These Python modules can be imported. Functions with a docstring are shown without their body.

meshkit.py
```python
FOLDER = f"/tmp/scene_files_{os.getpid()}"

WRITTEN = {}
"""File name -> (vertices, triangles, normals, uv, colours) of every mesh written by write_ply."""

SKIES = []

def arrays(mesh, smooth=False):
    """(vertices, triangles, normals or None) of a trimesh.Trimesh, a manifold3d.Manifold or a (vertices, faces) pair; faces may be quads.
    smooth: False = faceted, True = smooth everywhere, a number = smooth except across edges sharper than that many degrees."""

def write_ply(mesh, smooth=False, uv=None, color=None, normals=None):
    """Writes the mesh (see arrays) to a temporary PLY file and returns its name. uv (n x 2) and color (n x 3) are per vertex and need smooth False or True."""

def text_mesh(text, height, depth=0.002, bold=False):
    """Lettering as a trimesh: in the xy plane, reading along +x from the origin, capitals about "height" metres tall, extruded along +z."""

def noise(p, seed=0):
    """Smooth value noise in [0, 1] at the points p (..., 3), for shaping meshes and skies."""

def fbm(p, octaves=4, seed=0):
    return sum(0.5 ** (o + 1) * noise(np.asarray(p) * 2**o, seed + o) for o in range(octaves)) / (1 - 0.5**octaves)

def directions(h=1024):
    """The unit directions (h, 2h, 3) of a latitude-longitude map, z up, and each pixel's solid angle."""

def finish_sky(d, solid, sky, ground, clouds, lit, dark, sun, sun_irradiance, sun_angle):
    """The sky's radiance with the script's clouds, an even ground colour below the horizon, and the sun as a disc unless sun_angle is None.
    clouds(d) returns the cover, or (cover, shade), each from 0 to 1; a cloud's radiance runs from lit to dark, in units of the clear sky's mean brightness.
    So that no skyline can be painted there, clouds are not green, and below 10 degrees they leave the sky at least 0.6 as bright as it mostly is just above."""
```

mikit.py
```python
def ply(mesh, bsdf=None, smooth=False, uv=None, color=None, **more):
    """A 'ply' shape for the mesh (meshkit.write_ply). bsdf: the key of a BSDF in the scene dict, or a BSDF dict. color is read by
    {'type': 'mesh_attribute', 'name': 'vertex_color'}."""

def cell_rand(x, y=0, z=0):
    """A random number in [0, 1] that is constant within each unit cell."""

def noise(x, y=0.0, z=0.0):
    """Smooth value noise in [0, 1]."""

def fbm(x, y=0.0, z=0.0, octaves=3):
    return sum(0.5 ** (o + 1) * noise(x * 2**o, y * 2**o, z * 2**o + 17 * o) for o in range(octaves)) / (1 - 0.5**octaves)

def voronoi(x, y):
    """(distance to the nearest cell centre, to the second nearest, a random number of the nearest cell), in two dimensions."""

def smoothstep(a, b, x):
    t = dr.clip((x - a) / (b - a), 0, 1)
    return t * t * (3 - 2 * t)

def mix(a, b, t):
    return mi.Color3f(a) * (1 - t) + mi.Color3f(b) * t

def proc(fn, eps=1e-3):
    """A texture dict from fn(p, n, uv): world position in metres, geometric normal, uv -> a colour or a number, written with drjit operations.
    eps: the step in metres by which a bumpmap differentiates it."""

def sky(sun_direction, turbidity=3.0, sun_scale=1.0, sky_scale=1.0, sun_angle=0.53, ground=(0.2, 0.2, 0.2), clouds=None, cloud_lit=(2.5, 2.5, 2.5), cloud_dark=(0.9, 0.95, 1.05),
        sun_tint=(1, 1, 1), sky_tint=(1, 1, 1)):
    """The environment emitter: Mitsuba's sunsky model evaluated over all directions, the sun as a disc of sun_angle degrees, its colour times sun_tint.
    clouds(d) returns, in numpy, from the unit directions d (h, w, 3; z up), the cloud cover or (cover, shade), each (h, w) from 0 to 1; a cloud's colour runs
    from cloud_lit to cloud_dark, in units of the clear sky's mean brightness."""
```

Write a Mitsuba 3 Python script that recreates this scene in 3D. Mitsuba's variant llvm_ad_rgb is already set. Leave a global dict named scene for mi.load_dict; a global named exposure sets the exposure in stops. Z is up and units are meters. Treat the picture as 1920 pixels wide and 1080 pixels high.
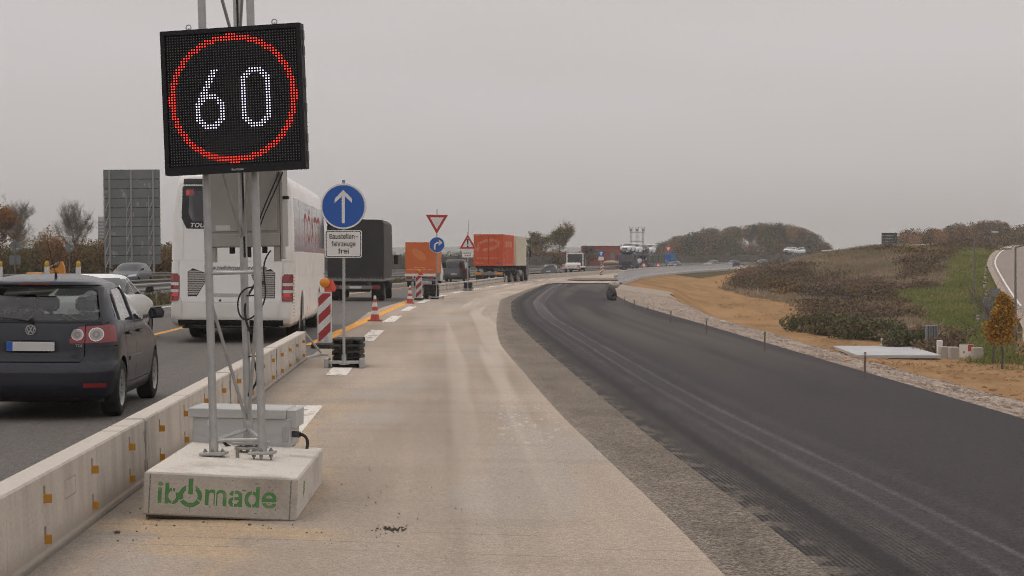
import math, random
import numpy as np, trimesh, manifold3d as m3, shapely
import shapely.geometry as sg
import drjit as dr, mitsuba as mi, mikit, meshkit
from mikit import proc, noise, fbm, voronoi, cell_rand, smoothstep, mix
from scipy.interpolate import PchipInterpolator, RBFInterpolator

scene, labels = {}, {}
rng = np.random.default_rng(7)
random.seed(7)
T4 = mi.ScalarTransform4f

# ------------------------------------------------------------------ camera, sky, exposure
EYE, F, HOR = 1.77, 3300.0, 491.0          # eye height, focal length in photo pixels, horizon row
HAZE = 0.00036
scene['haze_air'] = {'type': 'homogeneous', 'albedo': {'type': 'rgb', 'value': [0.955, 0.95, 0.945]}, 'sigma_t': HAZE}
scene['camera'] = {'type': 'perspective', 'fov': math.degrees(2 * math.atan(960 / F)), 'fov_axis': 'x',
                   'principal_point_offset_y': (540 - HOR) / 1080, 'near_clip': 0.1, 'far_clip': 20000.0,
                   'to_world': T4().look_at(origin=[0, 0, EYE], target=[0, 100, EYE], up=[0, 0, 1]),
                   'medium': {'type': 'ref', 'id': 'haze_air'}}


def overcast(d):
    el = np.clip(d[..., 2], 0, 1)
    streak = meshkit.fbm(np.stack([d[..., 0] * 2.5, d[..., 1] * 2.5, el * 17], -1), 4, 3)
    shade = 0.93 - 0.86 * el ** 0.75 + 0.8 * (streak - 0.5)
    return np.ones_like(el), np.clip(shade, 0, 1)


scene['sky_light'] = mikit.sky([-0.35, 0.25, 0.9], turbidity=3, sun_scale=0.12, sun_angle=25, clouds=overcast,
                               cloud_lit=(2.80, 2.76, 2.82), cloud_dark=(2.10, 1.94, 1.915), ground=(0.22, 0.2, 0.18), sun_tint=(1, 0.97, 0.93))
exposure = 1.56


# ------------------------------------------------------------------ helpers: names, labels, placing
def key_for(k):
    if k not in scene and k not in labels:
        return k
    i = 1
    while f'{k}_{i:03d}' in scene or f'{k}_{i:03d}' in labels:
        i += 1
    return f'{k}_{i:03d}'


def thing(name, label, category, group=None):
    k = key_for(name)
    labels[k] = {'label': label, 'category': category}
    if group:
        labels[k]['group'] = group
    return k


def tri(m):
    if isinstance(m, m3.Manifold):
        q = m.to_mesh()
        return trimesh.Trimesh(q.vert_properties[:, :3].astype(float), q.tri_verts, process=False)
    return m


def put(parent, name, mesh, mat, M=None, smooth=False, label=None, kind=None, **kw):
    """adds one mesh as parent__name (or name) and returns its key; M is a 4x4 that is baked in"""
    k = key_for(f'{parent}__{name}' if parent else name)
    if isinstance(mesh, (list, tuple)) and not isinstance(mesh[0], np.ndarray):
        mesh = trimesh.util.concatenate([tri(x) for x in mesh])
    mesh = tri(mesh)
    if M is not None:
        mesh = mesh.copy()
        mesh.apply_transform(M)
    scene[k] = mikit.ply(mesh, mat, smooth=smooth, **kw)
    if label or kind:
        labels[k] = {}
        if label:
            labels[k]['label'] = label
        if kind:
            labels[k]['kind'] = kind
    return k


def one(name, mesh, mat, label, category, group=None, M=None, smooth=False, **kw):
    k = put(None, name, mesh, mat, M, smooth, **kw)
    labels[k] = {'label': label, 'category': category}
    if group:
        labels[k]['group'] = group
    return k


def structure(name, mesh, mat, **kw):
    return put(None, name, mesh, mat, kind='structure', **kw)


def at(px, py, d):
    """the point that the photo shows at (px, py) when it is d metres away"""
    return np.array([(px - 960) / F * d, d, EYE - (py - HOR) / F * d])


def mat4(pos, yaw=0.0, roll=0.0, pitch=0.0):
    """local x right, y forward, z up; yaw about z, roll about y, pitch about x"""
    R = trimesh.transformations.euler_matrix(pitch, roll, yaw, 'sxyz')
    R[:3, 3] = pos
    return R


# ------------------------------------------------------------------ helpers: shapes
def box(x0, x1, y0, y1, z0, z1, bev=0.0):
    b = m3.Manifold.cube([x1 - x0 - 2 * bev, y1 - y0 - 2 * bev, z1 - z0 - 2 * bev]).translate([x0 + bev, y0 + bev, z0 + bev])
    if bev <= 0:
        return b
    s = []
    for dx in (0, 1):
        for dy in (0, 1):
            for dz in (0, 1):
                c = np.array([[x0 + bev, x1 - bev][dx], [y0 + bev, y1 - bev][dy], [z0 + bev, z1 - bev][dz]])
                for ax in range(3):
                    for sg_ in (-1, 1):
                        p = c.copy(); p[ax] += sg_ * bev
                        s.append(p)
    return m3.Manifold.hull_points(np.array(s))


def cyl(p, q, r, sides=14, r2=None):
    p, q = np.asarray(p, float), np.asarray(q, float)
    L = np.linalg.norm(q - p)
    z = (q - p) / L
    x = np.cross(z, [0, 0, 1] if abs(z[2]) < 0.9 else [1, 0, 0]); x /= np.linalg.norm(x)
    y = np.cross(z, x)
    A = np.column_stack([x, y, z, p])
    return m3.Manifold.cylinder(L, r, r if r2 is None else r2, sides).transform(A)


def tube(pts, r, sides=8):
    """a tube mesh along a polyline (with ends)"""
    p = np.asarray(pts, float)
    n = len(p)
    r = np.broadcast_to(np.asarray(r, float), (n,))
    t = np.gradient(p, axis=0); t /= np.linalg.norm(t, axis=1, keepdims=True) + 1e-12
    a = np.cross(t, [0.31, 0.17, 0.93]); a /= np.linalg.norm(a, axis=1, keepdims=True) + 1e-12
    b = np.cross(t, a)
    ang = np.arange(sides) * 2 * np.pi / sides
    v = (p[:, None] + r[:, None, None] * (np.cos(ang)[None, :, None] * a[:, None] + np.sin(ang)[None, :, None] * b[:, None])).reshape(-1, 3)
    i, j = np.meshgrid(np.arange(n - 1), np.arange(sides), indexing='ij')
    q = np.stack([i * sides + j, i * sides + (j + 1) % sides, (i + 1) * sides + (j + 1) % sides, (i + 1) * sides + j], -1).reshape(-1, 4)
    f = np.vstack([q[:, [0, 1, 2]], q[:, [0, 2, 3]]])
    caps = [[0, k + 1, k] for k in range(1, sides - 1)] + [[(n - 1) * sides, (n - 1) * sides + k, (n - 1) * sides + k + 1] for k in range(1, sides - 1)]
    return trimesh.Trimesh(v, np.vstack([f, caps]), process=False)


def smooth_pts(pts, n=24):
    p = np.asarray(pts, float)
    s = np.r_[0, np.cumsum(np.linalg.norm(np.diff(p, axis=0), axis=1))]
    from scipy.interpolate import CubicSpline
    return CubicSpline(s, p)(np.linspace(0, s[-1], n))


def lathe(profile, axis='z', sides=28):
    """closed solid of revolution; profile (r, h) from the axis out and back to it"""
    pr = np.array(profile, float)
    m = trimesh.creation.revolve(pr, sections=sides)
    if axis == 'x':
        m.apply_transform(trimesh.transformations.rotation_matrix(np.pi / 2, [0, 1, 0]))
    if axis == 'y':
        m.apply_transform(trimesh.transformations.rotation_matrix(-np.pi / 2, [1, 0, 0]))
    return m


def prism(poly, lo, hi, axis='y'):
    """polygon (list of points or shapely) extruded from lo to hi. axis y: points are (x, z); axis x: points are (y, z); axis z: (x, y)"""
    g = poly if isinstance(poly, (sg.Polygon, sg.MultiPolygon)) else sg.Polygon(poly)
    g = g if g.is_valid else g.buffer(0)
    out = []
    for q in (g.geoms if hasattr(g, 'geoms') else [g]):
        q = sg.polygon.orient(q)
        cs = m3.CrossSection([np.array(q.exterior.coords)[:-1]] + [np.array(h.coords)[:-1] for h in q.interiors])
        m = cs.extrude(hi - lo)
        if axis == 'y':      # (a, b, t) -> (x=a, y=hi-t.., z=b)
            m = m.transform(np.array([[1, 0, 0, 0], [0, 0, -1, hi], [0, 1, 0, 0]], float))
        elif axis == 'x':    # (a, b, t) -> (x=t, y=a, z=b)
            m = m.transform(np.array([[0, 0, 1, lo], [1, 0, 0, 0], [0, 1, 0, 0]], float))
        else:
            m = m.translate([0, 0, lo])
        out.append(m)
    return out[0] if len(out) == 1 else m3.Manifold.batch_boolean(out, m3.OpType.Add)


def rrect(x0, x1, z0, z1, r):
    return sg.box(x0 + r, z0 + r, x1 - r, z1 - r).buffer(r, quad_segs=4)


def line_poly(pts, w):
    return sg.LineString(pts).buffer(w / 2, cap_style='flat', join_style='mitre')


def letters(text, height, depth=0.003, bold=False):
    """lettering standing upright, facing -y, reading along +x, centred"""
    m = meshkit.text_mesh(text, height, depth, bold)
    m.apply_transform(trimesh.transformations.rotation_matrix(np.pi / 2, [1, 0, 0]))
    m.apply_translation([-m.bounds[:, 0].mean(), 0, 0])
    return m


def jitter_rock(r, seed, sub=1):
    g = np.random.default_rng(seed)
    m = trimesh.creation.icosphere(subdivisions=sub, radius=1)
    m.vertices *= (1 + 0.35 * (g.random((len(m.vertices), 1)) - 0.5)) * r * np.array([1, 0.8, 0.6])
    return m


def many(base, pos, scale, seed=0, flat=None):
    """copies of a small mesh turned at random, as one mesh"""
    g = np.random.default_rng(seed)
    n = len(pos)
    a = g.random(n) * 2 * np.pi
    c, s = np.cos(a), np.sin(a)
    v = np.asarray(base.vertices)
    sc = np.broadcast_to(np.asarray(scale, float), (n,))[:, None]
    X = (v[None, :, 0] * c[:, None] - v[None, :, 1] * s[:, None]) * sc + pos[:, None, 0]
    Y = (v[None, :, 0] * s[:, None] + v[None, :, 1] * c[:, None]) * sc + pos[:, None, 1]
    Z = v[None, :, 2] * sc + pos[:, None, 2]
    f = np.asarray(base.faces)[None] + (np.arange(n) * len(v))[:, None, None]
    return trimesh.Trimesh(np.stack([X, Y, Z], -1).reshape(-1, 3), f.reshape(-1, 3), process=False)


# ------------------------------------------------------------------ materials
def rgb(c):
    return {'type': 'rgb', 'value': list(map(float, c))} if not isinstance(c, dict) else c


def mat(name, color, rough=0.6, metal=0.0, spec=0.5, coat=0.0, bump=None, bscale=0.001, **kw):
    b = {'type': 'principled', 'base_color': rgb(color), 'roughness': rough, 'metallic': metal, 'specular': spec, **kw}
    if coat:
        b['clearcoat'] = coat
        b['clearcoat_gloss'] = 0.95
    if bump is not None:
        b = {'type': 'bumpmap', 'arbitrary': bump, 'scale': bscale, 'bsdf': b}
    scene[name] = {'type': 'twosided', 'bsdf': b}
    return name


def diff(name, color):
    scene[name] = {'type': 'twosided', 'bsdf': {'type': 'diffuse', 'reflectance': rgb(color)}}
    return name


def speckle(base, var, scale, lo=0.75, hi=1.2):
    b, v = list(base), list(var)
    return proc(lambda p, n, uv: mix(b, v, fbm(p.x * scale, p.y * scale, p.z * scale, 3)) * (lo + (hi - lo) * cell_rand(p.x * scale * 14, p.y * scale * 14, p.z * scale * 14)))
# ------------------------------------------------------------------ the ground: road lines and heights
def curve(pts):
    p = np.array(pts, float)
    f = PchipInterpolator(p[:, 0], p[:, 1], extrapolate=True)
    return lambda y: f(np.clip(y, p[0, 0], p[-1, 0]))


x_dash = curve([(-30, -0.2), (4, -1.58), (21.3, -2.29), (43.8, -3.21), (55, -3.49), (66.6, -3.67), (76, -3.7), (100, -3.0), (110, -2.35), (140, 0.1), (172, 3.1), (215, 9.0),
                (265, 18.2), (330, 33.5), (400, 55), (500, 93), (700, 195), (1200, 560), (2500, 1700)])
_xb = curve([(60, -4.9), (80, -4.75), (97, -4.3), (112, -3.15), (130, -1.95), (145, -1.0), (158, -0.1), (175, 1.4), (203, 5.6), (243, 12.3), (300, 24.5), (400, 52), (500, 90), (700, 192), (1200, 557), (2500, 1697)])
x_bar = lambda y: np.where(np.asarray(y) < 50, -2.89 - 0.0439 * (np.asarray(y) - 13.97), np.where(np.asarray(y) < 60, np.interp(y, [50, 60], [-4.4716, -4.9]), _xb(y)))
x_conc = curve([(-30, 2.6), (10, 1.21), (17.4, 0.76), (19.4, 0.63), (28, 0.2), (39.5, -0.29), (55, -0.48), (80, -0.54), (90, -0.2), (99, 0.27), (115, 1.05), (139, 2.6), (150, 3.6)])
x_asph = curve([(-30, 3.2), (10, 1.82), (19.2, 1.35), (29, 0.94), (45, 0.33), (58, 0.0), (75, -0.05), (86, 0.2), (99, 0.69), (120, 1.65), (148, 2.9)])
x_edge = curve([(-30, 6.5), (0, 6.2), (20, 5.95), (50, 5.6), (75, 5.3), (100, 5.8), (125, 7.0), (145, 9.0), (170, 11.5), (200, 14.8), (260, 25), (330, 41), (400, 62), (500, 102), (700, 206), (1200, 575), (2500, 1720)])


def G(x, y):
    x, y = np.asarray(x, float), np.asarray(y, float)
    bank = 0.010 * (1 - np.clip((y - 110) / 120, 0, 1))
    return -bank * np.clip(x, -30, 5) + 1.1 * np.clip((y - 190) / 310, 0, 1.6) ** 1.4


def gp(px, py, dz=0.0):
    """where the sight line through a photo pixel meets the road surface"""
    X, Z, d = (px - 960) / F, -(py - HOR) / F, 30.0
    for _ in range(60):
        d = 0.5 * d + 0.5 * (G(X * d, d) + dz - EYE) / Z
    return np.array([X * d, d, float(G(X * d, d) + dz)])


def on(x, y, dz=0.0):
    return np.array([x, y, float(G(x, y)) + dz])


ctrl = np.array([(1400, 640, 110), (1918, 730, 70), (1918, 690, 84), (1700, 690, 82), (1560, 640, 110), (1500, 620, 125), (1500, 590, 150), (1330, 600, 150), (1450, 560, 190), (1250, 570, 165),
                 (1420, 545, 195), (1400, 520, 215), (1550, 560, 180), (1600, 600, 140), (1650, 640, 110), (1520, 490, 235), (1600, 470, 240), (1700, 463, 245), (1800, 462, 240),
                 (1700, 540, 185), (1740, 600, 135), (1650, 500, 215), (1600, 545, 185), (1800, 600, 125), (1780, 640, 107), (1850, 560, 150), (1820, 510, 195), (1850, 480, 230),
                 (1760, 565, 160), (1660, 677, 90), (1560, 665, 100), (1700, 664, 104), (1400, 517, 262), (1300, 526, 230), (1250, 533, 190), (1440, 507, 305), (1350, 519, 300), (1300, 523, 280), (1910, 630, 105), (1890, 580, 130), (1868, 530, 165), (1860, 500, 195), (1866, 482, 225), (1885, 470, 255), (1920, 462, 285)], float)
cp = np.array([at(*c) for c in ctrl])
more = np.array([(15, 35, -3.3), (40, 40, -3.5), (9, 10, -3.3), (30, 10, -3.5), (60, 80, -3.4), (20, 70, -3.3), (12, 90, -3.3), (10, 120, -3.3), (95, 285, 4.4), (50, 130, -1.7), (65, 195, 1.2), (90, 160, 0),
                 (60, 330, 3.6), (110, 330, 4.6), (90, 420, 3.2), (150, 420, 4.5), (130, 600, 0), (250, 600, 3), (15, 150, -3.2), (100, 240, 3.5), (140, 240, 4.5), (42, 335, -0.6), (200, 200, 3), (120, 60, -2)], float)
cp = np.vstack([cp, more])
hill = RBFInterpolator(cp[:, :2] / 50, cp[:, 2], kernel='thin_plate_spline', smoothing=0.002)


def valley(x, y):
    xc, yc = np.clip(x, 0, 220), np.clip(y, 0, 620)
    return hill(np.stack([np.ravel(xc), np.ravel(yc)], -1) / 50).reshape(np.shape(x))


verge_w = lambda y: 1.8 + 2.4 * np.clip((np.asarray(y, float) - 38) / 60, 0, 1)


def terrain(x, y):
    x, y = np.asarray(x, float), np.asarray(y, float)
    s = x - x_edge(y)
    bump = meshkit.fbm(np.stack([x * 0.45, y * 0.45, x * 0], -1), 4, 5) - 0.5
    bump2 = meshkit.fbm(np.stack([x * 0.08, y * 0.08, x * 0], -1), 3, 9) - 0.5
    road = G(x, y) - 0.14
    fall = G(x_edge(y), y) - 0.16 - 0.16 * np.clip(s, 0, verge_w(y)) - 0.62 * np.clip(s - verge_w(y), 0, 99)
    v = np.where(s > -3, valley(x, y), -50) + 0.35 * bump + 0.25 * bump2
    k = 0.35
    hmax = np.maximum(fall, v) + k * np.exp(-np.abs(fall - v) / k) * 0.3
    fade = np.clip((y - 500) / 500, 0, 1)
    right = hmax * (1 - fade) + (-4 + 0 * x) * fade
    far = np.clip((y - 2200) / 2200, 0, 1)
    ridge = (30 + 52 * (meshkit.fbm(np.stack([x * 0.0011 + 3.7, y * 0.0009, x * 0], -1), 3, 21) - 0.35)) * far ** 1.2
    left = road + np.where(s < -24, 0.5 * bump + 0.3, 0) * np.clip((-s - 24) / 8, 0, 1)
    return np.where(s < 0, left * (1 - fade) + (-4) * fade, right) + ridge


# base terrain: one sheet to the horizon
ds = np.unique(np.r_[np.linspace(-12, 30, 60), np.geomspace(30, 300, 330), np.geomspace(300, 6500, 110)])
us = np.unique(np.r_[np.linspace(-1.1, -0.2, 60), np.linspace(-0.2, 0.05, 90), np.linspace(0.05, 0.32, 250), np.linspace(0.32, 1.1, 60)])
DD, UU = np.meshgrid(ds, us, indexing='ij')
TX, TY = UU * (DD + 22), DD
TZ = terrain(TX, TY)
EX = x_edge(TY)
S = TX - EX
n1 = meshkit.fbm(np.stack([TX * 0.35, TY * 0.2, TX * 0], -1), 4, 31)
n2 = meshkit.fbm(np.stack([TX * 0.05, TY * 0.05, TX * 0], -1), 3, 33)
n3 = meshkit.fbm(np.stack([TX * 1.3, TY * 0.8, TX * 0], -1), 3, 37)
PXL = 960 + F * TX / np.maximum(TY, 1)


def ramp(a, b, x):
    t = np.clip((x - a) / (b - a), 0, 1)
    return (t * t * (3 - 2 * t))[..., None]


soil = np.array([0.37, 0.225, 0.115]) * (0.66 + 0.62 * n1[..., None])
soil = soil * (1 - 0.4 * ramp(0.5, 0.72, n3)) + np.array([0.45, 0.31, 0.18]) * 0.4 * ramp(0.5, 0.72, n3)
soil = np.where(((TY > 250) | (TX > 0.30 * TY + 30))[..., None], np.array([0.12, 0.10, 0.06]), soil)
dry = np.array([0.14, 0.105, 0.07]) * (0.6 + 0.8 * n1[..., None])
grass = np.array([0.16, 0.155, 0.06]) * (0.75 + 0.5 * n1[..., None])
tan = np.array([0.19, 0.15, 0.105]) * (0.7 + 0.6 * n1[..., None])
from shapely import contains_xy


def zone(pix):
    return shapely.Polygon([ground_xy(*p) for p in pix]).buffer(0)


def ground_xy(px, py):
    d = np.geomspace(60, 420, 1200)
    x, z = (px - 960) / F * d, EYE - (py - HOR) / F * d
    k = np.argmax(z < terrain(x, d))
    return x[k], d[k]


GRASS = zone([(1655, 530), (1715, 542), (1752, 545), (1772, 520), (1770, 496), (1778, 470), (1850, 466), (1880, 470), (1868, 500), (1870, 540), (1884, 600), (1912, 655), (1916, 690), (1850, 682), (1800, 656), (1750, 625), (1712, 594), (1672, 548)])
TAN2 = zone([(1500, 567), (1600, 569), (1700, 580), (1755, 604), (1700, 594), (1600, 582), (1500, 581)])
TAN = zone([(1528, 494), (1600, 477), (1700, 468), (1708, 496), (1676, 532), (1600, 528), (1535, 520)])
SCRUB = zone([(1392, 512), (1384, 528), (1360, 545), (1450, 562), (1525, 578), (1496, 592), (1500, 618), (1560, 634), (1640, 648), (1720, 656), (1800, 660), (1860, 672), (1916, 690), (1916, 462), (1800, 461), (1700, 463), (1600, 469), (1500, 488), (1440, 502)])


def soft(zone_, x, y, w=1.2):
    n = meshkit.fbm(np.stack([x * 0.5, y * 0.35, x * 0], -1), 3, 41) - 0.5
    return contains_xy(zone_, x + 4 * n * w, y + 9 * n * w)


def inside(zone_):
    return soft(zone_, TX, TY).astype(float)[..., None]


COL = soil * (1 - inside(SCRUB)) + dry * inside(SCRUB)
COL = COL * (1 - inside(TAN)) + tan * inside(TAN)
COL = COL * (1 - inside(TAN2)) + (0.5 * tan + 0.5 * soil) * inside(TAN2)
COL = COL * (1 - inside(GRASS)) + grass * inside(GRASS)
road_line = PchipInterpolator([60, 86, 95, 105, 130, 165, 195, 225, 255, 285], [25.5, 26.5, 28.2, 31.0, 37.0, 45.6, 53.2, 62.0, 72.0, 83.5])
beyond = ramp(0, 1.5, TX - road_line(np.clip(TY, 60, 285)) - 3) * ramp(66, 72, TY)
COL = COL * (1 - beyond) + grass * beyond
lm = ramp(-8, -10.5, S + 8)
lm = ramp(-14, -15, TX - x_dash(TY) + 3)
leftcol = np.array([0.075, 0.068, 0.038]) * (0.6 + 0.8 * n1[..., None])
COL = np.where((S < 0)[..., None], leftcol, COL)
COL = COL * (1 - ramp(330, 420, TY)) + np.array([0.07, 0.072, 0.045]) * (0.6 + 0.8 * n2[..., None]) * ramp(330, 420, TY)
I, J = np.meshgrid(np.arange(len(ds) - 1), np.arange(len(us) - 1), indexing='ij')
nu = len(us)
quad = np.stack([I * nu + J, I * nu + J + 1, (I + 1) * nu + J + 1, (I + 1) * nu + J], -1).reshape(-1, 4)
scene['ground_earth'] = {'type': 'twosided', 'bsdf': {'type': 'diffuse', 'reflectance': {'type': 'mesh_attribute', 'name': 'vertex_color'}}}
tv = np.stack([TX, TY, TZ], -1).reshape(-1, 3)
scene['terrain'] = mikit.ply((tv, quad), 'ground_earth', smooth=True, color=np.clip(COL, 0, 1).reshape(-1, 3))
labels['terrain'] = {'kind': 'structure', 'label': 'ground with bare orange soil, scrubby slope and grass bank'}
from scipy.interpolate import RegularGridInterpolator
TG = RegularGridInterpolator((ds, us), TZ, bounds_error=False, fill_value=None)


def tz(x, y):
    return TG(np.stack([np.asarray(y, float), np.asarray(x, float) / (np.asarray(y, float) + 22)], -1))


def ground_hit(px, py, lo=20.0, hi=700.0):
    """the first point of the terrain on the sight line through a photo pixel"""
    d = np.geomspace(lo, hi, 1500)
    p = np.stack([(px - 960) / F * d, d, EYE - (py - HOR) / F * d], -1)
    k = np.argmax(p[:, 2] < tz(p[:, 0], p[:, 1]))
    return p[k]


def ribbon(xl, xr, ys, dz=0.0, nu_=7, zf=None, bumps=0.0, seed=0, uvm=True):
    """a road strip between two lines x = xl(y) and x = xr(y); uv = (metres from the left line, metres along)"""
    ys = np.asarray(ys, float)
    u = np.linspace(0, 1, nu_)
    L, R = np.broadcast_to(xl(ys), ys.shape), np.broadcast_to(xr(ys), ys.shape)
    X = L[:, None] + (R - L)[:, None] * u
    Y = np.broadcast_to(ys[:, None], X.shape)
    Z = (G(X, Y) if zf is None else zf(X, Y)) + dz
    if bumps:
        Z = Z + bumps * (meshkit.fbm(np.stack([X * 2.2, Y * 2.2, X * 0], -1), 4, seed) - 0.5)
    uv = np.stack([X - L[:, None], Y], -1).reshape(-1, 2)
    a, b = np.meshgrid(np.arange(len(ys) - 1), np.arange(nu_ - 1), indexing='ij')
    q = np.stack([a * nu_ + b, a * nu_ + b + 1, (a + 1) * nu_ + b + 1, (a + 1) * nu_ + b], -1).reshape(-1, 4)
    return (np.stack([X, Y, Z], -1).reshape(-1, 3), q), uv


def road(name, mat_, *a, **kw):
    m, uv = ribbon(*a, **kw)
    scene[name] = mikit.ply(m, mat_, smooth=True, uv=uv)
    labels[name] = {'kind': 'structure'}


def grain(p, s):
    return cell_rand(p.x * s, p.y * s, 0)


def concrete_fn(p, n, uv):
    # across: distance from the dash line, so that wear follows the lane
    w = uv.x
    sweep = fbm(w * 1.6, p.y * 0.035, 3.0, 4)
    patch = fbm(p.x * 0.9, p.y * 0.22, 7.0, 4)
    c = mix([0.268, 0.221, 0.177], [0.388, 0.319, 0.257], smoothstep(0.25, 0.75, 0.55 * sweep + 0.45 * patch))
    blue = smoothstep(0.52, 0.72, fbm(p.x * 1.3 + 9, p.y * 0.3, 1.0, 3))
    c = mix(c, [0.335, 0.30, 0.265], 0.5 * blue)
    # sand blown up against the barrier and round the block
    d0 = w + 0.0
    sand = smoothstep(0.62, 0.25, dr.abs(w - 0.75 + 0.9 * (fbm(p.x * 1.1, p.y * 0.55, 4.0, 4) - 0.5))) * smoothstep(32, 14, p.y) * smoothstep(0.36, 0.56, fbm(p.x * 1.5, p.y * 0.8, 12.0, 3))
    front = smoothstep(0.34, 0.12, dr.abs(p.y - 11.55 + 0.5 * (fbm(p.x * 2, p.y * 2, 2.0, 3) - 0.5) + 0.25 * (p.x + 2))) * smoothstep(-0.9, -1.4, p.x)
    c = mix(c, [0.42, 0.315, 0.21], dr.clip(0.85 * sand + 0.95 * front, 0, 0.95))
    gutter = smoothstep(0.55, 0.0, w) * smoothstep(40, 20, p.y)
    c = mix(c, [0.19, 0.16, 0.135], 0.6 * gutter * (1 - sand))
    # dusty tyre trails
    trail = smoothstep(0.5, 0.75, fbm(w * 3.2 + 1.5, p.y * 0.05, 20.0, 3)) * smoothstep(1.9, 3.0, w)
    c = mix(c, [0.53, 0.465, 0.39], 0.40 * trail)
    # white scuffs
    sc = smoothstep(0.76, 0.86, noise(p.x * 24, p.y * 9.0, 5.0)) * smoothstep(0.55, 0.7, noise(w * 1.2 + 4.3, p.y * 0.1, 9.0)) * smoothstep(2.2, 3.0, w)
    c = mix(c, [0.66, 0.60, 0.53], 0.4 * sc)
    # saw cuts
    yy = p.y + 0.12 * p.x
    cut = dr.maximum(smoothstep(0.012, 0.004, dr.abs(yy - 10.62)), smoothstep(0.012, 0.004, dr.abs(yy - 10.95)))
    cut2 = smoothstep(0.014, 0.004, dr.abs(yy - 11.4)) * smoothstep(0.45, 0.6, noise(p.x * 1.3, 3.0, 0.0))
    c = mix(c, [0.15, 0.13, 0.115], 0.6 * dr.maximum(cut, cut2) * smoothstep(0.25, 0.55, noise(p.x * 2.1, yy * 3.0, 2.0)))
    cross = smoothstep(0.6, 0.8, noise(p.x * 0.5, p.y * 3.0, 8.0)) * smoothstep(80, 20, p.y)
    c = c * (1 - 0.07 * cross)
    f = 0.80 + 0.40 * grain(p, 130.0)
    f2 = 0.88 + 0.24 * noise(p.x * 45, p.y * 45)
    near = smoothstep(45, 12, p.y)
    return c * (1 + near * (f * f2 - 1))


mat('pavement_concrete', proc(concrete_fn), rough=0.85, spec=0.25)


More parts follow.
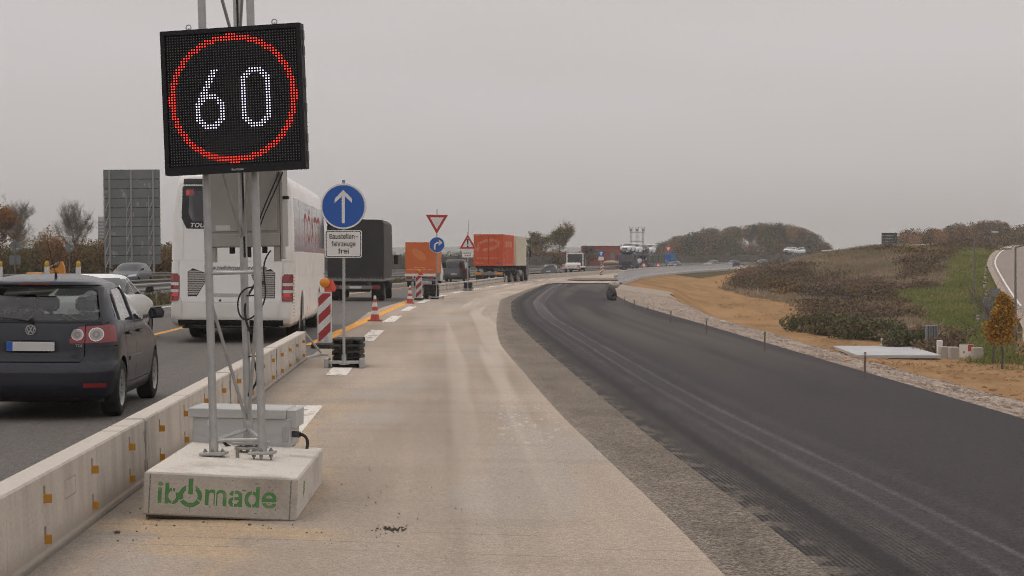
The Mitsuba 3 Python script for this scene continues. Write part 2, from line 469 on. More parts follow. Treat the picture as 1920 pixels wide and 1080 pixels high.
def lane_fn(p, n, uv):
    w = uv.x
    c = mix([0.092, 0.083, 0.076], [0.138, 0.125, 0.113], fbm(w * 1.1, p.y * 0.05, 0.0, 3))
    oil = smoothstep(0.55, 0.8, fbm(w * 0.8 + 2, p.y * 0.02, 5.0, 2))
    c = c * (1 - 0.18 * oil)
    g = smoothstep(60, 15, p.y)
    return c * (1 + g * ((0.66 + 0.68 * grain(p, 75.0)) * (0.85 + 0.3 * noise(p.x * 30, p.y * 30)) - 1))


mat('lane_asphalt', proc(lane_fn), rough=0.75, spec=0.35)


def milled_fn(p, n, uv):
    c = mix([0.118, 0.098, 0.080], [0.195, 0.164, 0.134], fbm(p.x * 2.2, p.y * 1.2, 0.0, 4))
    edge = smoothstep(0.25, 0.0, uv.x)
    c = mix(c, [0.27, 0.235, 0.195], 0.5 * edge * fbm(p.x * 3, p.y * 1.5, 2.0, 3))
    g = smoothstep(70, 15, p.y)
    return c * (1 + g * ((0.5 + 1.0 * grain(p, 60.0)) * (0.8 + 0.4 * noise(p.x * 24, p.y * 24)) - 1))


mat('milled_asphalt', proc(milled_fn), rough=0.9, spec=0.2)


def new_asphalt_fn(p, n, uv):
    u = uv.x + 0.10 * (noise(uv.y * 0.08, 3.0, 0.0) - 0.5) * smoothstep(0.0, 0.5, uv.x)
    base = mix([0.026, 0.0218, 0.0225], [0.045, 0.0378, 0.0375], fbm(p.x * 0.6, p.y * 0.12, 0.0, 4))
    left = smoothstep(0.85, 0.1, u)
    c = mix(base, [0.022, 0.019, 0.018], 0.8 * left)
    k = mi.Float(0.0)
    for c0, wd, a, sd in ((0.98, 0.045, 0.36, 1.0), (1.30, 0.034, 0.46, 2.0), (0.72, 0.06, 0.13, 3.0), (1.62, 0.12, 0.12, 4.0), (1.14, 0.2, 0.10, 5.0), (0.5, 0.05, 0.14, 7.0)):
        line = smoothstep(wd * (0.7 + 1.6 * noise(uv.y * 0.7, sd, 9.0)), wd * 0.1, dr.abs(u - c0 - 0.05 * (noise(uv.y * 0.15, sd, 1.0) - 0.5) - 0.012 * (noise(uv.y * 2.5, sd, 2.0) - 0.5)))
        k = k + a * line * (0.35 + 0.65 * fbm(uv.y * 0.9, sd * 5, u * 20, 3))
    far = smoothstep(38, 85, p.y)
    k = k + 0.40 * far * smoothstep(0.8, 0.2, dr.abs(u - 1.25)) * smoothstep(0.35, 0.65, noise(u * 7, uv.y * 0.02, 3.0))
    c = mix(c, [0.19, 0.18, 0.176], dr.clip(0.85 * k, 0, 0.8))
    dusty = smoothstep(0.5, 0.8, fbm(u * 0.9 + 3, uv.y * 0.03, 6.0, 3)) * smoothstep(1.6, 2.6, u) * smoothstep(20, 45, p.y)
    c = mix(c, [0.13, 0.11, 0.09], 0.45 * dusty)
    # combed joint left by the paver along the edge
    wob = 0.03 * (noise(uv.y * 0.5, 4.0, 0.0) - 0.5)
    comb = smoothstep(0.35, 0.9, 0.5 + 0.5 * dr.sin((uv.x + wob) * 175.0 + 2.5 * noise(uv.x * 12, uv.y * 0.2, 3.0)))
    band = smoothstep(0.42, 0.30, uv.x) + 0.8 * smoothstep(0.50, 0.58, uv.x) * smoothstep(0.92, 0.78, uv.x)
    wear = smoothstep(0.3, 0.7, fbm(uv.x * 4, uv.y * 1.1, 8.0, 4))
    c = mix(c, [0.014, 0.012, 0.0115], 0.75 * smoothstep(0.30, 0.40, uv.x) * smoothstep(0.60, 0.48, uv.x))
    c = mix(c, [0.165, 0.136, 0.104], 0.38 * comb * band * (0.25 + 0.75 * wear) * smoothstep(70, 9, p.y))
    spill = smoothstep(0.28, 0.0, uv.x) * smoothstep(0.42, 0.66, fbm(p.x * 9, p.y * 5, 4.0, 4))
    c = mix(c, [0.15, 0.124, 0.098], 0.75 * spill)
    g = smoothstep(60, 12, p.y)
    return c * (1 + g * ((0.55 + 0.9 * grain(p, 65.0)) * (0.82 + 0.36 * noise(p.x * 28, p.y * 28)) - 1))


mat('new_asphalt', proc(new_asphalt_fn), rough=0.6, spec=0.12)
mat('pale_gravel', speckle((0.36, 0.30, 0.245), (0.24, 0.19, 0.155), 1.6, 0.6, 1.35), rough=0.9, spec=0.2)
mat('road_white', proc(lambda p, n, uv: mix([0.66, 0.62, 0.56], [0.40, 0.35, 0.29], smoothstep(0.52, 0.75, fbm(p.x * 9, p.y * 4, 1.0, 4))) * (0.88 + 0.24 * grain(p, 60.0))), rough=0.7)
mat('road_orange', proc(lambda p, n, uv: mix([0.75, 0.33, 0.035], [0.45, 0.22, 0.06], smoothstep(0.5, 0.8, fbm(p.x * 8, p.y * 2, 1.0, 3)))), rough=0.65)

near = np.r_[np.linspace(-14, 60, 150), np.geomspace(60.5, 150, 80)]
farr = np.geomspace(149.99, 2500, 150)
alls = np.r_[near, farr[1:]]
x_far_right = lambda y: np.where(np.asarray(y) < 150, x_conc(y), x_edge(y))
road('highway_lanes', 'lane_asphalt', lambda y: x_dash(y) - 9.6, x_bar, alls, nu_=9)
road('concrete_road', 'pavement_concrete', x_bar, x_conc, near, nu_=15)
road('far_road', 'pavement_concrete', x_bar, x_edge, farr, nu_=9)
road('rough_asphalt_strip', 'milled_asphalt', x_conc, x_asph, near[near < 150], nu_=5)
asy = near[near < 148]
road('new_asphalt_ramp', 'new_asphalt', x_asph, x_edge, asy, dz=0.0, nu_=15)
road('dark_asphalt_patch', 'milled_asphalt', lambda y: x_edge(y) - 6.5 + 0 * y + np.clip(172 - y, 0, 30) * 0.2, lambda y: x_edge(y) - 0.4, np.linspace(166, 186, 30), dz=0.07, nu_=9)
road('opposite_lanes', 'lane_asphalt', lambda y: x_dash(y) - 26, lambda y: x_dash(y) - 14.2, alls, dz=-0.02, nu_=7)
road('gravel_verge', 'pale_gravel', x_edge, lambda y: x_edge(y) + verge_w(y) + 0.2 + 0.35 * np.sin(y * 0.31) * np.sin(y * 0.11), np.r_[near[near < 143], 143], nu_=15,
     zf=lambda X, Y: G(x_edge(Y), Y) - 0.015 - 0.15 * np.clip(X - x_edge(Y), 0, verge_w(Y)) - 0.5 * np.clip(X - x_edge(Y) - verge_w(Y), 0, 9), bumps=0.05, seed=4)


def dash_mark(y0, y1, wd=0.33, off=0.0, mat_='road_white', name='road_marking', left=False, base=None):
    b = base or x_dash
    ys = np.linspace(y0, y1, max(3, int((y1 - y0) / 2) + 2))
    m, uv = ribbon(lambda y: b(y) - wd + off, lambda y: b(y) + off, ys, dz=0.004 + 0.00004 * y0, nu_=3)
    k = key_for(name)
    scene[k] = mikit.ply(m, mat_, smooth=True)
    labels[k] = {'kind': 'structure'}


for k in range(16):
    dash_mark(3.6 + 11.7 * k, 9.65 + 11.7 * k)
dash_mark(36.5, 77, 0.30, off=0.0, mat_='road_orange', name='orange_line', base=lambda y: np.interp(y, [36, 43.3, 75, 100], [-4.0, -4.09, -4.35, -4.3]))
dash_mark(-5, 330, 0.16, off=-4.05, mat_='road_orange', name='orange_line', base=lambda y: x_dash(y) - 1.05 + 0.0 * y)
dash_mark(-5, 400, 0.2, off=-8.9, name='road_marking')
for k in range(4):
    dash_mark(15.5 + 18 * k, 21.5 + 18 * k, 0.14, off=-4.9, name='road_marking')
# ------------------------------------------------------------------ shared materials
mat('galvanised', proc(lambda p, n, uv: mix([0.36, 0.36, 0.355], [0.52, 0.515, 0.50], fbm(p.x * 22, p.y * 22, p.z * 16, 3))), rough=0.42, metal=0.55)
mat('galvanised_box', proc(lambda p, n, uv: mix([0.40, 0.395, 0.385], [0.55, 0.545, 0.53], fbm(p.x * 9 + 3 * noise(p.z * 6), p.y * 9, p.z * 22, 4))), rough=0.5, metal=0.2)
mat('dark_steel', (0.10, 0.10, 0.10), rough=0.5, metal=0.6)
mat('bolt_steel', (0.30, 0.28, 0.25), rough=0.4, metal=0.7)
mat('black_plastic', (0.018, 0.018, 0.019), rough=0.5)
mat('black_rubber', (0.022, 0.021, 0.02), rough=0.75)
mat('recycled_plastic', proc(lambda p, n, uv: mix([0.022, 0.022, 0.021], [0.07, 0.064, 0.055], smoothstep(0.4, 0.8, fbm(p.x * 9, p.y * 9, p.z * 14, 3)))), rough=0.8)
mat('display_black', (0.007, 0.007, 0.008), rough=0.6, spec=0.12)
mat('display_frame', (0.014, 0.014, 0.016), rough=0.5, spec=0.25)
mat('unlit_diode', (0.20, 0.20, 0.205), rough=0.3)
mat('cabinet_grey', proc(lambda p, n, uv: mix([0.40, 0.385, 0.36], [0.33, 0.31, 0.285], fbm(p.x * 3, p.y * 3, p.z * 2.5, 4))), rough=0.5)
mat('label_white', (0.6, 0.59, 0.57), rough=0.5)
mat('sign_white', (0.74, 0.72, 0.68), rough=0.4)
mat('sign_blue', (0.018, 0.105, 0.42), rough=0.35)
mat('sign_red', (0.48, 0.03, 0.035), rough=0.4)
mat('sign_black', (0.02, 0.02, 0.02), rough=0.5)
mat('sign_back', (0.20, 0.21, 0.22), rough=0.55, metal=0.3)
mat('beacon_red', proc(lambda p, n, uv: mix([0.42, 0.035, 0.04], [0.30, 0.04, 0.04], fbm(p.x * 8, p.y * 8, p.z * 8, 3))), rough=0.4)
mat('beacon_white', proc(lambda p, n, uv: mix([0.66, 0.64, 0.61], [0.46, 0.43, 0.40], smoothstep(0.5, 0.85, fbm(p.x * 8, p.y * 8, p.z * 5, 4)))), rough=0.4)
mat('cone_red', proc(lambda p, n, uv: mix([0.52, 0.075, 0.045], [0.33, 0.07, 0.05], fbm(p.x * 9, p.y * 9, p.z * 9, 3))), rough=0.55)
mat('amber_lens', (0.72, 0.26, 0.02), rough=0.25, spec=0.6)
mat('amber_reflector', (0.46, 0.21, 0.015), rough=0.3, spec=0.6)
mat('lamp_red', (0.62, 0.07, 0.035), rough=0.45)
mat('yellow_cap', (0.55, 0.34, 0.03), rough=0.5)
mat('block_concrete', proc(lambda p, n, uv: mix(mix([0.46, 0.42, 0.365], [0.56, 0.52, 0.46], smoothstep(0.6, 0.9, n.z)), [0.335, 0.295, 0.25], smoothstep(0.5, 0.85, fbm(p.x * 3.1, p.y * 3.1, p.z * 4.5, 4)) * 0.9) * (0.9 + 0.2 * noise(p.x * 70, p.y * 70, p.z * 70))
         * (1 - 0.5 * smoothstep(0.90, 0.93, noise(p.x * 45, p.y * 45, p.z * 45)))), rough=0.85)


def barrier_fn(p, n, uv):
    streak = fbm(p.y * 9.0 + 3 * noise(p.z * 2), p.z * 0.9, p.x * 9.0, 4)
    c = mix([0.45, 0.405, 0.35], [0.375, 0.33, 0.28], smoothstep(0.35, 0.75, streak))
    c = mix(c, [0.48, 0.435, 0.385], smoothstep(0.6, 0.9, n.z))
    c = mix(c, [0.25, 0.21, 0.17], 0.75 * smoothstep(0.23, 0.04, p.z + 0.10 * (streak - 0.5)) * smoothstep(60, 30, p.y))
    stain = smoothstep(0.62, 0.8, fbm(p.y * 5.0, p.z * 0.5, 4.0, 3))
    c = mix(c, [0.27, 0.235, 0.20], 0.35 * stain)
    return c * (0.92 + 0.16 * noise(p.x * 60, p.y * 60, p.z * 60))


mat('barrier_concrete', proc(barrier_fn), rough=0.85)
mat('slot_shadow_grey', (0.20, 0.18, 0.155), rough=0.9)
mat('stencil_green', proc(lambda p, n, uv: mix([0.085, 0.235, 0.075], [0.20, 0.29, 0.14], smoothstep(0.45, 0.8, fbm(p.x * 16, p.y * 16, p.z * 16, 4)))), rough=0.8)


def emitter(name, parent, mesh, color):
    k = key_for(f'{parent}__{name}')
    scene[k] = mikit.ply(tri(mesh), 'display_black', emitter={'type': 'area', 'radiance': rgb(color)})
    return k


# ------------------------------------------------------------------ foundation block with its stencil
bw, bh, bl = 1.04, 0.292, 1.98
B = mat4([-1.983, 11.906, 0.036], yaw=math.radians(1.2), roll=math.radians(2.9))
blk = thing('foundation_block', 'large pale concrete block with green stencilled lettering carrying the mast', 'concrete block')
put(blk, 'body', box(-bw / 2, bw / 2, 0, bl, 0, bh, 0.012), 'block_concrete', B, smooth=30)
for sx in (-1, 1):
    put(blk, 'corner_strip', box(sx * (bw / 2 - 0.045) - 0.004, sx * (bw / 2 - 0.045) + 0.004, -0.002, 0.01, 0.012, bh - 0.014), 'slot_shadow_grey', B)
put(blk, 'timber_skid', box(-bw / 2 + 0.02, bw / 2 - 0.05, 0.05, bl - 0.05, -0.022, 0.0), 'dark_steel', B)


def stencil():
    out = []
    H = 0.145
    def word(txt, x0, cuts):
        m = meshkit.text_mesh(txt, H, 0.02, bold=True)
        m.apply_transform(trimesh.transformations.rotation_matrix(np.pi / 2, [1, 0, 0]))
        w = m.bounds[1, 0]
        m.apply_translation([x0, 0, 0])
        parts = []
        for q in m.split(only_watertight=False):
            mm = m3.Manifold(m3.Mesh(q.vertices.astype(np.float32), q.faces.astype(np.uint32)))
            parts.append(mm)
        mm = m3.Manifold.batch_boolean(parts, m3.OpType.Add) if len(parts) > 1 else parts[0]
        for (cx, w_) in cuts:
            mm = mm - box(x0 + cx - w_ / 2, x0 + cx + w_ / 2, -1, 1, -0.1, 0.4)
        return mm, w
    ib, w = word('ib', 0, [(0.117, 0.008)])
    ib = ib - box(0.135, 0.16, -1, 1, 0.078, 0.12)
    out.append(ib)
    cx, cz, R = 0.245, 0.058, 0.083
    ring = sg.Point(cx, cz).buffer(R).difference(sg.Point(cx, cz).buffer(R * 0.62)).difference(sg.box(cx - 0.034, cz, cx + 0.034, cz + 0.3))
    ring = ring.difference(line_poly([(cx - 0.2, cz - 0.12), (cx + 0.02, cz + 0.02)], 0.008)).difference(line_poly([(cx + 0.2, cz - 0.12), (cx - 0.02, cz + 0.02)], 0.008))
    ring = ring.union(sg.box(cx - 0.0165, cz + 0.012, cx + 0.0165, cz + 0.128)).union(sg.box(cx - 0.002, cz - R - 0.03, cx + 0.002, cz - R + 0.01))
    out.append(prism(ring, -0.02, 0.0))
    made, w2 = word('made', 0.335, [])
    for cx_ in (0.085, 0.215, 0.345):
        made = made - box(0.335 + cx_, 0.335 + cx_ + 0.009, -1, 1, -0.1, 0.4)
    made = made - box(0.335 + 0.40, 1.2, -1, 1, 0.030, 0.038)
    out.append(made)
    return m3.Manifold.batch_boolean(out, m3.OpType.Add), 0.335 + w2


st, stw = stencil()
sc_ = 0.815 / stw
S4 = np.eye(4); S4[0, 0] = sc_; S4[2, 2] = 0.92
put(blk, 'stencilled_lettering', st ^ box(-1, 3, -0.0215, 0.3, -1, 1), 'stencil_green', B @ trimesh.transformations.translation_matrix([-0.455, -0.0016 + 0.0, 0.088]) @ S4 @ trimesh.transformations.translation_matrix([0, 0.0215 - 0.0215 + 0.02, 0]) if False else B @ trimesh.transformations.translation_matrix([-0.432, 0.0185, 0.088]) @ S4, label='green stencilled word with a power symbol')
for i, zc in enumerate((0.0, 0.03, 0.062)):
    put(blk, 'stencil_mark', box(bw / 2 - 0.001, bw / 2 + 0.0018, 0.42 + 1.6 * zc, 0.432 + 1.6 * zc, 0.11 + 0.3 * zc, 0.22), 'stencil_green', B)

# ------------------------------------------------------------------ lattice mast
MB_ = np.array([-2.012, 12.93, 0.355])
M = mat4(MB_, yaw=math.radians(-7), roll=math.radians(-1.6))
legs = [(-0.183, 0.0), (0.183, 0.0), (-0.035, 0.42)]
mast = thing('lattice_mast', 'galvanised three legged lattice mast bolted to the concrete block', 'mast')
for i, (lx, ly) in enumerate(legs):
    put(mast, 'leg', cyl([lx, ly, 0.02], [lx, ly, 4.7], 0.0295, 18), 'galvanised', M, smooth=30)
    put(mast, 'leg_sleeve', cyl([lx, ly, 0.016], [lx, ly, 0.13], 0.034, 18), 'galvanised', M, smooth=30)
    fp = put(mast, 'foot_plate', box(lx - 0.095, lx + 0.095, ly - 0.06, ly + 0.06, 0, 0.022, 0.003), 'galvanised', M)
    for sx, sy in ((-0.065, 0), (0.0, -0.035), (0.065, 0.0)):
        put(fp, 'bolt', [cyl([lx + sx, ly + sy, -0.045], [lx + sx, ly + sy, 0.045], 0.008, 8), cyl([lx + sx, ly + sy, 0.022], [lx + sx, ly + sy, 0.034], 0.015, 6), cyl([lx + sx, ly + sy, -0.02], [lx + sx, ly + sy, -0.006], 0.015, 6)], 'bolt_steel', M)


def brace(a, za, b, zb, r=0.0125, name='brace'):
    pa, pb = np.array([*legs[a], za]), np.array([*legs[b], zb])
    put(mast, name, cyl(pa, pb, r, 10), 'galvanised', M, smooth=30)


for z0 in (0.16, 1.56, 2.96):
    for fl in (0, 1):
        brace(2, z0, fl, z0 + 1.0 + 0.06 * fl)
brace(0, 0.105, 1, 0.105, 0.014, 'cross_bar'); brace(0, 0.10, 2, 0.15, 0.014, 'cross_bar'); brace(1, 0.10, 2, 0.15, 0.014, 'cross_bar')
brace(0, 1.335, 1, 1.335, 0.0145, 'cross_bar'); brace(0, 4.0, 1, 4.0, 0.0145, 'cross_bar')
put(mast, 'node_plate', [box(-0.14, 0.14, 0.33, 0.40, 0.035, 0.06, 0.004), box(-0.12, 0.12, 0.32, 0.42, 0.0, 0.018, 0.003)], 'galvanised', M)
put(mast, 'node_clamp', cyl([-0.035, 0.42, 0.12], [-0.035, 0.42, 0.22], 0.038, 14), 'galvanised', M, smooth=30)
one('steel_stub', cyl([0, 0, 0], [0, 0, 0.075], 0.013, 10), 'bolt_steel', 'short dark steel stub standing on the block between the mast feet', 'steel stub', M=mat4([-2.02, 12.95, 0.325]))

# ------------------------------------------------------------------ display board with its diodes
BW, BH = 1.062, 1.05
D = mat4(at(436.5, 187, 12.72), yaw=math.radians(-10), roll=math.radians(-2.35))
disp = thing('speed_limit_display', 'square black diode matrix board lit with a red ring and white 60', 'electronic sign')
outer = rrect(-BW / 2, BW / 2, -BH / 2, BH / 2, 0.01)
x0p, x1p, z0p, z1p = -0.498, 0.498, -0.468, 0.492
put(disp, 'frame', prism(outer.difference(sg.box(x0p, z0p, x1p, z1p)), -0.012, 0.07), 'display_frame', D)
put(disp, 'panel', box(x0p + 0.0005, x1p - 0.0005, 0.0, 0.06, z0p + 0.0005, z1p - 0.0005), 'display_black', D)
put(disp, 'rear_housing', box(-BW / 2 + 0.03, BW / 2 - 0.03, 0.0705, 0.15, -BH / 2 + 0.03, BH / 2 - 0.03, 0.01), 'display_frame', D)
six = ['.......', '', '']
SIX = {0: '678', 1: '67', 2: '567', 3: '56', 4: '456', 5: '45', 6: '345', 7: '34', 8: '234', 9: '234567', 10: '12345678', 11: '12389', 12: '0128 9 a', 13: '019a', 14: '019a', 15: '019a', 16: '019a', 17: '019a', 18: '01289a', 19: '123789', 20: '2345678', 21: '34567'}
NIL = {0: '34567', 1: '2345678', 2: '123789', 3: '01289a', **{r: '019a' for r in range(4, 18)}, 18: '01289a', 19: '123789', 20: '2345678', 21: '34567'}
white = np.zeros((48, 48), bool)
for r in range(22):
    for ch in SIX[r].replace(' ', ''):
        white[13 + r, 10 + int(ch, 16)] = True
    for ch in NIL[r]:
        white[13 + r, 27 + int(ch, 16)] = True
rr_, cc_ = np.meshgrid(np.arange(48) - 23.5, np.arange(48) - 23.5, indexing='ij')
rad = np.hypot(rr_, cc_)
red = (rad > 21.45) & (rad < 23.55)
pitch_x, pitch_z = (x1p - x0p) / 48.6, (z1p - z0p) / 48.6


def dots(mask, r, h):
    a = np.arange(8) * np.pi / 4
    v = [[0, -h, 0]] + [[0.72 * r * math.cos(t), -h * 0.72, 0.72 * r * math.sin(t)] for t in a] + [[r * math.cos(t), 0.001, r * math.sin(t)] for t in a]
    f = []
    for k in range(8):
        n_ = (k + 1) % 8
        f += [[0, 1 + k, 1 + n_], [1 + k, 9 + k, 9 + n_], [1 + k, 9 + n_, 1 + n_]]
    v, f = np.array(v), np.array(f)
    R_, C_ = np.nonzero(mask)
    pos = np.stack([(C_ - 23.5) * pitch_x + (x0p + x1p) / 2, 0 * R_, -(R_ - 23.5) * pitch_z + (z0p + z1p) / 2], -1)
    V = (v[None] + pos[:, None]).reshape(-1, 3)
    Fc = (f[None] + (np.arange(len(pos)) * len(v))[:, None, None]).reshape(-1, 3)
    m = trimesh.Trimesh(V, Fc, process=False)
    m.apply_transform(D)
    return m


for nm, mk, col in (('red_diodes', red & ~white, (0.95, 0.035, 0.022)), ('white_diodes', white, (0.60, 0.56, 0.70))):
    k = emitter(nm, disp, dots(mk, 0.0056, 0.004), col)
    labels[k] = {'kind': 'stuff', 'label': 'lit red ring of diodes' if 'red' in nm else 'lit white diodes that show 60'}
put(disp, 'unlit_diodes', dots(~(white | red), 0.0046, 0.003), 'unlit_diode', kind='stuff', label='unlit grey diodes')
put(disp, 'maker_lettering', letters('ibomade', 0.016, 0.002), 'label_white', D @ trimesh.transformations.translation_matrix([0.02, -0.0125, -0.512]))
for ex in (-0.325, 0.325):
    t = trimesh.creation.torus(0.019, 0.0045, 20, 8)
    t.apply_transform(trimesh.transformations.rotation_matrix(np.pi / 2, [1, 0, 0]))
    eb = put(disp, 'eyebolt', t, 'galvanised', D @ trimesh.transformations.translation_matrix([ex, 0.03, BH / 2 + 0.022]), smooth=True)
    put(eb, 'shank', cyl([0, 0, -0.022], [0, 0, -0.004], 0.006, 8), 'galvanised', D @ trimesh.transformations.translation_matrix([ex, 0.03, BH / 2 + 0.022]))
for zc in (-0.43, -0.30, -0.08, 0.1, 0.33, 0.44):
    put(disp, 'latch', box(BW / 2 + 0.0002, BW / 2 + 0.006, 0.025, 0.065, zc - 0.035, zc + 0.035, 0.003), 'dark_steel', D)

# ------------------------------------------------------------------ control cabinet behind the mast
C = mat4(at(457, 463, 13.58), yaw=math.radians(-7), roll=math.radians(-1.2))
cab = thing('control_cabinet', 'grey steel control cabinet hung behind the mast under the display', 'cabinet')
put(cab, 'body', box(-0.295, 0.295, 0, 0.24, 0.0, 0.82, 0.008), 'cabinet_grey', C)
put(cab, 'door', box(-0.27, 0.27, -0.012, -0.0003, 0.12, 0.79, 0.004), 'cabinet_grey', C)
put(cab, 'bottom_ledge', box(-0.29, 0.29, -0.025, -0.0004, 0.005, 0.10, 0.004), 'cabinet_grey', C)
put(cab, 'hinge_strip', box(0.2955, 0.315, -0.01, 0.06, -0.10, 0.80, 0.003), 'cabinet_grey', C)
for xx in (-0.25, 0.262):
    put(cab, 'bracket', box(xx - 0.025, xx + 0.025, 0.0, 0.05, -0.115, -0.0004, 0.003), 'cabinet_grey', C)
lab = put(cab, 'type_plate', box(-0.215, -0.10, -0.0145, -0.0125, 0.13, 0.17), 'label_white', C)
put(cab, 'clip', box(0.315, 0.36, -0.005, 0.03, 0.36, 0.385, 0.003), 'black_plastic', C)
for k in range(3):
    put(cab, 'cable_gland', cyl([-0.12 + 0.13 * k, 0.1, -0.05 - 0.03 * (k == 1)], [-0.12 + 0.13 * k, 0.1, -0.0004], 0.022, 12), 'black_plastic', C, smooth=30)
put(cab, 'vent_slot', [box(0.17 + 0.028 * k, 0.185 + 0.028 * k, -0.0005, 0.0, 0, 0.3).rotate([0, 0, 0]).translate([0, -0.0125, 0.45]) for k in range(0)] or box(-0.01, 0.02, -0.016, -0.0125, 0.10, 0.118), 'dark_steel', C)

# ------------------------------------------------------------------ battery box on the block
Q = mat4(at(452, 838, 13.82), yaw=math.radians(-3), roll=math.radians(1.0))
bat = thing('battery_box', 'galvanised battery box with lid on the block behind the mast feet', 'box')
put(bat, 'body', box(-0.385, 0.385, 0, 0.42, 0.0, 0.2255, 0.006), 'galvanised_box', Q)
lid = put(bat, 'lid', box(-0.42, 0.35, -0.03, 0.46, 0.226, 0.300, 0.006), 'galvanised_box', Q)
put(lid, 'end_cap', box(0.3504, 0.425, 0.02, 0.40, 0.155, 0.294, 0.005), 'galvanised_box', Q)
put(bat, 'label_plate', box(-0.27, -0.215, -0.006, -0.0003, 0.165, 0.21, 0.002), 'label_white', Q)
put(bat, 'latch', [box(0.33, 0.372, -0.016, -0.0003, 0.05, 0.16, 0.003)], 'galvanised', Q)
put(bat, 'plug_socket', cyl([0.386, 0.1, 0.10], [0.45, 0.08, 0.10], 0.025, 12), 'dark_steel', Q, smooth=30)
lift = put(bat, 'base_rail', box(-0.36, 0.36, 0.02, 0.40, -0.02, -0.0003), 'dark_steel', Q)

# cables
mp = lambda *a: (M @ np.array([*a, 1.0]))[:3]
cab_pts = [mp(0.03, 0.5, 1.5), mp(0.02, 0.52, 1.25), mp(-0.02, 0.36, 1.02), mp(0.06, 0.33, 0.86), mp(0.10, 0.36, 0.98), mp(0.07, 0.37, 1.15), mp(0.06, 0.38, 0.9), mp(0.02, 0.40, 0.72), mp(0.045, 0.38, 0.5), mp(-0.01, 0.385, 0.42), mp(-0.05, 0.5, 0.33), mp(-0.10, 0.6, 0.2), mp(-0.12, 0.62, 0.06)]
one('power_cable', tube(smooth_pts(cab_pts, 90), 0.009, 8), 'black_rubber', 'black cable looping down the rear mast leg into the box', 'cable', smooth=True)
c2 = [mp(0.13, 0.60, 1.5), mp(0.10, 0.5, 1.28), mp(0.085, 0.40, 1.05), mp(-0.03, 0.38, 0.98), mp(-0.05, 0.37, 1.18), mp(0.05, 0.36, 1.22), mp(0.09, 0.38, 1.08), mp(0.05, 0.37, 0.84), mp(0.02, 0.40, 0.6), mp(0.0, 0.395, 0.46)]
one('data_cable', tube(smooth_pts(c2, 90), 0.0062, 8), 'black_rubber', 'thinner black cable coiled and tied round the rear mast leg', 'cable', smooth=True)
c4 = [mp(-0.02, 0.395, 1.45), mp(-0.022, 0.398, 2.2), mp(-0.024, 0.395, 3.0), mp(-0.022, 0.395, 4.6)]
one('mast_cable', tube(smooth_pts(c4, 30), 0.009, 8), 'black_rubber', 'straight black cable running up the rear mast leg to the top', 'cable', smooth=True)
for k in range(2):
    one('cable_strap', tube(smooth_pts([mp(0.235 - 0.03 * k, 0.62, 2.1), mp(0.17 - 0.03 * k, 0.57, 1.93), mp(0.09 - 0.02 * k, 0.5, 1.72), mp(0.04, 0.47, 1.5)], 20), 0.0055, 6), 'black_rubber',
        ('right' if k == 0 else 'left') + ' one of the two black straps slanting behind the right mast leg', 'strap', smooth=True)
qp = lambda *a: (Q @ np.array([*a, 1.0]))[:3]
c3 = [qp(0.44, 0.08, 0.10), qp(0.50, 0.05, 0.085), qp(0.525, 0.0, 0.02), qp(0.50, -0.05, -0.035), qp(0.42, -0.09, -0.03), qp(0.25, -0.10, -0.035), qp(0.1, -0.08, -0.03), qp(-0.06, -0.12, 0.01), qp(-0.09, -0.2, 0.06), qp(-0.1, -0.1, 0.02)]
one('plug_cable', tube(smooth_pts(c3[:-1], 60), 0.0125, 8), 'black_rubber', 'thick black cable looping out of the box end onto the block', 'cable', smooth=True)
for z in (0.70, 0.9, 1.16):
    put('power_cable', 'cable_tie', trimesh.creation.torus(0.036, 0.006, 14, 6), 'black_plastic', M @ trimesh.transformations.translation_matrix([0.02, 0.415, z]))

# ------------------------------------------------------------------ concrete barriers
BL = 5.775
bs = -0.0439
byaw = math.atan(-bs)


def barrier_mesh(L, w=0.2, h=0.5, detail=True):
    prof = [(-w / 2 - 0.012, 0.0), (w / 2 + 0.012, 0.0), (w / 2 + 0.012, 0.035), (w / 2, 0.055), (w / 2 - 0.012, h - 0.012), (w / 2 - 0.024, h), (-w / 2 + 0.024, h), (-w / 2 + 0.012, h - 0.012), (-w / 2, 0.055), (-w / 2 - 0.012, 0.035)]
    m = prism(prof, 0.02, L - 0.02)
    if detail:
        cut = []
        for k in range(4):
            yc = L * (k + 0.5) / 4 + (0.0 if k % 2 else 0.0)
            for zc in (0.135, 0.375):
                cut.append(box(w / 2 - 0.022, w / 2 + 0.1, yc - 0.03, yc + 0.028, zc - 0.045, zc + 0.055))
        cut.append(box(w / 2 - 0.016, w / 2 + 0.1, L * 0.5 - 0.17, L * 0.5 + 0.17, 0.27, 0.39) - box(w / 2 - 0.03, w / 2 + 0.1, L * 0.5 - 0.163, L * 0.5 + 0.163, 0.277, 0.383))
        for yc in (L * 0.25, L * 0.75):
            cut.append(box(w / 2 - 0.013, w / 2 + 0.1, yc - 0.20, yc - 0.196, 0.06, 0.48))
        for yc in (0.05, L - 0.05):
            for zc in (0.13, 0.36):
                cut.append(box(w / 2 - 0.06, w / 2 + 0.1, yc - 0.022, yc + 0.022, zc - 0.05, zc + 0.05))
        m = m - m3.Manifold.batch_boolean(cut, m3.OpType.Add)
    return tri(m)


def reflector_mesh(w=0.2):
    # a small wedge whose lens looks back along the road
    return tri(m3.Manifold.hull_points(np.array([[w / 2 - 0.02, -0.026, -0.025], [w / 2 - 0.02, -0.026, 0.026], [w / 2 + 0.038, -0.012, -0.025], [w / 2 + 0.038, -0.012, 0.026], [w / 2 - 0.02, 0.02, -0.025], [w / 2 - 0.02, 0.02, 0.026]])))


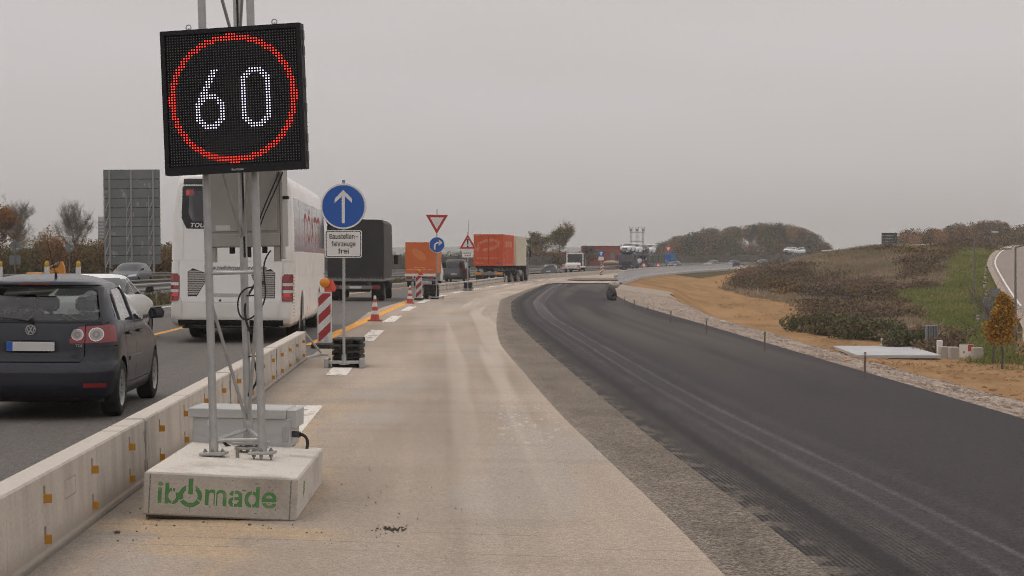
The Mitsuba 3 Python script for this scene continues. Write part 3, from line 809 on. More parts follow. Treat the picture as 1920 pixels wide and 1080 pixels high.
bmesh = mikit.ply(barrier_mesh(BL), 'barrier_concrete', smooth=False)
rmesh = mikit.ply(reflector_mesh(), 'amber_reflector')
jmesh = mikit.ply(tri(m3.Manifold.batch_boolean([box(0.055, 0.103, -0.018, 0.004, 0.02, 0.485), box(-0.094, -0.055, -0.012, 0.012, 0.03, 0.475), box(-0.094, 0.094, -0.006, 0.006, 0.03, 0.475)], m3.OpType.Add)), 'galvanised')
smesh = mikit.ply(tri(box(0.1125, 0.124, 0.05, BL - 0.05, 0.0, 0.022)), mat('dirty_rail', (0.19, 0.17, 0.145), rough=0.7))
slotm = mikit.ply(tri(box(0.05, 0.072, -0.021, 0.021, -0.049, 0.049)), 'dark_steel')
bwhere = ['nearest the camera, cut off by the left edge', 'beside the foundation block, second from the camera', 'third from the camera, behind the mast', 'farthest of the near row, at the open end', 'beyond the left picture edge']
for i, k in enumerate((1, 2, 3, 4, 0)):
    y0 = 13.97 + BL * (k - 2) * 1.0005
    nm = thing('concrete_barrier', f'low concrete barrier element with amber reflectors, {bwhere[i]}', 'barrier', 'near row of low concrete barriers')
    px_ = -2.89 + bs * (y0 - 13.97) - 0.112
    Mb = T4(mat4([px_, y0, float(G(px_, y0)) - 0.005], yaw=byaw))
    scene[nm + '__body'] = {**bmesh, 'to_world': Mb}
    scene[nm + '__base_rail'] = {**smesh, 'to_world': Mb}
    scene[nm + '__joint_plate'] = {**jmesh, 'to_world': Mb @ T4().translate([0, 0.0, 0])}
    for yc in (0.05, BL - 0.05):
        for zc in (0.13, 0.36):
            scene[key_for(nm + '__joint_slot')] = {**slotm, 'to_world': Mb @ T4().translate([0, yc, zc])}
    n_ = 0
    for q in range(4):
        for zc in (0.115, 0.355):
            scene[nm + '__reflector' + (f'_{n_:03d}' if n_ else '')] = {**rmesh, 'to_world': Mb @ T4().translate([0, BL * (q + 0.5) / 4, zc])}
            n_ += 1
# brace at the open end
ye = 13.97 + BL * 3
xe = -2.89 + bs * (ye - 13.97) - 0.112
Mb = mat4([xe, ye, float(G(xe, ye))], yaw=byaw)
br = thing('barrier_end_brace', 'galvanised triangular steel brace at the open barrier end', 'brace')
put(br, 'upright', box(-0.08, 0.10, 0.0, 0.03, 0.02, 0.50, 0.003), 'galvanised', Mb)
put(br, 'strut', cyl([0.08, 0.02, 0.46], [0.28, 1.25, 0.06], 0.022, 8), 'galvanised', Mb)
put(br, 'foot_rail', [box(0.03, 0.10, 0.03, 1.35, 0.0, 0.035).rotate([0, 0, -9]), box(0.2, 0.42, 1.2, 1.32, 0.0, 0.03)], 'galvanised', Mb)

# far run of the barrier, bending with the road
fm = {}
def far_element(y0, L, label, nm_group, det=True):
    dy = L * 0.96
    for _ in range(4):
        dx = float(x_bar(y0 + dy) - x_bar(y0)); dy = math.sqrt(max(L * L - dx * dx, 1))
    nm = thing('concrete_barrier', label, 'barrier', nm_group)
    xx = float(x_bar(y0))
    Mb = T4(mat4([xx, y0, float(G(xx, y0)) - 0.01], yaw=-math.atan2(dx, dy)))
    if 'b' not in fm:
        fm['b'] = mikit.ply(barrier_mesh(6.0, detail=False), 'barrier_concrete')
        r = [tri(box(0.08, 0.125, 0.75 * q + 0.35 - 0.03, 0.75 * q + 0.35 + 0.03, zc - 0.03, zc + 0.03)) for q in range(8) for zc in (0.13, 0.38)]
        fm['r'] = mikit.ply(trimesh.util.concatenate(r), 'slot_shadow_grey')
        fm['j'] = mikit.ply(tri(box(-0.09, 0.105, -0.02, 0.02, 0.02, 0.47)), 'dark_steel')
    scene[nm + '__body'] = {**fm['b'], 'to_world': Mb}
    if det:
        scene[nm + '__recess_row'] = {**fm['r'], 'to_world': Mb}
        labels[nm + '__recess_row'] = {'kind': 'stuff'}
        scene[nm + '__joint_plate'] = {**fm['j'], 'to_world': Mb}
    return y0 + dy


yy = 97.0
while yy < 262:
    yy = far_element(yy, 6.0, 'far concrete barrier element in the long bending row beside the orange trucks', 'far row of concrete barriers', yy < 190)
yy = 300.0
while yy < 430:
    yy = far_element(yy, 6.0, 'very distant concrete barrier element on the bend beyond the bridge', 'most distant row of concrete barriers', False)

# ------------------------------------------------------------------ signs on poles, beacons, cones
FACE = -math.pi / 2


def sign_stack(name_label, pos, n, w, l, h=0.095):
    st_ = thing('base_plate_stack', name_label, 'base plates')
    g = np.random.default_rng(int(pos[1] * 10))
    for k in range(n):
        z = k * h
        m = box(-w / 2, w / 2, 0, l, z + 0.012, z + h - 0.003, 0.012)
        for sx in (-1, 1):
            m = m - box(sx * w * 0.33 - 0.045, sx * w * 0.33 + 0.045, -0.1, 0.08, z + 0.025, z + h * 0.62) - box(sx * w * 0.12 - 0.03, sx * w * 0.12 + 0.03, -0.1, 0.05, z + 0.03, z + h * 0.5)
        m = m + box(-w / 2 + 0.05, w / 2 - 0.05, 0.03, l - 0.03, z - 0.001, z + 0.02)
        put(st_, 'plate', m, 'recycled_plastic', mat4(pos + np.array([g.normal() * 0.012, g.normal() * 0.02, 0]), yaw=g.normal() * 0.015))
    return st_


def sign_pole(name, label, pos, H, tilt=0.0, feet=0.36, r=0.024):
    Ms = mat4(pos, roll=tilt)
    p = thing(name, label, 'traffic sign')
    put(p, 'pole', cyl([0, 0, 0.05], [0, 0, H], r, 12), 'galvanised', Ms, smooth=30)
    put(p, 'pole_cap', cyl([0, 0, H], [0, 0, H + 0.02], r * 1.1, 12), 'black_plastic', Ms)
    ft = put(p, 'foot', [box(-feet * 0.78, feet * 0.78, -0.03, 0.03, 0.07, 0.12, 0.004), cyl([0, 0, 0.05], [0, 0, 0.22], r * 1.6, 10), box(-0.08, 0.08, 0.02, 0.30, 0.05, 0.075)], 'galvanised', mat4(pos))
    for sx in (-1, 1):
        put(ft, 'leg_plate', box(sx * feet * 0.8 - 0.035, sx * feet * 0.8 + 0.035, -0.05, 0.32, 0.0, 0.155, 0.006), 'galvanised', mat4(pos))
    return p, Ms


def disc(r, y0, y1, xc=0, zc=0):
    return prism(sg.Point(xc, zc).buffer(r, quad_segs=16), y0, y1)


def arrow_up(zc, s):
    return [(-0.055 * s, zc - 0.62 * s), (0.055 * s, zc - 0.62 * s), (0.055 * s, zc + 0.33 * s), (0.31 * s, zc + 0.10 * s), (0.31 * s, zc + 0.245 * s), (0, zc + 0.56 * s), (-0.31 * s, zc + 0.245 * s), (-0.31 * s, zc + 0.10 * s), (-0.055 * s, zc + 0.33 * s)]


# first sign: straight ahead only, with plate
p0 = gp(645, 690)
s1, M1 = sign_pole('straight_ahead_sign', 'round blue sign with white upward arrow above a lettered white plate', p0, 3.06, -0.002)
ppm = F / p0[1]
zc = EYE + (HOR - 387) * p0[1] / F - p0[2]
put(s1, 'sign_rim', disc(0.372, -0.052, -0.036, 0, zc), 'sign_white', M1)
sd = put(s1, 'sign_disc', disc(0.347, -0.055, -0.0525, 0, zc), 'sign_blue', M1)
put(sd, 'arrow', prism(arrow_up(zc + 0.01, 0.46), -0.0575, -0.0553), 'sign_white', M1)
put(s1, 'sign_back', disc(0.374, -0.0355, -0.028, 0, zc), 'sign_back', M1)
zp = EYE + (HOR - 457.5) * p0[1] / F - p0[2]
pw, ph = 0.605, 0.455
put(s1, 'plate', prism(rrect(-pw / 2, pw / 2, zp - ph / 2, zp + ph / 2, 0.04), -0.052, -0.036), 'sign_white', M1, label='white plate reading Baustellenfahrzeuge frei')
put(s1, 'plate_border', prism(rrect(-pw / 2 + 0.014, pw / 2 - 0.014, zp - ph / 2 + 0.014, zp + ph / 2 - 0.014, 0.03).difference(rrect(-pw / 2 + 0.027, pw / 2 - 0.027, zp - ph / 2 + 0.027, zp + ph / 2 - 0.027, 0.02)), -0.0535, -0.0525), 'sign_black', M1)
for txt, dz_, wd in (('Baustellen-', 0.085, 0.46), ('fahrzeuge', -0.035, 0.395), ('frei', -0.155, 0.18)):
    t = letters(txt, 0.078, 0.002, True)
    t.apply_scale([wd / (t.bounds[1, 0] - t.bounds[0, 0]), 1, 1])
    t.apply_translation([0, -0.0535, zp + dz_])
    put(s1, 'lettering', t, 'sign_black', M1)
for zz in (zc + 0.15, zc - 0.15, zp):
    put(s1, 'clamp', box(-0.05, 0.05, -0.0275, 0.03, zz - 0.018, zz + 0.018, 0.003), 'bolt_steel', M1)
sign_stack('stack of five black recycled plastic base plates behind the straight ahead sign', p0 + np.array([0.02, 0.12, 0.0]), 5, 0.47, 0.8)


def triangle(cx, cz, s, up=True, r=0.0):
    h = s * math.sqrt(3) / 2
    k = 1 if up else -1
    p = sg.Polygon([(cx - s / 2, cz - k * h / 3), (cx + s / 2, cz - k * h / 3), (cx, cz + k * 2 * h / 3)])
    return p.buffer(-r).buffer(r) if r else p


def tri_sign(p, Ms, zc, s, up):
    put(p, 'sign_rim', prism(triangle(0, zc, s, up, 0.03), -0.05, -0.036), 'sign_white', Ms)
    f = put(p, 'sign_border', prism(triangle(0, zc, s - 0.05, up, 0.02).difference(triangle(0, zc, s * 0.60, up, 0.01)), -0.053, -0.0505), 'sign_red', Ms)
    put(p, 'sign_back', prism(triangle(0, zc, s, up, 0.03), -0.0355, -0.03), 'sign_back', Ms)
    return f


p0 = gp(818, 561)
s2, M2 = sign_pole('give_way_sign', 'inverted red and white triangle above a round blue right turn sign', p0, EYE + (HOR - 394) * p0[1] / F - p0[2], 0.008, 0.4)
sz = p0[1] / F
tri_sign(s2, M2, EYE + (HOR - 415) * sz - p0[2], 1.07, False)
zc = EYE + (HOR - 459) * sz - p0[2]
put(s2, 'turn_disc_rim', disc(0.365, -0.052, -0.036, 0.01, zc), 'sign_white', M2)
td = put(s2, 'turn_disc', disc(0.345, -0.055, -0.0525, 0.01, zc), 'sign_blue', M2)
arc = [(-0.09 + 0.0, zc - 0.24)] + [(-0.09 + 0.15 * (1 - math.cos(t)), zc - 0.05 + 0.15 * math.sin(t)) for t in np.linspace(0, np.pi / 2, 8)] + [(0.14, zc + 0.10)]
put(td, 'arrow', prism(line_poly(arc, 0.075).union(sg.Polygon([(0.10, zc + 0.24), (0.27, zc + 0.10), (0.10, zc - 0.04), (0.10, zc + 0.02), (0.165, zc + 0.10), (0.10, zc + 0.18)])), -0.0575, -0.0553), 'sign_white', M2)
sign_stack('tall stack of black recycled plastic base plates beside the give way sign', p0 + np.array([-0.27, 0.35, 0.0]), 7, 0.72, 0.8, 0.098)

p0 = gp(877, 545)
sz = p0[1] / F
s3, M3 = sign_pole('danger_sign', 'red edged warning triangle with exclamation mark above a small white plate', p0, EYE + (HOR - 436) * sz - p0[2], 0.0, 0.4)
zc = EYE + (HOR - 457.5) * sz - p0[2]
f = tri_sign(s3, M3, zc, 1.07, True)
put(f, 'exclamation_mark', [prism([(-0.035, zc + 0.02 - 0.07), (0.035, zc + 0.02 - 0.07), (0.055, zc + 0.30), (-0.055, zc + 0.30)], -0.0535, -0.0505), disc(0.055, -0.0535, -0.0505, 0, zc - 0.15)], 'sign_black', M3)
zp = EYE + (HOR - 476.5) * sz - p0[2]
put(s3, 'plate', prism(rrect(-0.34, 0.34, zp - 0.2, zp + 0.2, 0.03), -0.05, -0.036), 'sign_white', M3)
for txt, dz_, wd in (('Baustellen-', 0.03, 0.5), ('ausfahrt', -0.12, 0.38)):
    t = letters(txt, 0.09, 0.002, True)
    t.apply_scale([wd / (t.bounds[1, 0] - t.bounds[0, 0]), 1, 1]); t.apply_translation([0, -0.0525, zp + dz_])
    put(s3, 'lettering', t, 'sign_black', M3)
put(s3, 'antenna_rod', cyl([0.03, 0, 3.0], [0.07, 0, EYE + (HOR - 413) * sz - p0[2]], 0.012, 6), 'dark_steel', M3)
sign_stack('stack of black base plates in front of the far barrier under the danger sign', p0 + np.array([0, 0.12, 0.0]), 5, 0.5, 0.8, 0.1)


def beacon(label, p, tilt=0.0, yaw=0.0, lamp=True, scale=1.0, side=1):
    b = thing('guide_beacon', label, 'beacon', 'guide beacons along the road works')
    Mb = mat4(p, yaw=yaw, roll=tilt) @ np.diag([scale, scale, scale, 1])
    z0, z1, w = 0.10, 1.12, 0.29
    put(b, 'board', prism(rrect(-w / 2, w / 2, z0, z1, 0.015), -0.012, 0.025), 'beacon_white', Mb)
    pane = sg.box(-w / 2 + 0.018, z0 + 0.03, w / 2 - 0.02, z1 - 0.02)
    for k in range(-2, 5):
        zz = z0 + 0.12 + k * 0.36
        st_ = sg.Polygon([(-0.3, zz - 0.28 * side), (0.3, zz + 0.28 * side), (0.3, zz + 0.28 * side + 0.19), (-0.3, zz - 0.28 * side + 0.19)]).intersection(pane)
        if st_.area > 0.002:
            put(b, 'red_stripe', prism(st_, -0.0145, -0.0123), 'beacon_red', Mb)
    put(b, 'handle', box(-0.05, 0.05, 0.026, 0.05, z1 - 0.2, z1 - 0.14), 'beacon_white', Mb)
    put(b, 'foot', box(-0.2, 0.2, -0.42, 0.42, 0, 0.095, 0.02), 'recycled_plastic', mat4(p, yaw=yaw))
    if lamp:
        lp = thing('warning_lamp', label.replace('guide beacon', 'flashing lamp').replace('red and white striped', 'round amber'), 'lamp', 'amber warning lamps on the beacons')
        put(lp, 'lens', lathe([(0, -0.05), (0.05, -0.045), (0.092, -0.02), (0.1, 0.0), (0.1, 0.03), (0, 0.03)], 'y', 24), 'amber_lens', Mb @ trimesh.transformations.translation_matrix([0, 0, z1 + 0.19]), smooth=30)
        put(lp, 'housing', m3.Manifold.hull_points(np.array([[-0.06, 0.0, z1 + 0.01], [0.10, 0.0, z1 + 0.01], [0.13, 0.16, z1 + 0.01], [-0.03, 0.16, z1 + 0.01], [-0.04, 0.02, z1 + 0.25], [0.07, 0.02, z1 + 0.27], [0.11, 0.1, z1 + 0.22], [0.0, 0.1, z1 + 0.22], [0.17, 0.12, z1 + 0.08]])), 'lamp_red', Mb @ trimesh.transformations.translation_matrix([0.045, 0.035, 0]))


beacon('red and white striped guide beacon at the open barrier end, nearest of the beacons', gp(609, 652), tilt=-0.004, yaw=-0.1)
beacon('red and white striped guide beacon beside the give way sign and second cone', gp(785, 563))
beacon('red and white striped guide beacon standing far off before the red building', on(11.6, 229), tilt=0.12, lamp=False, scale=1.25)


def cone(label, p):
    c = thing('traffic_cone', label, 'traffic cone', 'traffic cones on the orange line')
    Mc = mat4(p)
    rad_ = lambda z: 0.135 + (0.028 - 0.135) * (z - 0.05) / 0.70
    put(c, 'base', tri(box(-0.2, 0.2, -0.2, 0.2, 0.0, 0.045, 0.012)), 'cone_red', Mc)
    cuts = [0.046, 0.20, 0.31, 0.42, 0.55, 0.65, 0.75]
    for k in range(6):
        a, b = cuts[k], cuts[k + 1]
        prof = [(0, a), (rad_(a), a), (rad_(b), b), (0, b)]
        if k == 5:
            prof = [(0, a), (rad_(a), a), (rad_(b) + 0.004, b - 0.02), (rad_(b) - 0.004, b), (0, b)]
        put(c, 'white_band' if k % 2 else 'red_band', lathe(prof, 'z', 24), 'beacon_white' if k % 2 else 'cone_red', Mc, smooth=30)


cone('red and white traffic cone on the orange line, nearer one', gp(703, 602))
cone('red and white traffic cone on the orange line, farther one beside a beacon', gp(768.5, 569))

# far information sign: blue square over a white plate
p0 = on(11.6 + 0.2, 232)
p0[0] = (1127 - 960) / F * 232
s4 = thing('blue_square_sign', 'small blue square sign with white mark over a white plate, far off', 'traffic sign')
zz = lambda y: EYE + (HOR - y) * 232 / F
put(s4, 'pole', cyl([p0[0], 232, p0[2]], [p0[0], 232, zz(470)], 0.04, 8), 'galvanised')
put(s4, 'sign_face', box(p0[0] - 0.36, p0[0] + 0.36, 231.9, 231.95, zz(480.5), zz(471)), 'sign_blue')
put(s4, 'white_mark', [box(p0[0] - 0.09, p0[0] + 0.09, 231.88, 231.899, zz(479), zz(474.5)), box(p0[0] - 0.2, p0[0] + 0.2, 231.88, 231.899, zz(474.5), zz(472.5))], 'sign_white')
put(s4, 'plate', box(p0[0] - 0.36, p0[0] + 0.36, 231.9, 231.95, zz(488), zz(481.5)), 'sign_white')

# ------------------------------------------------------------------ crumbs and stones on the concrete
g = np.random.default_rng(3)
spots = []
for (px, py, n, sx, sy) in ((735, 993, 60, 22, 4), (720, 940, 20, 60, 30), (760, 960, 14, 40, 50), (705, 905, 8, 30, 40), (300, 985, 30, 60, 18), (220, 1000, 12, 50, 30), (450, 990, 26, 90, 10), (250, 960, 12, 25, 12), (620, 700, 14, 120, 40), (800, 900, 22, 200, 120), (560, 1000, 30, 120, 30), (670, 720, 18, 60, 25), (640, 650, 8, 40, 8)):
    for _ in range(n):
        q = gp(px + g.normal() * sx * 0.6, min(1075, max(py + g.normal() * sy * 0.6, 620)))
        if q[0] > float(x_bar(q[1])) + 0.05 and not (-2.6 < q[0] < -1.42 and 11.93 < q[1] < 14.3):
            spots.append(q)
spots = np.array(spots)
rocks = jitter_rock(1.0, 5)
sz = 0.002 + 0.006 * g.random(len(spots)) ** 3
sz[:60] += 0.004
structure_key = put(None, 'crumbs', many(rocks, spots + np.array([0, 0, 0.003]), sz, 2), mat('crumb_dark', (0.055, 0.045, 0.038), rough=0.9))
labels[structure_key] = {'kind': 'stuff', 'label': 'dark crumbs and grit scattered on the concrete', 'category': 'grit'}
for i, (px, py, r) in enumerate(((220, 1000, 0.020), (468, 985, 0.012))):
    one('stone', jitter_rock(r, 20 + i), mat('stone_brown', (0.13, 0.085, 0.06), rough=0.9) if i == 0 else 'stone_brown', 'small brown stone lying on sand ' + ('near the barrier foot' if i == 0 else 'before the block'), 'stone', M=mat4(gp(px, py) + np.array([0, 0, r * 0.4])))
# ------------------------------------------------------------------ vehicles: bodies from stacked plan outlines
class Shell:
    """rows: z, half width, rear end y, front end y. Rounded plan outline at every level; local x right, y forward, z up."""

    def __init__(self, rows, rc=(0.5, 0.6), n=(2.6, 2.4), levels=44, K=9, S=9):
        r = np.array(rows, float)
        self.f = [PchipInterpolator(r[:, 0], r[:, k]) for k in (1, 2, 3)]
        self.z0, self.z1 = r[0, 0], r[-1, 0]
        zz = np.linspace(self.z0, self.z1, levels)
        self.zs = np.unique(np.r_[zz, r[:, 0], self.z1 - np.geomspace(0.004, 0.08, 5)])
        self.rc, self.n, self.K, self.S = rc, n, K, S
        self.cache = {}

    def outline(self, z, off):
        w, yr, yf = (float(f(np.clip(z, self.z0, self.z1))) for f in self.f)
        w, yr, yf = max(w + off, 0.012), yr - off, yf + off
        if yf - yr < 0.05:
            c = (yf + yr) / 2; yr, yf = c - 0.025, c + 0.025
        rr, rf = min(self.rc[0], 0.45 * (yf - yr)), min(self.rc[1], 0.45 * (yf - yr))
        a = np.linspace(0, np.pi / 2, self.K)
        xr, tr = w * np.sin(a) ** (2 / self.n[0]), rr * (1 - np.cos(a) ** (2 / self.n[0]))
        xf, tf = w * np.sin(a) ** (2 / self.n[1]), rf * (1 - np.cos(a) ** (2 / self.n[1]))
        ym = np.linspace(yr + rr, yf - rf, self.S + 2)[1:-1]
        hx = np.r_[xr, np.full(self.S, w), xf[::-1]]
        hy = np.r_[yr + tr, ym, (yf - tf)[::-1]]
        return np.r_[hx, -hx[-2:0:-1]], np.r_[hy, hy[-2:0:-1]]

    def solid(self, off=0.0, lo=None, hi=None, zoff=True):
        key = (round(off, 5), lo, hi)
        if key in self.cache:
            return self.cache[key]
        lo_, hi_ = (self.z0 if lo is None else lo), (self.z1 if hi is None else hi)
        zs = np.unique(np.r_[lo_, self.zs[(self.zs > lo_ + 1e-4) & (self.zs < hi_ - 1e-4)], hi_])
        V = []
        for z in zs:
            x, y = self.outline(z, off)
            V.append(np.stack([x, y, np.full(len(x), z)], -1))
        N = len(V[0])
        V = np.array(V)
        if hi is None:
            V[-1, :, 2] += off
        if lo is None:
            V[0, :, 2] -= off
        nl = len(zs)
        v = V.reshape(-1, 3)
        i, j = np.meshgrid(np.arange(nl - 1), np.arange(N), indexing='ij')
        q = np.stack([i * N + j, i * N + (j + 1) % N, (i + 1) * N + (j + 1) % N, (i + 1) * N + j], -1).reshape(-1, 4)
        f = np.vstack([q[:, [0, 1, 2]], q[:, [0, 2, 3]]])
        # caps as strips between the left and right halves
        cap = []
        H = N // 2
        for k in range(H):
            a, b, c, d = k, k + 1, (N - k - 1) % N, (N - k) % N
            t = [[a, c, b]] if k == 0 else ([[a, d, b]] if b == c else [[a, d, b], [b, d, c]])
            cap += t
        cap = np.array(cap)
        f = np.vstack([f, cap, cap[:, ::-1] + (nl - 1) * N])
        m = m3.Manifold(m3.Mesh(v.astype(np.float32), f.astype(np.uint32)))
        if m.is_empty() or m.volume() < 0:
            m = m3.Manifold(m3.Mesh(v.astype(np.float32), f[:, ::-1].astype(np.uint32)))
        self.cache[key] = m
        return m

    def skin(self, out, inn):
        k = ('s', out, inn)
        if k not in self.cache:
            self.cache[k] = self.solid(out) - self.solid(-inn)
        return self.cache[k]

    def patch(self, poly, axis, lo, hi, out=0.004, inn=0.012):
        return self.skin(out, inn) ^ prism(poly, lo, hi, axis)

    def groove(self, pts, axis, lo, hi, w=0.013, depth=0.02):
        return self.skin(0.03, depth) ^ prism(line_poly(pts, w), lo, hi, axis)


def mirror_x(m):
    m = tri(m).copy()
    m.vertices[:, 0] *= -1
    m.invert()
    return m


def poly_mirror(p):
    return [(-a, b) for a, b in p][::-1]


tyre_mat = mat('tyre_rubber', (0.02, 0.019, 0.018), rough=0.85)
mat('wheel_silver', (0.42, 0.42, 0.42), rough=0.35, metal=0.75)
mat('car_paint_dark', (0.0105, 0.0130, 0.0235), rough=0.22, metal=0.1, spec=0.45, coat=0.6)
mat('car_trim_black', (0.012, 0.012, 0.013), rough=0.45)
mat('car_glass_dark', (0.012, 0.014, 0.016), rough=0.06, spec=0.9)
mat('car_paint_white', (0.80, 0.80, 0.80), rough=0.3, coat=0.8)
mat('car_paint_grey', (0.19, 0.18, 0.175), rough=0.32, metal=0.5, coat=0.8)
mat('car_paint_blue', (0.035, 0.055, 0.095), rough=0.32, metal=0.4, coat=0.8)
mat('van_paint_grey', (0.085, 0.095, 0.11), rough=0.32, metal=0.4, coat=0.8)
mat('tail_red', (0.22, 0.005, 0.009), rough=0.12, spec=0.8, coat=0.8)
mat('lamp_chrome', (0.27, 0.22, 0.21), rough=0.25, metal=0.3)
mat('lamp_lens_grey', (0.36, 0.33, 0.32), rough=0.12, spec=0.8, coat=1.0)
mat('lamp_clear', (0.55, 0.55, 0.54), rough=0.1, spec=0.8, coat=1.0)
mat('chrome', (0.70, 0.70, 0.70), rough=0.12, metal=1.0)
mat('seat_cloth', (0.035, 0.034, 0.034), rough=0.9)
mat('plate_blue', (0.02, 0.10, 0.45), rough=0.4)
scene['car_window'] = {'type': 'thindielectric', 'specular_transmittance': rgb((0.50, 0.53, 0.51))}
scene['bus_window'] = {'type': 'thindielectric', 'specular_transmittance': rgb((0.30, 0.31, 0.31))}


def wheel_parts(R=0.315, w=0.2, spokes=7, simple=False):
    """wheel centred at the origin, axle along x, outer side +x"""
    r = R
    tyre = lathe([(r * 0.62, -w * 0.46), (r * 0.9, -w / 2), (r * 0.985, -w * 0.40), (r, -w * 0.25), (r, w * 0.25), (r * 0.985, w * 0.40), (r * 0.9, w / 2), (r * 0.66, w * 0.48), (r * 0.63, w * 0.40), (r * 0.62, -w * 0.46)], 'x', 16 if simple else 32)
    if simple:
        rim = lathe([(0, w * 0.28), (r * 0.62, w * 0.43), (r * 0.64, w * 0.30), (0, w * 0.1)], 'x', 14)
        return [('tyre', tyre, 'tyre_rubber', 40), ('rim', rim, 'wheel_silver', 40)]
    rim = lathe([(0, w * 0.30), (r * 0.16, w * 0.31), (r * 0.22, w * 0.26), (r * 0.56, w * 0.40), (r * 0.645, w * 0.475), (r * 0.66, w * 0.44), (r * 0.62, w * 0.2), (0, w * 0.05)], 'x', 36)
    m = m3.Manifold(m3.Mesh(rim.vertices.astype(np.float32), rim.faces.astype(np.uint32)))
    if m.volume() <= 0:
        rim.invert()
        m = m3.Manifold(m3.Mesh(rim.vertices.astype(np.float32), rim.faces.astype(np.uint32)))
    for k in range(spokes):
        a = 2 * math.pi * k / spokes
        m = m - cyl([w * 0.28, r * 0.40 * math.cos(a), r * 0.40 * math.sin(a)], [w * 0.6, r * 0.40 * math.cos(a), r * 0.40 * math.sin(a)], r * 0.10, 10)
    return [('tyre', tyre, 'tyre_rubber', 40), ('rim', m, 'wheel_silver', 30)]


def finish(parts):
    """list of (path, mesh, bsdf, smooth, label) -> the same with ply dicts that copies share"""
    return [(p, mikit.ply(tri(m), b, smooth=s), l) for p, m, b, s, l in parts]


def place(name, label, cat, parts, Mw, group=None, swap=None):
    k = thing(name, label, cat, group)
    to = T4(np.asarray(Mw))
    for p, d, l in parts:
        kk = key_for(f'{k}__{p}')
        dd = {**d, 'to_world': to}
        if swap and d['bsdf'].get('id') in swap:
            dd['bsdf'] = {'type': 'ref', 'id': swap[d['bsdf']['id']]}
        scene[kk] = dd
        if l:
            labels[kk] = {'label': l} if l != 'stuff' else {'kind': 'stuff'}
    return k


def add_wheels(parts, xs, ys, R, w=0.2, simple=True, spokes=7):
    wp = wheel_parts(R, w, spokes, simple)
    n = 0
    for y in ys:
        for sx in (-1, 1):
            pre = 'wheel' if n == 0 else f'wheel_{n:03d}'
            for nm, m, b, s in wp:
                q = tri(m).copy()
                if sx < 0:
                    q.vertices[:, 0] *= -1; q.invert()
                q.apply_translation([sx * xs, y, R])
                parts.append((f'{pre}__{nm}', q, b, s, None))
            n += 1


def arches(m, xs, ys, R, x_in=0.45):
    for y in ys:
        for sx in (-1, 1):
            m = m - cyl([sx * x_in, y, R * 1.02], [sx * 2.0, y, R * 1.02], R * 1.13, 28)
    return m


# ---------------------------------------------------------------- the dark hatchback, nearest car
rows = [(0.20, 0.79, 0.16, 4.02), (0.27, 0.84, 0.05, 4.14), (0.40, 0.868, 0.0, 4.19), (0.52, 0.878, 0.0, 4.205), (0.60, 0.88, 0.025, 4.18), (0.64, 0.88, 0.055, 4.16), (0.75, 0.878, 0.075, 4.05), (0.85, 0.872, 0.078, 3.85), (0.93, 0.865, 0.085, 3.55), (1.02, 0.85, 0.10, 3.16), (1.08, 0.832, 0.12, 3.05),
        (1.20, 0.785, 0.185, 2.84), (1.33, 0.735, 0.27, 2.60), (1.43, 0.680, 0.335, 2.36), (1.455, 0.66, 0.33, 2.28), (1.47, 0.645, 0.24, 2.22), (1.50, 0.60, 0.25, 2.08), (1.53, 0.54, 0.42, 1.92), (1.56, 0.42, 0.75, 1.70), (1.58, 0.25, 1.0, 1.5)]
S = Shell(rows, rc=(0.62, 0.8), n=(2.7, 2.3), levels=60, K=14, S=18)
body = S.solid()
cav_rows = [(0.42, 0.76, 0.34, 2.9), (0.9, 0.79, 0.22, 2.95), (1.02, 0.785, 0.19, 2.98), (1.08, 0.765, 0.20, 2.93), (1.20, 0.72, 0.265, 2.72), (1.33, 0.67, 0.35, 2.48), (1.42, 0.625, 0.42, 2.26), (1.48, 0.57, 0.47, 2.05), (1.51, 0.45, 0.7, 1.85), (1.53, 0.3, 0.95, 1.6)]
cav = Shell(cav_rows, rc=(0.5, 0.7), n=(2.7, 2.3), levels=30, K=10, S=12).solid()
body = arches(body, 0.76, (0.80, 3.378), 0.315)
rear_win = rrect(-0.1, 0.1, 1.085, 1.425, 0.02)
rear_win = sg.Polygon([(-0.705, 1.085), (0.705, 1.085), (0.70, 1.12), (0.625, 1.425), (-0.625, 1.425), (-0.70, 1.12)]).buffer(-0.05).buffer(0.05)
front_win = sg.Polygon([(-0.70, 1.06), (0.70, 1.06), (0.60, 1.45), (-0.60, 1.45)]).buffer(-0.05).buffer(0.05)
q_win = sg.Polygon([(0.56, 1.09), (0.80, 1.07), (0.88, 1.37), (0.80, 1.36)]).buffer(-0.015).buffer(0.015)
rd_win = sg.Polygon([(0.845, 1.065), (1.70, 1.045), (1.70, 1.43), (0.99, 1.415)]).buffer(-0.02).buffer(0.02)
fd_win = sg.Polygon([(1.79, 1.04), (2.72, 1.03), (2.56, 1.22), (2.20, 1.43), (1.79, 1.435)]).buffer(-0.02).buffer(0.02)
tri_win = sg.Polygon([(2.79, 1.03), (3.0, 1.03), (2.62, 1.26)]).buffer(-0.01).buffer(0.01)
cut = [prism(rear_win, -0.5, 0.75, 'y'), prism(front_win, 2.1, 3.6, 'y')]
for pw_ in (q_win, rd_win, fd_win, tri_win):
    cut.append(prism(pw_, -1.2, 1.2, 'x'))
body = body - cav - m3.Manifold.batch_boolean(cut, m3.OpType.Add)
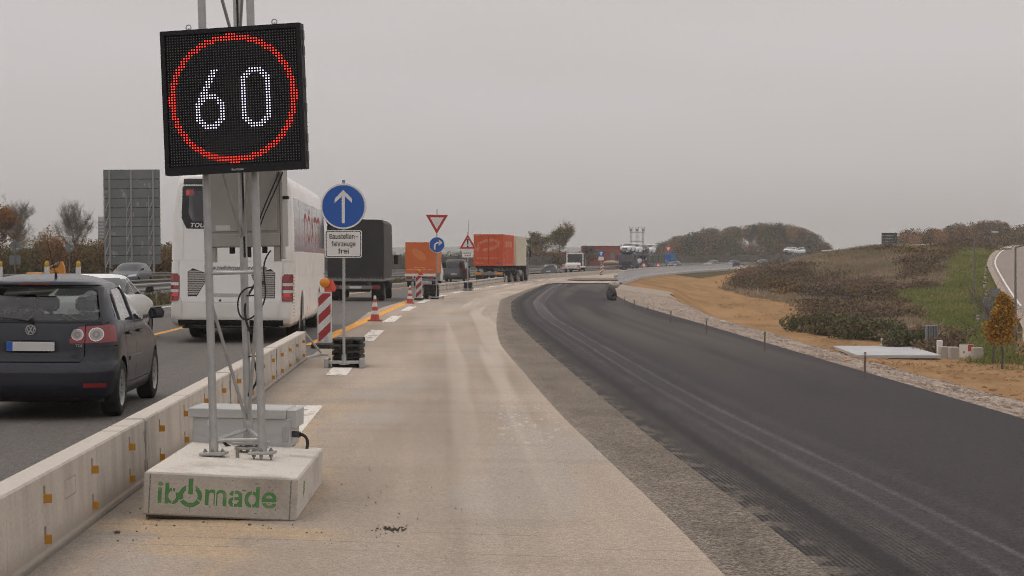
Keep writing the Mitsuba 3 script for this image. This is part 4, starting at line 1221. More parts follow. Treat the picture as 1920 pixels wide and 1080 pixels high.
# plate recess and panel gaps
body = body - box(-0.315, 0.315, -0.2, 0.088, 0.735, 0.875, 0.012)
gaps = [S.groove([(-0.565, 1.04), (-0.562, 0.70), (-0.52, 0.635), (0.52, 0.635), (0.562, 0.70), (0.565, 1.04)], 'y', -0.3, 0.6, 0.012, 0.02),
        S.groove([(0.565, 1.035), (0.72, 1.035), (0.78, 1.06)], 'y', -0.3, 0.6, 0.009), S.groove([(-0.565, 1.035), (-0.72, 1.035)], 'y', -0.3, 0.6, 0.009),
        S.groove([(0.60, 0.80), (0.86, 0.80)], 'y', -0.3, 0.6, 0.008), S.groove([(-0.60, 0.80), (-0.86, 0.80)], 'y', -0.3, 0.6, 0.008),
        S.groove([(1.0, 1.03), (0.99, 0.85), (1.12, 0.62), (1.22, 0.36)], 'x', -1.2, 1.2), S.groove([(1.745, 1.45), (1.745, 0.34)], 'x', -1.2, 1.2), S.groove([(2.92, 1.03), (2.9, 0.6), (2.80, 0.34)], 'x', -1.2, 1.2),
        S.groove([(1.2, 0.345), (2.8, 0.345)], 'x', -1.2, 1.2)]
body = body - m3.Manifold.batch_boolean(gaps, m3.OpType.Add)
P = [('body', body, 'car_paint_dark', 32, None)]
gl = S.skin(-0.012, 0.0165)
P += [('rear_window', gl ^ prism(rear_win.buffer(0.012), -0.5, 0.75, 'y'), 'car_window', 30, None), ('windscreen', gl ^ prism(front_win.buffer(0.012), 2.1, 3.6, 'y'), 'car_window', 30, None)]


def sheet_only(S_, poly, axis, lo, hi, off, res=0.05):
    """one sheet of glass that follows the shell at an offset"""
    m = tri(S_.skin(off, -off + 0.006) ^ prism(poly, lo, hi, axis))
    n_ = m.face_normals
    sgn = {'y': n_[:, 1] * (-1 if lo < 1 else 1), 'x': n_[:, 0] * (1 if lo >= 0 else -1)}[axis]
    keep = sgn > 0.35
    m = trimesh.Trimesh(m.vertices, m.faces[keep], process=True)
    return m


P = [P[0]]
P.append(('rear_window', sheet_only(S, rear_win.buffer(0.01), 'y', -0.5, 0.75, -0.014), 'car_window', 40, None))
P.append(('windscreen', sheet_only(S, front_win.buffer(0.01), 'y', 2.1, 3.6, -0.014), 'car_window', 40, None))
for sgn in (1, -1):
    for pw_ in (q_win, rd_win, fd_win, tri_win):
        P.append(('side_window', sheet_only(S, pw_.buffer(0.008), 'x', 0.3 if sgn > 0 else -1.2, 1.2 if sgn > 0 else -0.3, -0.014), 'car_window', 40, None))
# black frames: rear screen surround, side trim, sill
P.append(('rear_window_surround', S.patch(sg.Polygon([(-0.74, 1.055), (0.74, 1.055), (0.665, 1.445), (-0.665, 1.445)]).buffer(-0.03).buffer(0.03).difference(rear_win), 'y', -0.5, 0.75, 0.003, 0.01), 'car_trim_black', 30, None))
for sgn in (1, -1):
    lo_, hi_ = (0.3, 1.2) if sgn > 0 else (-1.2, -0.3)
    for tp in (sg.box(1.708, 1.05, 1.782, 1.43), sg.Polygon([(0.80, 1.07), (0.84, 1.068), (0.985, 1.415), (0.9, 1.39)])):
        P.append(('window_trim', S.patch(tp, 'x', lo_, hi_, 0.003, 0.01), 'car_trim_black', 30, None))
    P.append(('rub_strip', S.patch(sg.box(1.24, 0.60, 2.86, 0.645), 'x', lo_, hi_, 0.012, 0.004), 'car_paint_dark', 30, None))
    P.append(('sill', S.patch(sg.box(1.15, 0.20, 3.0, 0.29), 'x', lo_, hi_, 0.006, 0.01), 'car_trim_black', 30, None))
    for yh in (1.10, 1.86):
        P.append(('door_handle', (S.skin(0.035, -0.012) ^ box(lo_, hi_, yh, yh + 0.20, 0.905, 0.93)) + (S.patch(sg.box(yh + 0.165, 0.895, yh + 0.205, 0.935), 'x', lo_, hi_, 0.033, 0.005)), 'car_paint_dark', 30, None))
    # tail lamps
    lamp = sg.Polygon([(0.40, 0.835), (0.87, 0.845), (0.87, 1.02), (0.78, 1.035), (0.50, 1.015), (0.43, 0.95)]).buffer(-0.02).buffer(0.02)
    lamp_l = sg.Polygon(poly_mirror(list(lamp.exterior.coords)))
    lm_ = S.patch(lamp if sgn > 0 else lamp_l, 'y', -0.3, 0.48, 0.006, 0.03) - S.groove([(sgn * 0.565, 0.8), (sgn * 0.565, 1.06)], 'y', -0.3, 0.5, 0.008, 0.02)
    pre = 'tail_light' + ('' if sgn > 0 else '_001')
    P.append((pre, lm_, 'tail_red', 30, None))
    for cx_, r_ in ((0.488, 0.062), (0.675, 0.074)):
        P.append((pre + '__lamp_ring', S.skin(0.0125, -0.005) ^ prism(sg.Point(sgn * cx_, 0.932).buffer(r_).difference(sg.Point(sgn * cx_, 0.932).buffer(r_ * 0.88)), -0.3, 0.45), 'chrome', 30, None))
        P.append((pre + '__lamp_lens', S.skin(0.010, -0.005) ^ prism(sg.Point(sgn * cx_, 0.932).buffer(r_ * 0.88), -0.3, 0.45), 'lamp_lens_grey', 30, None))
        P.append((pre + '__lamp_eye', S.skin(0.0118, -0.005) ^ prism(sg.Point(sgn * cx_, 0.932).buffer(r_ * 0.52).difference(sg.Point(sgn * cx_, 0.932).buffer(r_ * 0.25)), -0.3, 0.45), 'lamp_chrome', 30, None))
    P.append(('rear_reflector', S.patch(sg.Polygon([(sgn * 0.56, 0.36), (sgn * 0.78, 0.355), (sgn * 0.78, 0.40), (sgn * 0.56, 0.405)]), 'y', -0.3, 0.4, 0.004, 0.01), 'tail_red', 30, None))
    # mirrors
    mh = m3.Manifold.hull_points(np.array([[0.90, 2.72, 1.03], [0.92, 2.86, 1.03], [1.05, 2.70, 1.04], [1.05, 2.80, 1.05], [0.90, 2.72, 1.16], [0.93, 2.86, 1.15], [1.03, 2.70, 1.175], [1.03, 2.79, 1.16], [1.075, 2.71, 1.11], [0.87, 2.73, 1.10]]))
    arm = m3.Manifold.hull_points(np.array([[0.80, 2.78, 1.02], [0.80, 2.88, 1.02], [0.92, 2.76, 1.05], [0.92, 2.85, 1.05], [0.80, 2.8, 1.07], [0.92, 2.8, 1.09]]))
    gm_ = box(0.915, 1.045, 2.693, 2.699, 1.055, 1.155, 0.002)
    mp_ = 'wing_mirror' + ('' if sgn > 0 else '_001')
    fx = (lambda m: m) if sgn > 0 else mirror_x
    P += [(mp_, fx(tri(mh + arm)), 'car_paint_dark', 40, None), (mp_ + '__mirror_glass', fx(tri(gm_)), 'car_glass_dark', False, None)]
    P.append(('headlight' + ('' if sgn > 0 else '_001'), S.patch(sg.Polygon([(sgn * 0.45, 0.66), (sgn * 0.80, 0.70), (sgn * 0.80, 0.86), (sgn * 0.5, 0.80)]), 'y', 3.2, 4.5, 0.005, 0.02), 'lamp_clear', 30, None))
# spoiler lamp, bumper strip, plate, emblem, lettering, wiper, aerial
P.append(('high_brake_light', S.patch(sg.box(-0.17, 1.462, 0.17, 1.482), 'y', -0.3, 0.6, 0.004, 0.01), mat('brake_dim', (0.16, 0.008, 0.01), rough=0.3), 30, None))
P.append(('bumper_strip', S.patch(sg.box(-0.88, 0.425, 0.88, 0.445), 'y', -0.3, 0.5, 0.010, 0.004), 'car_paint_dark', 30, None))
P.append(('lower_valance', S.patch(sg.box(-0.62, 0.205, 0.62, 0.30), 'y', -0.3, 0.4, 0.004, 0.01), 'car_trim_black', 30, None))
P.append(('number_plate', box(-0.265, 0.265, 0.066, 0.0865, 0.748, 0.862, 0.003), 'car_trim_black', False, None))
P.append(('number_plate__face', box(-0.255, 0.255, 0.0635, 0.0665, 0.756, 0.854, 0.001), 'label_white', False, None))
P.append(('number_plate__blue_field', box(-0.254, -0.19, 0.0615, 0.0634, 0.757, 0.853), 'plate_blue', False, None))
yb = 0.083
ez = 0.985
ring = sg.Point(0, ez).buffer(0.056).difference(sg.Point(0, ez).buffer(0.0475))
disc_in = sg.Point(0, ez).buffer(0.0475)
Vp = line_poly([(-0.022, ez + 0.045), (0.0, ez + 0.006), (0.022, ez + 0.045)], 0.0105)
Wp = line_poly([(-0.040, ez + 0.025), (-0.020, ez - 0.036), (0.0, ez - 0.002), (0.020, ez - 0.036), (0.040, ez + 0.025)], 0.0105)
vw = ring.union(shapely.union_all([Vp, Wp]).intersection(sg.Point(0, ez).buffer(0.049)))
P.append(('emblem', prism(sg.Point(0, ez).buffer(0.056), 0.070, 0.10), mat('emblem_blue', (0.05, 0.06, 0.08), rough=0.3), False, None))
P.append(('emblem__letters', prism(vw, 0.064, 0.0702), 'chrome', False, None))
t = letters('TDI', 0.026, 0.004, True); t.apply_scale([1.25, 1, 1]); t.apply_translation([0.51, 0.0, 0.80])
tt = tri(t); tt.vertices[:, 1] += 0.098
P.append(('model_lettering', tt, 'chrome', False, None))
P.append(('wiper', tube([[0.02, 0.09, 1.075], [-0.2, 0.115, 1.10], [-0.45, 0.14, 1.125]], 0.008, 6), 'car_trim_black', False, None))
P.append(('wiper__hub', cyl([0, 0.07, 1.07], [0, 0.14, 1.085], 0.03, 12), 'car_trim_black', 30, None))
P.append(('aerial', [cyl([0.16, 0.62, 1.52], [0.16, 0.60, 1.60], 0.022, 10, 0.010), tube([[0.16, 0.60, 1.58], [0.12, 0.42, 1.97]], [0.005, 0.0025], 6)] and trimesh.util.concatenate([tri(cyl([0.16, 0.62, 1.51], [0.16, 0.60, 1.60], 0.024, 10, 0.010)), tube([[0.16, 0.60, 1.58], [0.11, 0.36, 1.96]], [0.005, 0.0028], 6)]), 'car_trim_black', 30, None))
# inside: seats, dash, far door card shapes
def seat(x, y, w=0.46):
    return trimesh.util.concatenate([tri(box(x - w / 2, x + w / 2, y, y + 0.12, 0.62, 1.13, 0.05)), tri(box(x - 0.13, x + 0.13, y - 0.02, y + 0.08, 1.16, 1.33, 0.04)), tri(box(x - w / 2, x + w / 2, y, y + 0.5, 0.45, 0.63, 0.05)), tri(cyl([x - 0.05, y + 0.03, 1.1], [x - 0.05, y + 0.03, 1.2], 0.008, 6)), tri(cyl([x + 0.05, y + 0.03, 1.1], [x + 0.05, y + 0.03, 1.2], 0.008, 6))])
for x in (-0.40, 0.40):
    P.append(('front_seat', seat(x, 1.75), 'seat_cloth', 30, None))
for x in (-0.44, 0.0, 0.44):
    P.append(('rear_seat', seat(x, 0.95, 0.42), 'seat_cloth', 30, None))
P.append(('parcel_shelf', box(-0.72, 0.72, 0.30, 0.92, 0.98, 1.0), 'seat_cloth', False, None))
P.append(('dashboard', box(-0.75, 0.75, 2.55, 2.93, 0.75, 1.03, 0.05), 'seat_cloth', 30, None))
P.append(('steering_wheel', (lambda t_: (t_.apply_transform(trimesh.transformations.rotation_matrix(1.25, [1, 0, 0])), t_.apply_translation([-0.38, 2.4, 0.98]), t_)[2])(trimesh.creation.torus(0.18, 0.016, 20, 8)), 'seat_cloth', True, None))
P.append(('underbody', box(-0.74, 0.74, 0.35, 3.9, 0.19, 0.43), 'car_trim_black', False, None))
Pw = []
add_wheels(Pw, 0.772, (0.80, 3.378), 0.317, 0.205, simple=False, spokes=9)
P += Pw
gpos = np.array([-5.20, 18.93, 0.0]); gpos[2] = float(G(gpos[0], 20.5))
golf = place('hatchback', 'dark blue-black hatchback with round tail lamps and roof aerial in the near lane', 'car', finish(P), mat4(gpos, yaw=math.radians(3.5), roll=0.008))

# ---------------------------------------------------------------- simpler cars
def simple_car(kind, paint):
    if kind == 'sedan':
        L, W, H, wb, ro, R = 4.5, 0.90, 1.42, 2.65, 0.95, 0.315
        rows = [(0.2, 0.80, 0.1, 4.38), (0.4, 0.88, 0.0, 4.48), (0.6, 0.895, 0.02, 4.5), (0.75, 0.89, 0.05, 4.42), (0.86, 0.875, 0.10, 4.0), (0.93, 0.86, 0.25, 3.55), (0.98, 0.83, 0.42, 3.2), (1.1, 0.77, 0.72, 2.95), (1.25, 0.69, 1.08, 2.62), (1.36, 0.60, 1.45, 2.32), (1.40, 0.48, 1.68, 2.15), (1.42, 0.3, 1.85, 2.0)]
        side = [[(0.75, 1.0), (1.62, 0.99), (1.62, 1.33), (1.32, 1.30)], [(1.70, 0.99), (2.85, 0.985), (2.35, 1.30), (1.70, 1.335)]]
        rw = [(-0.66, 0.98), (0.66, 0.98), (0.55, 1.34), (-0.55, 1.34)]; rlo, rhi = 0.2, 1.6
        fw = [(-0.72, 0.97), (0.72, 0.97), (0.56, 1.36), (-0.56, 1.36)]; flo, fhi = 2.1, 3.5
    elif kind == 'van':
        L, W, H, wb, ro, R = 4.9, 0.95, 1.95, 3.0, 0.98, 0.335
        rows = [(0.22, 0.88, 0.1, 4.75), (0.45, 0.945, 0.0, 4.88), (0.7, 0.95, 0.0, 4.85), (0.95, 0.95, 0.03, 4.6), (1.1, 0.94, 0.04, 4.2), (1.3, 0.91, 0.06, 3.95), (1.6, 0.85, 0.11, 3.55), (1.8, 0.79, 0.17, 3.25), (1.9, 0.70, 0.25, 3.0), (1.94, 0.55, 0.45, 2.7), (1.95, 0.4, 0.6, 2.5)]
        side = [[(0.35, 1.17), (1.45, 1.16), (1.45, 1.66), (0.45, 1.66)], [(1.55, 1.16), (2.55, 1.15), (2.55, 1.67), (1.55, 1.67)], [(2.65, 1.15), (3.75, 1.13), (3.25, 1.66), (2.65, 1.67)]]
        rw = [(-0.74, 1.18), (0.74, 1.18), (0.68, 1.70), (-0.68, 1.70)]; rlo, rhi = -0.5, 0.8
        fw = [(-0.80, 1.15), (0.80, 1.15), (0.70, 1.78), (-0.70, 1.78)]; flo, fhi = 2.7, 4.6
    else:  # estate, hatch, suv
        hh = 1.66 if kind == 'suv' else 1.50
        L, W, H, wb, ro, R = 4.4, 0.91, hh, 2.63, 0.85, 0.34 if kind == 'suv' else 0.315
        k = hh / 1.50
        rows = [(0.22 * k, 0.82, 0.08, 4.28), (0.42 * k, 0.895, 0.0, 4.4), (0.62 * k, 0.905, 0.02, 4.38), (0.78 * k, 0.90, 0.05, 4.25), (0.9 * k, 0.885, 0.06, 3.75), (0.98 * k, 0.86, 0.08, 3.3), (1.1 * k, 0.81, 0.15, 3.05), (1.28 * k, 0.73, 0.29, 2.72), (1.4 * k, 0.66, 0.42, 2.45), (1.46 * k, 0.57, 0.42, 2.25), (1.49 * k, 0.4, 0.75, 1.95), (1.5 * k, 0.25, 0.9, 1.8)]
        side = [[(0.5, 1.02 * k), (1.62, 1.01 * k), (1.62, 1.39 * k), (0.82, 1.37 * k)], [(1.70, 1.01 * k), (2.85, 1.0 * k), (2.32, 1.38 * k), (1.70, 1.395 * k)]]
        rw = [(-0.68, 1.03 * k), (0.68, 1.03 * k), (0.60, 1.38 * k), (-0.60, 1.38 * k)]; rlo, rhi = -0.5, 0.8
        fw = [(-0.74, 1.0 * k), (0.74, 1.0 * k), (0.60, 1.42 * k), (-0.60, 1.42 * k)]; flo, fhi = 2.1, 3.6
    S = Shell(rows, rc=(0.55, 0.7), levels=26, K=7, S=7)
    ys = (ro, ro + wb)
    b = arches(S.solid(), 0.7, ys, R)
    gp_ = [S.groove([(side[0][-2][0] + 0.04, 1.3), (side[0][-2][0] + 0.04, 0.35)], 'x', -1.2, 1.2, 0.012), S.groove([(-0.6, 0.55), (0.6, 0.55)], 'y', -0.3, 0.5, 0.012)]
    b = b - m3.Manifold.batch_boolean(gp_, m3.OpType.Add)
    P = [('body', b, paint, 32, None)]
    P.append(('rear_window', S.patch(sg.Polygon(rw).buffer(-0.04).buffer(0.04), 'y', rlo, rhi), 'car_glass_dark', 30, None))
    P.append(('windscreen', S.patch(sg.Polygon(fw).buffer(-0.04).buffer(0.04), 'y', flo, fhi), 'car_glass_dark', 30, None))
    for sx in (0, 1):
        lo_, hi_ = ((0.2, 1.3), (-1.3, -0.2))[sx]
        sgn = (1, -1)[sx]
        for p_ in side:
            P.append(('side_window', S.patch(sg.Polygon(p_).buffer(-0.03).buffer(0.03), 'x', lo_, hi_), 'car_glass_dark', 30, None))
        zt = 0.96 if kind != 'van' else 1.0
        P.append(('tail_light', S.patch(sg.box(min(sgn * 0.62, sgn * 0.95), zt - 0.12 - (0.15 if kind == 'van' else 0), max(sgn * 0.62, sgn * 0.95), zt + (0.12 if kind == 'van' else 0)) if kind != 'van' else sg.box(min(sgn * 0.80, sgn * 0.96), 0.75, max(sgn * 0.80, sgn * 0.96), 1.12), 'y', -0.3, 0.5), 'tail_red', 30, None))
        zf_ = 0.66 if kind != 'van' else 0.8
        P.append(('headlight', S.patch(sg.Polygon([(sgn * 0.42, zf_), (sgn * 0.86, zf_ + 0.04), (sgn * 0.86, zf_ + 0.15), (sgn * 0.5, zf_ + 0.11)]), 'y', 3.2, 5.2), 'lamp_clear', 30, None))
        mm = m3.Manifold.hull_points(np.array([[0.86, ro + wb - 0.65, rw[0][1] + 0.02], [1.04, ro + wb - 0.68, rw[0][1] + 0.03], [1.03, ro + wb - 0.6, rw[0][1] + 0.04], [0.88, ro + wb - 0.68, rw[0][1] + 0.15], [1.03, ro + wb - 0.68, rw[0][1] + 0.16], [0.8, ro + wb - 0.55, rw[0][1]], [0.95, ro + wb - 0.56, rw[0][1] + 0.1]]))
        P.append(('wing_mirror', tri(mm) if sgn > 0 else mirror_x(mm), 'car_trim_black' if kind != 'suv' else paint, 40, None))
    P.append(('grille', S.patch(rrect(-0.42, 0.42, 0.50, 0.66, 0.03), 'y', 3.2, 5.2), 'car_trim_black', 30, None))
    P.append(('lower_grille', S.patch(rrect(-0.55, 0.55, 0.27, 0.38, 0.03), 'y', 3.2, 5.2), 'car_trim_black', 30, None))
    P.append(('number_plate', S.patch(sg.box(-0.26, 0.62, 0.26, 0.73), 'y', -0.3, 0.5, 0.008), 'label_white', 30, None))
    P.append(('front_plate', S.patch(sg.box(-0.26, 0.41, 0.26, 0.49), 'y', 3.2, 5.2, 0.010), 'label_white', 30, None))
    P.append(('rear_bumper', S.patch(sg.box(-0.75, 0.24, 0.75, 0.36), 'y', -0.3, 0.5), 'car_trim_black', 30, None))
    P.append(('underbody', box(-0.7, 0.7, 0.3, L - 0.35, 0.2, 0.42), 'car_trim_black', False, None))
    add_wheels(P, 0.77, ys, R)
    return finish(P)


cars = {k: simple_car(*k) for k in (('sedan', 'car_paint_white'), ('estate', 'car_paint_grey'), ('suv', 'car_paint_white'), ('van', 'van_paint_grey'))}
SED, EST, SUV, VAN = cars.values()


def heading(y, off=0.0):
    return -math.atan(float(x_dash(y + 2) - x_dash(y - 2)) / 4)


def car_at(name, label, parts, px, d, group=None, back=False, dz=0.0, swap=None, cat='car', yaw=None):
    x = (px - 960) / F * d
    h = heading(d) if yaw is None else yaw
    if back:
        h += math.pi
    return place(name, label, cat, parts, mat4([x, d, float(G(x, d)) + dz], yaw=h), group, swap)


car_at('white_car', 'white saloon half hidden beyond the roof of the dark hatchback', SED, 150, 36.0, yaw=0.045)
car_at('oncoming_car', 'grey estate car coming towards us behind the guard rail at the left', EST, 262, 108, back=True, yaw=-0.06, swap={'car_paint_grey': 'van_paint_grey'})
car_at('grey_van', 'dark grey passenger van between the orange box van and the orange container truck', VAN, 851, 153, cat='van')
car_at('dark_hatchback', 'small dark hatchback seen from behind beyond the cream container', EST, 1028, 204, swap={'car_paint_grey': 'van_paint_grey'})
for px, d, lab, sw in ((1270, 330, 'dark blue car coming round the bend just right of the car transporter', 'car_paint_blue'), (1345, 372, 'grey car in the middle of the oncoming cars below the wooded hill', 'car_paint_grey'), (1383, 392, 'bluish grey car farther right, third of the oncoming cars below the wooded hill', 'car_paint_blue'), (1436, 430, 'most distant oncoming car, half hidden by the scrub', 'car_paint_grey')):
    car_at('distant_car', lab, EST, px, d, 'oncoming cars on the far bend', True, swap={'car_paint_grey': sw}, dz=0.1, yaw=heading(d) + (-0.35 if px > 1300 else -0.1))
# ---------------------------------------------------------------- coach
mat('coach_white', proc(lambda p, n, uv: mix([0.80, 0.785, 0.75], [0.64, 0.61, 0.56], 0.7 * smoothstep(0.45, 0.85, fbm(p.x * 1.5, p.y * 0.8, p.z * 1.3, 3)) + 0.4 * smoothstep(1.3, 0.5, p.z))), rough=0.28, coat=0.6)
mat('louvre_grey', (0.40, 0.38, 0.345), rough=0.6)
mat('curtain', proc(lambda p, n, uv: mix([0.20, 0.20, 0.21], [0.08, 0.08, 0.085], smoothstep(0.35, 0.65, noise(p.x * 16, 0.0, p.z * 0.6)))), rough=0.95)
mat('coach_pane', (0.16, 0.16, 0.165), rough=0.12, spec=0.8)
mat('script_red', (0.27, 0.045, 0.04), rough=0.6)
mat('lettering_grey', (0.12, 0.12, 0.13), rough=0.5)
rows = [(0.33, 1.20, 0.30, 11.9), (0.42, 1.25, 0.06, 12.05), (0.55, 1.275, 0.0, 12.13), (0.84, 1.275, 0.0, 12.14), (1.0, 1.275, 0.02, 12.13), (1.7, 1.275, 0.05, 12.1), (2.4, 1.27, 0.10, 12.0), (3.0, 1.245, 0.16, 11.8), (3.35, 1.20, 0.21, 11.6), (3.5, 1.14, 0.27, 11.4), (3.57, 1.04, 0.40, 11.2), (3.60, 0.85, 0.7, 10.9)]
S = Shell(rows, rc=(0.42, 0.8), n=(4.2, 3.0), levels=40, K=12, S=10)
body = arches(S.solid(), 0.7, (3.15, 9.2), 0.50)
body = body - box(-1.0, 1.0, 0.25, 1.5, 0.0, 0.50)
gaps = [S.groove([(-1.3, 1.72), (1.3, 1.72)], 'y', -0.5, 0.55, 0.032), S.groove([(-1.3, 0.85), (1.3, 0.85)], 'y', -0.5, 0.55, 0.032), S.groove([(-1.0, 1.72), (-1.0, 3.0)], 'y', -0.5, 0.55, 0.022), S.groove([(1.0, 1.72), (1.0, 3.0)], 'y', -0.5, 0.55, 0.022),
        S.groove([(-1.09, 1.70), (-1.07, 0.95), (-1.0, 0.86)], 'y', -0.5, 0.5, 0.026), S.groove([(1.09, 1.70), (1.07, 0.95), (1.0, 0.86)], 'y', -0.5, 0.5, 0.026), S.groove([(-1.0, 0.5), (-1.02, 0.85)], 'y', -0.5, 0.5, 0.026), S.groove([(1.0, 0.5), (1.02, 0.85)], 'y', -0.5, 0.5, 0.026)]
for y_ in (1.1, 2.1, 4.2, 5.4, 5.7, 7.2, 8.3):
    gaps.append(S.groove([(y_, 0.5), (y_, 1.92)], 'x', -1.5, 1.5, 0.03))
gaps.append(S.groove([(0.5, 1.4), (12, 1.4)], 'x', -1.5, 1.5, 0.03))
body = body - m3.Manifold.batch_boolean(gaps, m3.OpType.Add)
P = [('body', body, 'coach_white', 32, None)]
rwp = sg.Polygon([(-1.05, 3.31), (1.05, 3.31), (1.05, 2.62), (0.94, 2.40), (-0.94, 2.40), (-1.05, 2.62)]).buffer(-0.05).buffer(0.05)
P.append(('rear_window', S.patch(rwp, 'y', -0.5, 0.8, 0.004, 0.012), 'car_trim_black', 30, None))
inner = sg.Polygon([(-0.90, 3.20), (0.90, 3.20), (0.90, 2.72), (0.82, 2.56), (-0.82, 2.56), (-0.90, 2.72)]).buffer(-0.04).buffer(0.04)
P.append(('rear_window__curtain', S.patch(inner, 'y', -0.5, 0.8, 0.0055, 0.003), 'curtain', 30, None))
P.append(('rear_window__top_band', S.patch(sg.box(-1.03, 3.335, 1.03, 3.46), 'y', -0.5, 0.9, 0.004, 0.01), 'car_trim_black', 30, None))
P.append(('rear_window__stop_lamp', S.patch(rrect(-0.975, -0.80, 3.10, 3.23, 0.015), 'y', -0.5, 0.8, 0.008, 0.002), 'tail_red', 30, None))
P.append(('rear_window__stop_lamp_lit', S.patch(rrect(-0.955, -0.90, 3.115, 3.215, 0.01), 'y', -0.5, 0.8, 0.011, -0.002), mat('brake_lit', (0.9, 0.06, 0.04), rough=0.3), 30, None))
t = letters('TOURISMO', 0.085, 0.02, True); t.apply_scale([0.78 / (t.bounds[1, 0] - t.bounds[0, 0]), 1, 1])
t = tri(t); t.vertices[:, 0] += 0.25 * (t.vertices[:, 2]); t.apply_translation([-0.475, 0.094, 2.435])
P.append(('window_lettering', t, 'sign_white', False, None))
t = letters('www.bwfuhrparkservice.de', 0.085, 0.02, False); t.apply_scale([1.30 / (t.bounds[1, 0] - t.bounds[0, 0]), 1, 1]); t.apply_translation([0.10, 0.045, 1.545])
P.append(('web_lettering', t, 'lettering_grey', False, None))
for sgn in (1, -1):
    if sgn < 0:
        gpoly = [(-0.90, 1.50), (-0.79, 1.57), (-0.43, 1.44), (-0.70, 0.98), (-0.89, 0.98)]
    else:
        gpoly = [(0.93, 1.48), (0.84, 1.57), (0.43, 1.44), (0.62, 0.95), (0.93, 0.95)]
    gpoly = sg.Polygon(gpoly)
    kk = 'grille' if sgn > 0 else 'grille_001'
    P.append((kk, S.patch(gpoly, 'y', -0.5, 0.5, 0.001, 0.01), 'car_trim_black', 30, None))
    for q in range(13):
        sl = gpoly.buffer(-0.012).intersection(sg.box(-1.2, 0.97 + 0.047 * q, 1.2, 1.002 + 0.047 * q))
        if sl.area > 0.004:
            P.append((kk + '__slat', S.patch(sl, 'y', -0.5, 0.5, 0.016, 0.0), 'louvre_grey', 30, None))
    lo_, hi_ = (1.03, 1.3) if sgn > 0 else (-1.3, -1.03)
    lamp = sg.Polygon([(sgn * 1.075, 0.90), (sgn * 1.02 + sgn * 0.06, 1.0), (sgn * 1.075, 1.40), (sgn * 1.12, 1.46), (sgn * 1.3, 1.46), (sgn * 1.3, 0.88), (sgn * 1.12, 0.88)])
    kk = 'tail_light' if sgn > 0 else 'tail_light_001'
    P.append((kk, S.patch(lamp, 'y', -0.5, 0.42, 0.010, 0.01), 'tail_red', 30, None))
    for z_ in (1.21, 1.06):
        P.append((kk + '__white_band', S.patch(sg.box(min(sgn * 1.09, sgn * 1.3), z_, max(sgn * 1.09, sgn * 1.3), z_ + 0.065), 'y', -0.5, 0.30, 0.013, -0.008), 'lamp_clear', 30, None))
    P.append((kk + '__lit_lamp', S.patch(sg.box(min(sgn * 1.10, sgn * 1.24), 0.985, max(sgn * 1.10, sgn * 1.24), 1.045), 'y', -0.5, 0.25, 0.013, -0.008), 'brake_lit', 30, None))
    # side glass, vents, gutters
    lo_, hi_ = (0.5, 1.5) if sgn > 0 else (-1.5, -0.5)
    for y0_, y1_ in ((0.75, 2.2), (2.26, 4.2), (4.26, 6.2), (6.26, 8.2), (8.26, 10.2), (10.26, 11.2)):
        P.append(('side_window', S.patch(sg.box(y0_, 1.95, y1_, 3.10), 'x', lo_, hi_, 0.004, 0.01), 'coach_pane', 30, None))
    for q in range(13):
        P.append(('side_vent_slat', S.patch(sg.box(0.46, 0.56 + 0.068 * q, 0.92, 0.585 + 0.068 * q), 'x', lo_, hi_, 0.006, 0.004), 'louvre_grey', 30, None))
    P.append(('side_marker', S.patch(sg.box(4.7, 0.62, 4.85, 0.68), 'x', lo_, hi_, 0.006, 0.004), 'amber_lens', 30, None))
P.append(('rear_handle_bar', S.patch(sg.box(-0.50, 0.985, 0.40, 1.05), 'y', -0.5, 0.5, 0.02, 0.0), 'galvanised', 30, None))
P.append(('camera_lens', cyl([0.68, -0.02, 1.28], [0.68, 0.06, 1.28], 0.045, 14), 'black_plastic', 30, None))
P.append(('lock', cyl([-0.21, -0.01, 0.90], [-0.21, 0.06, 0.90], 0.025, 10), 'black_plastic', 30, None))
P.append(('roof_unit', m3.Manifold.hull_points(np.array([[sx * 0.8, y_, z_] for sx in (-1, 1) for y_, z_ in ((1.6, 3.58), (2.0, 3.74), (3.9, 3.74), (4.3, 3.58))])), 'car_trim_black', 30, None))
P.append(('lower_skirt', S.patch(sg.box(-1.1, 0.36, 1.1, 0.49), 'y', -0.5, 0.5, 0.002, 0.01), 'car_trim_black', 30, None))
P.append(('underbody', box(-1.05, 1.05, 0.4, 11.6, 0.30, 0.55), 'car_trim_black', False, None))
for sgn in (1, -1):
    mm = box(1.30, 1.46, 11.85, 12.0, 2.1, 2.75, 0.03) + cyl([1.38, 11.9, 2.7], [1.15, 11.5, 3.25], 0.04, 8)
    P.append(('wing_mirror', tri(mm) if sgn > 0 else mirror_x(mm), 'car_trim_black', 30, None))
add_wheels(P, 1.09, (3.15, 4.5, 9.2), 0.50, 0.3)
for i in range(3):
    pass
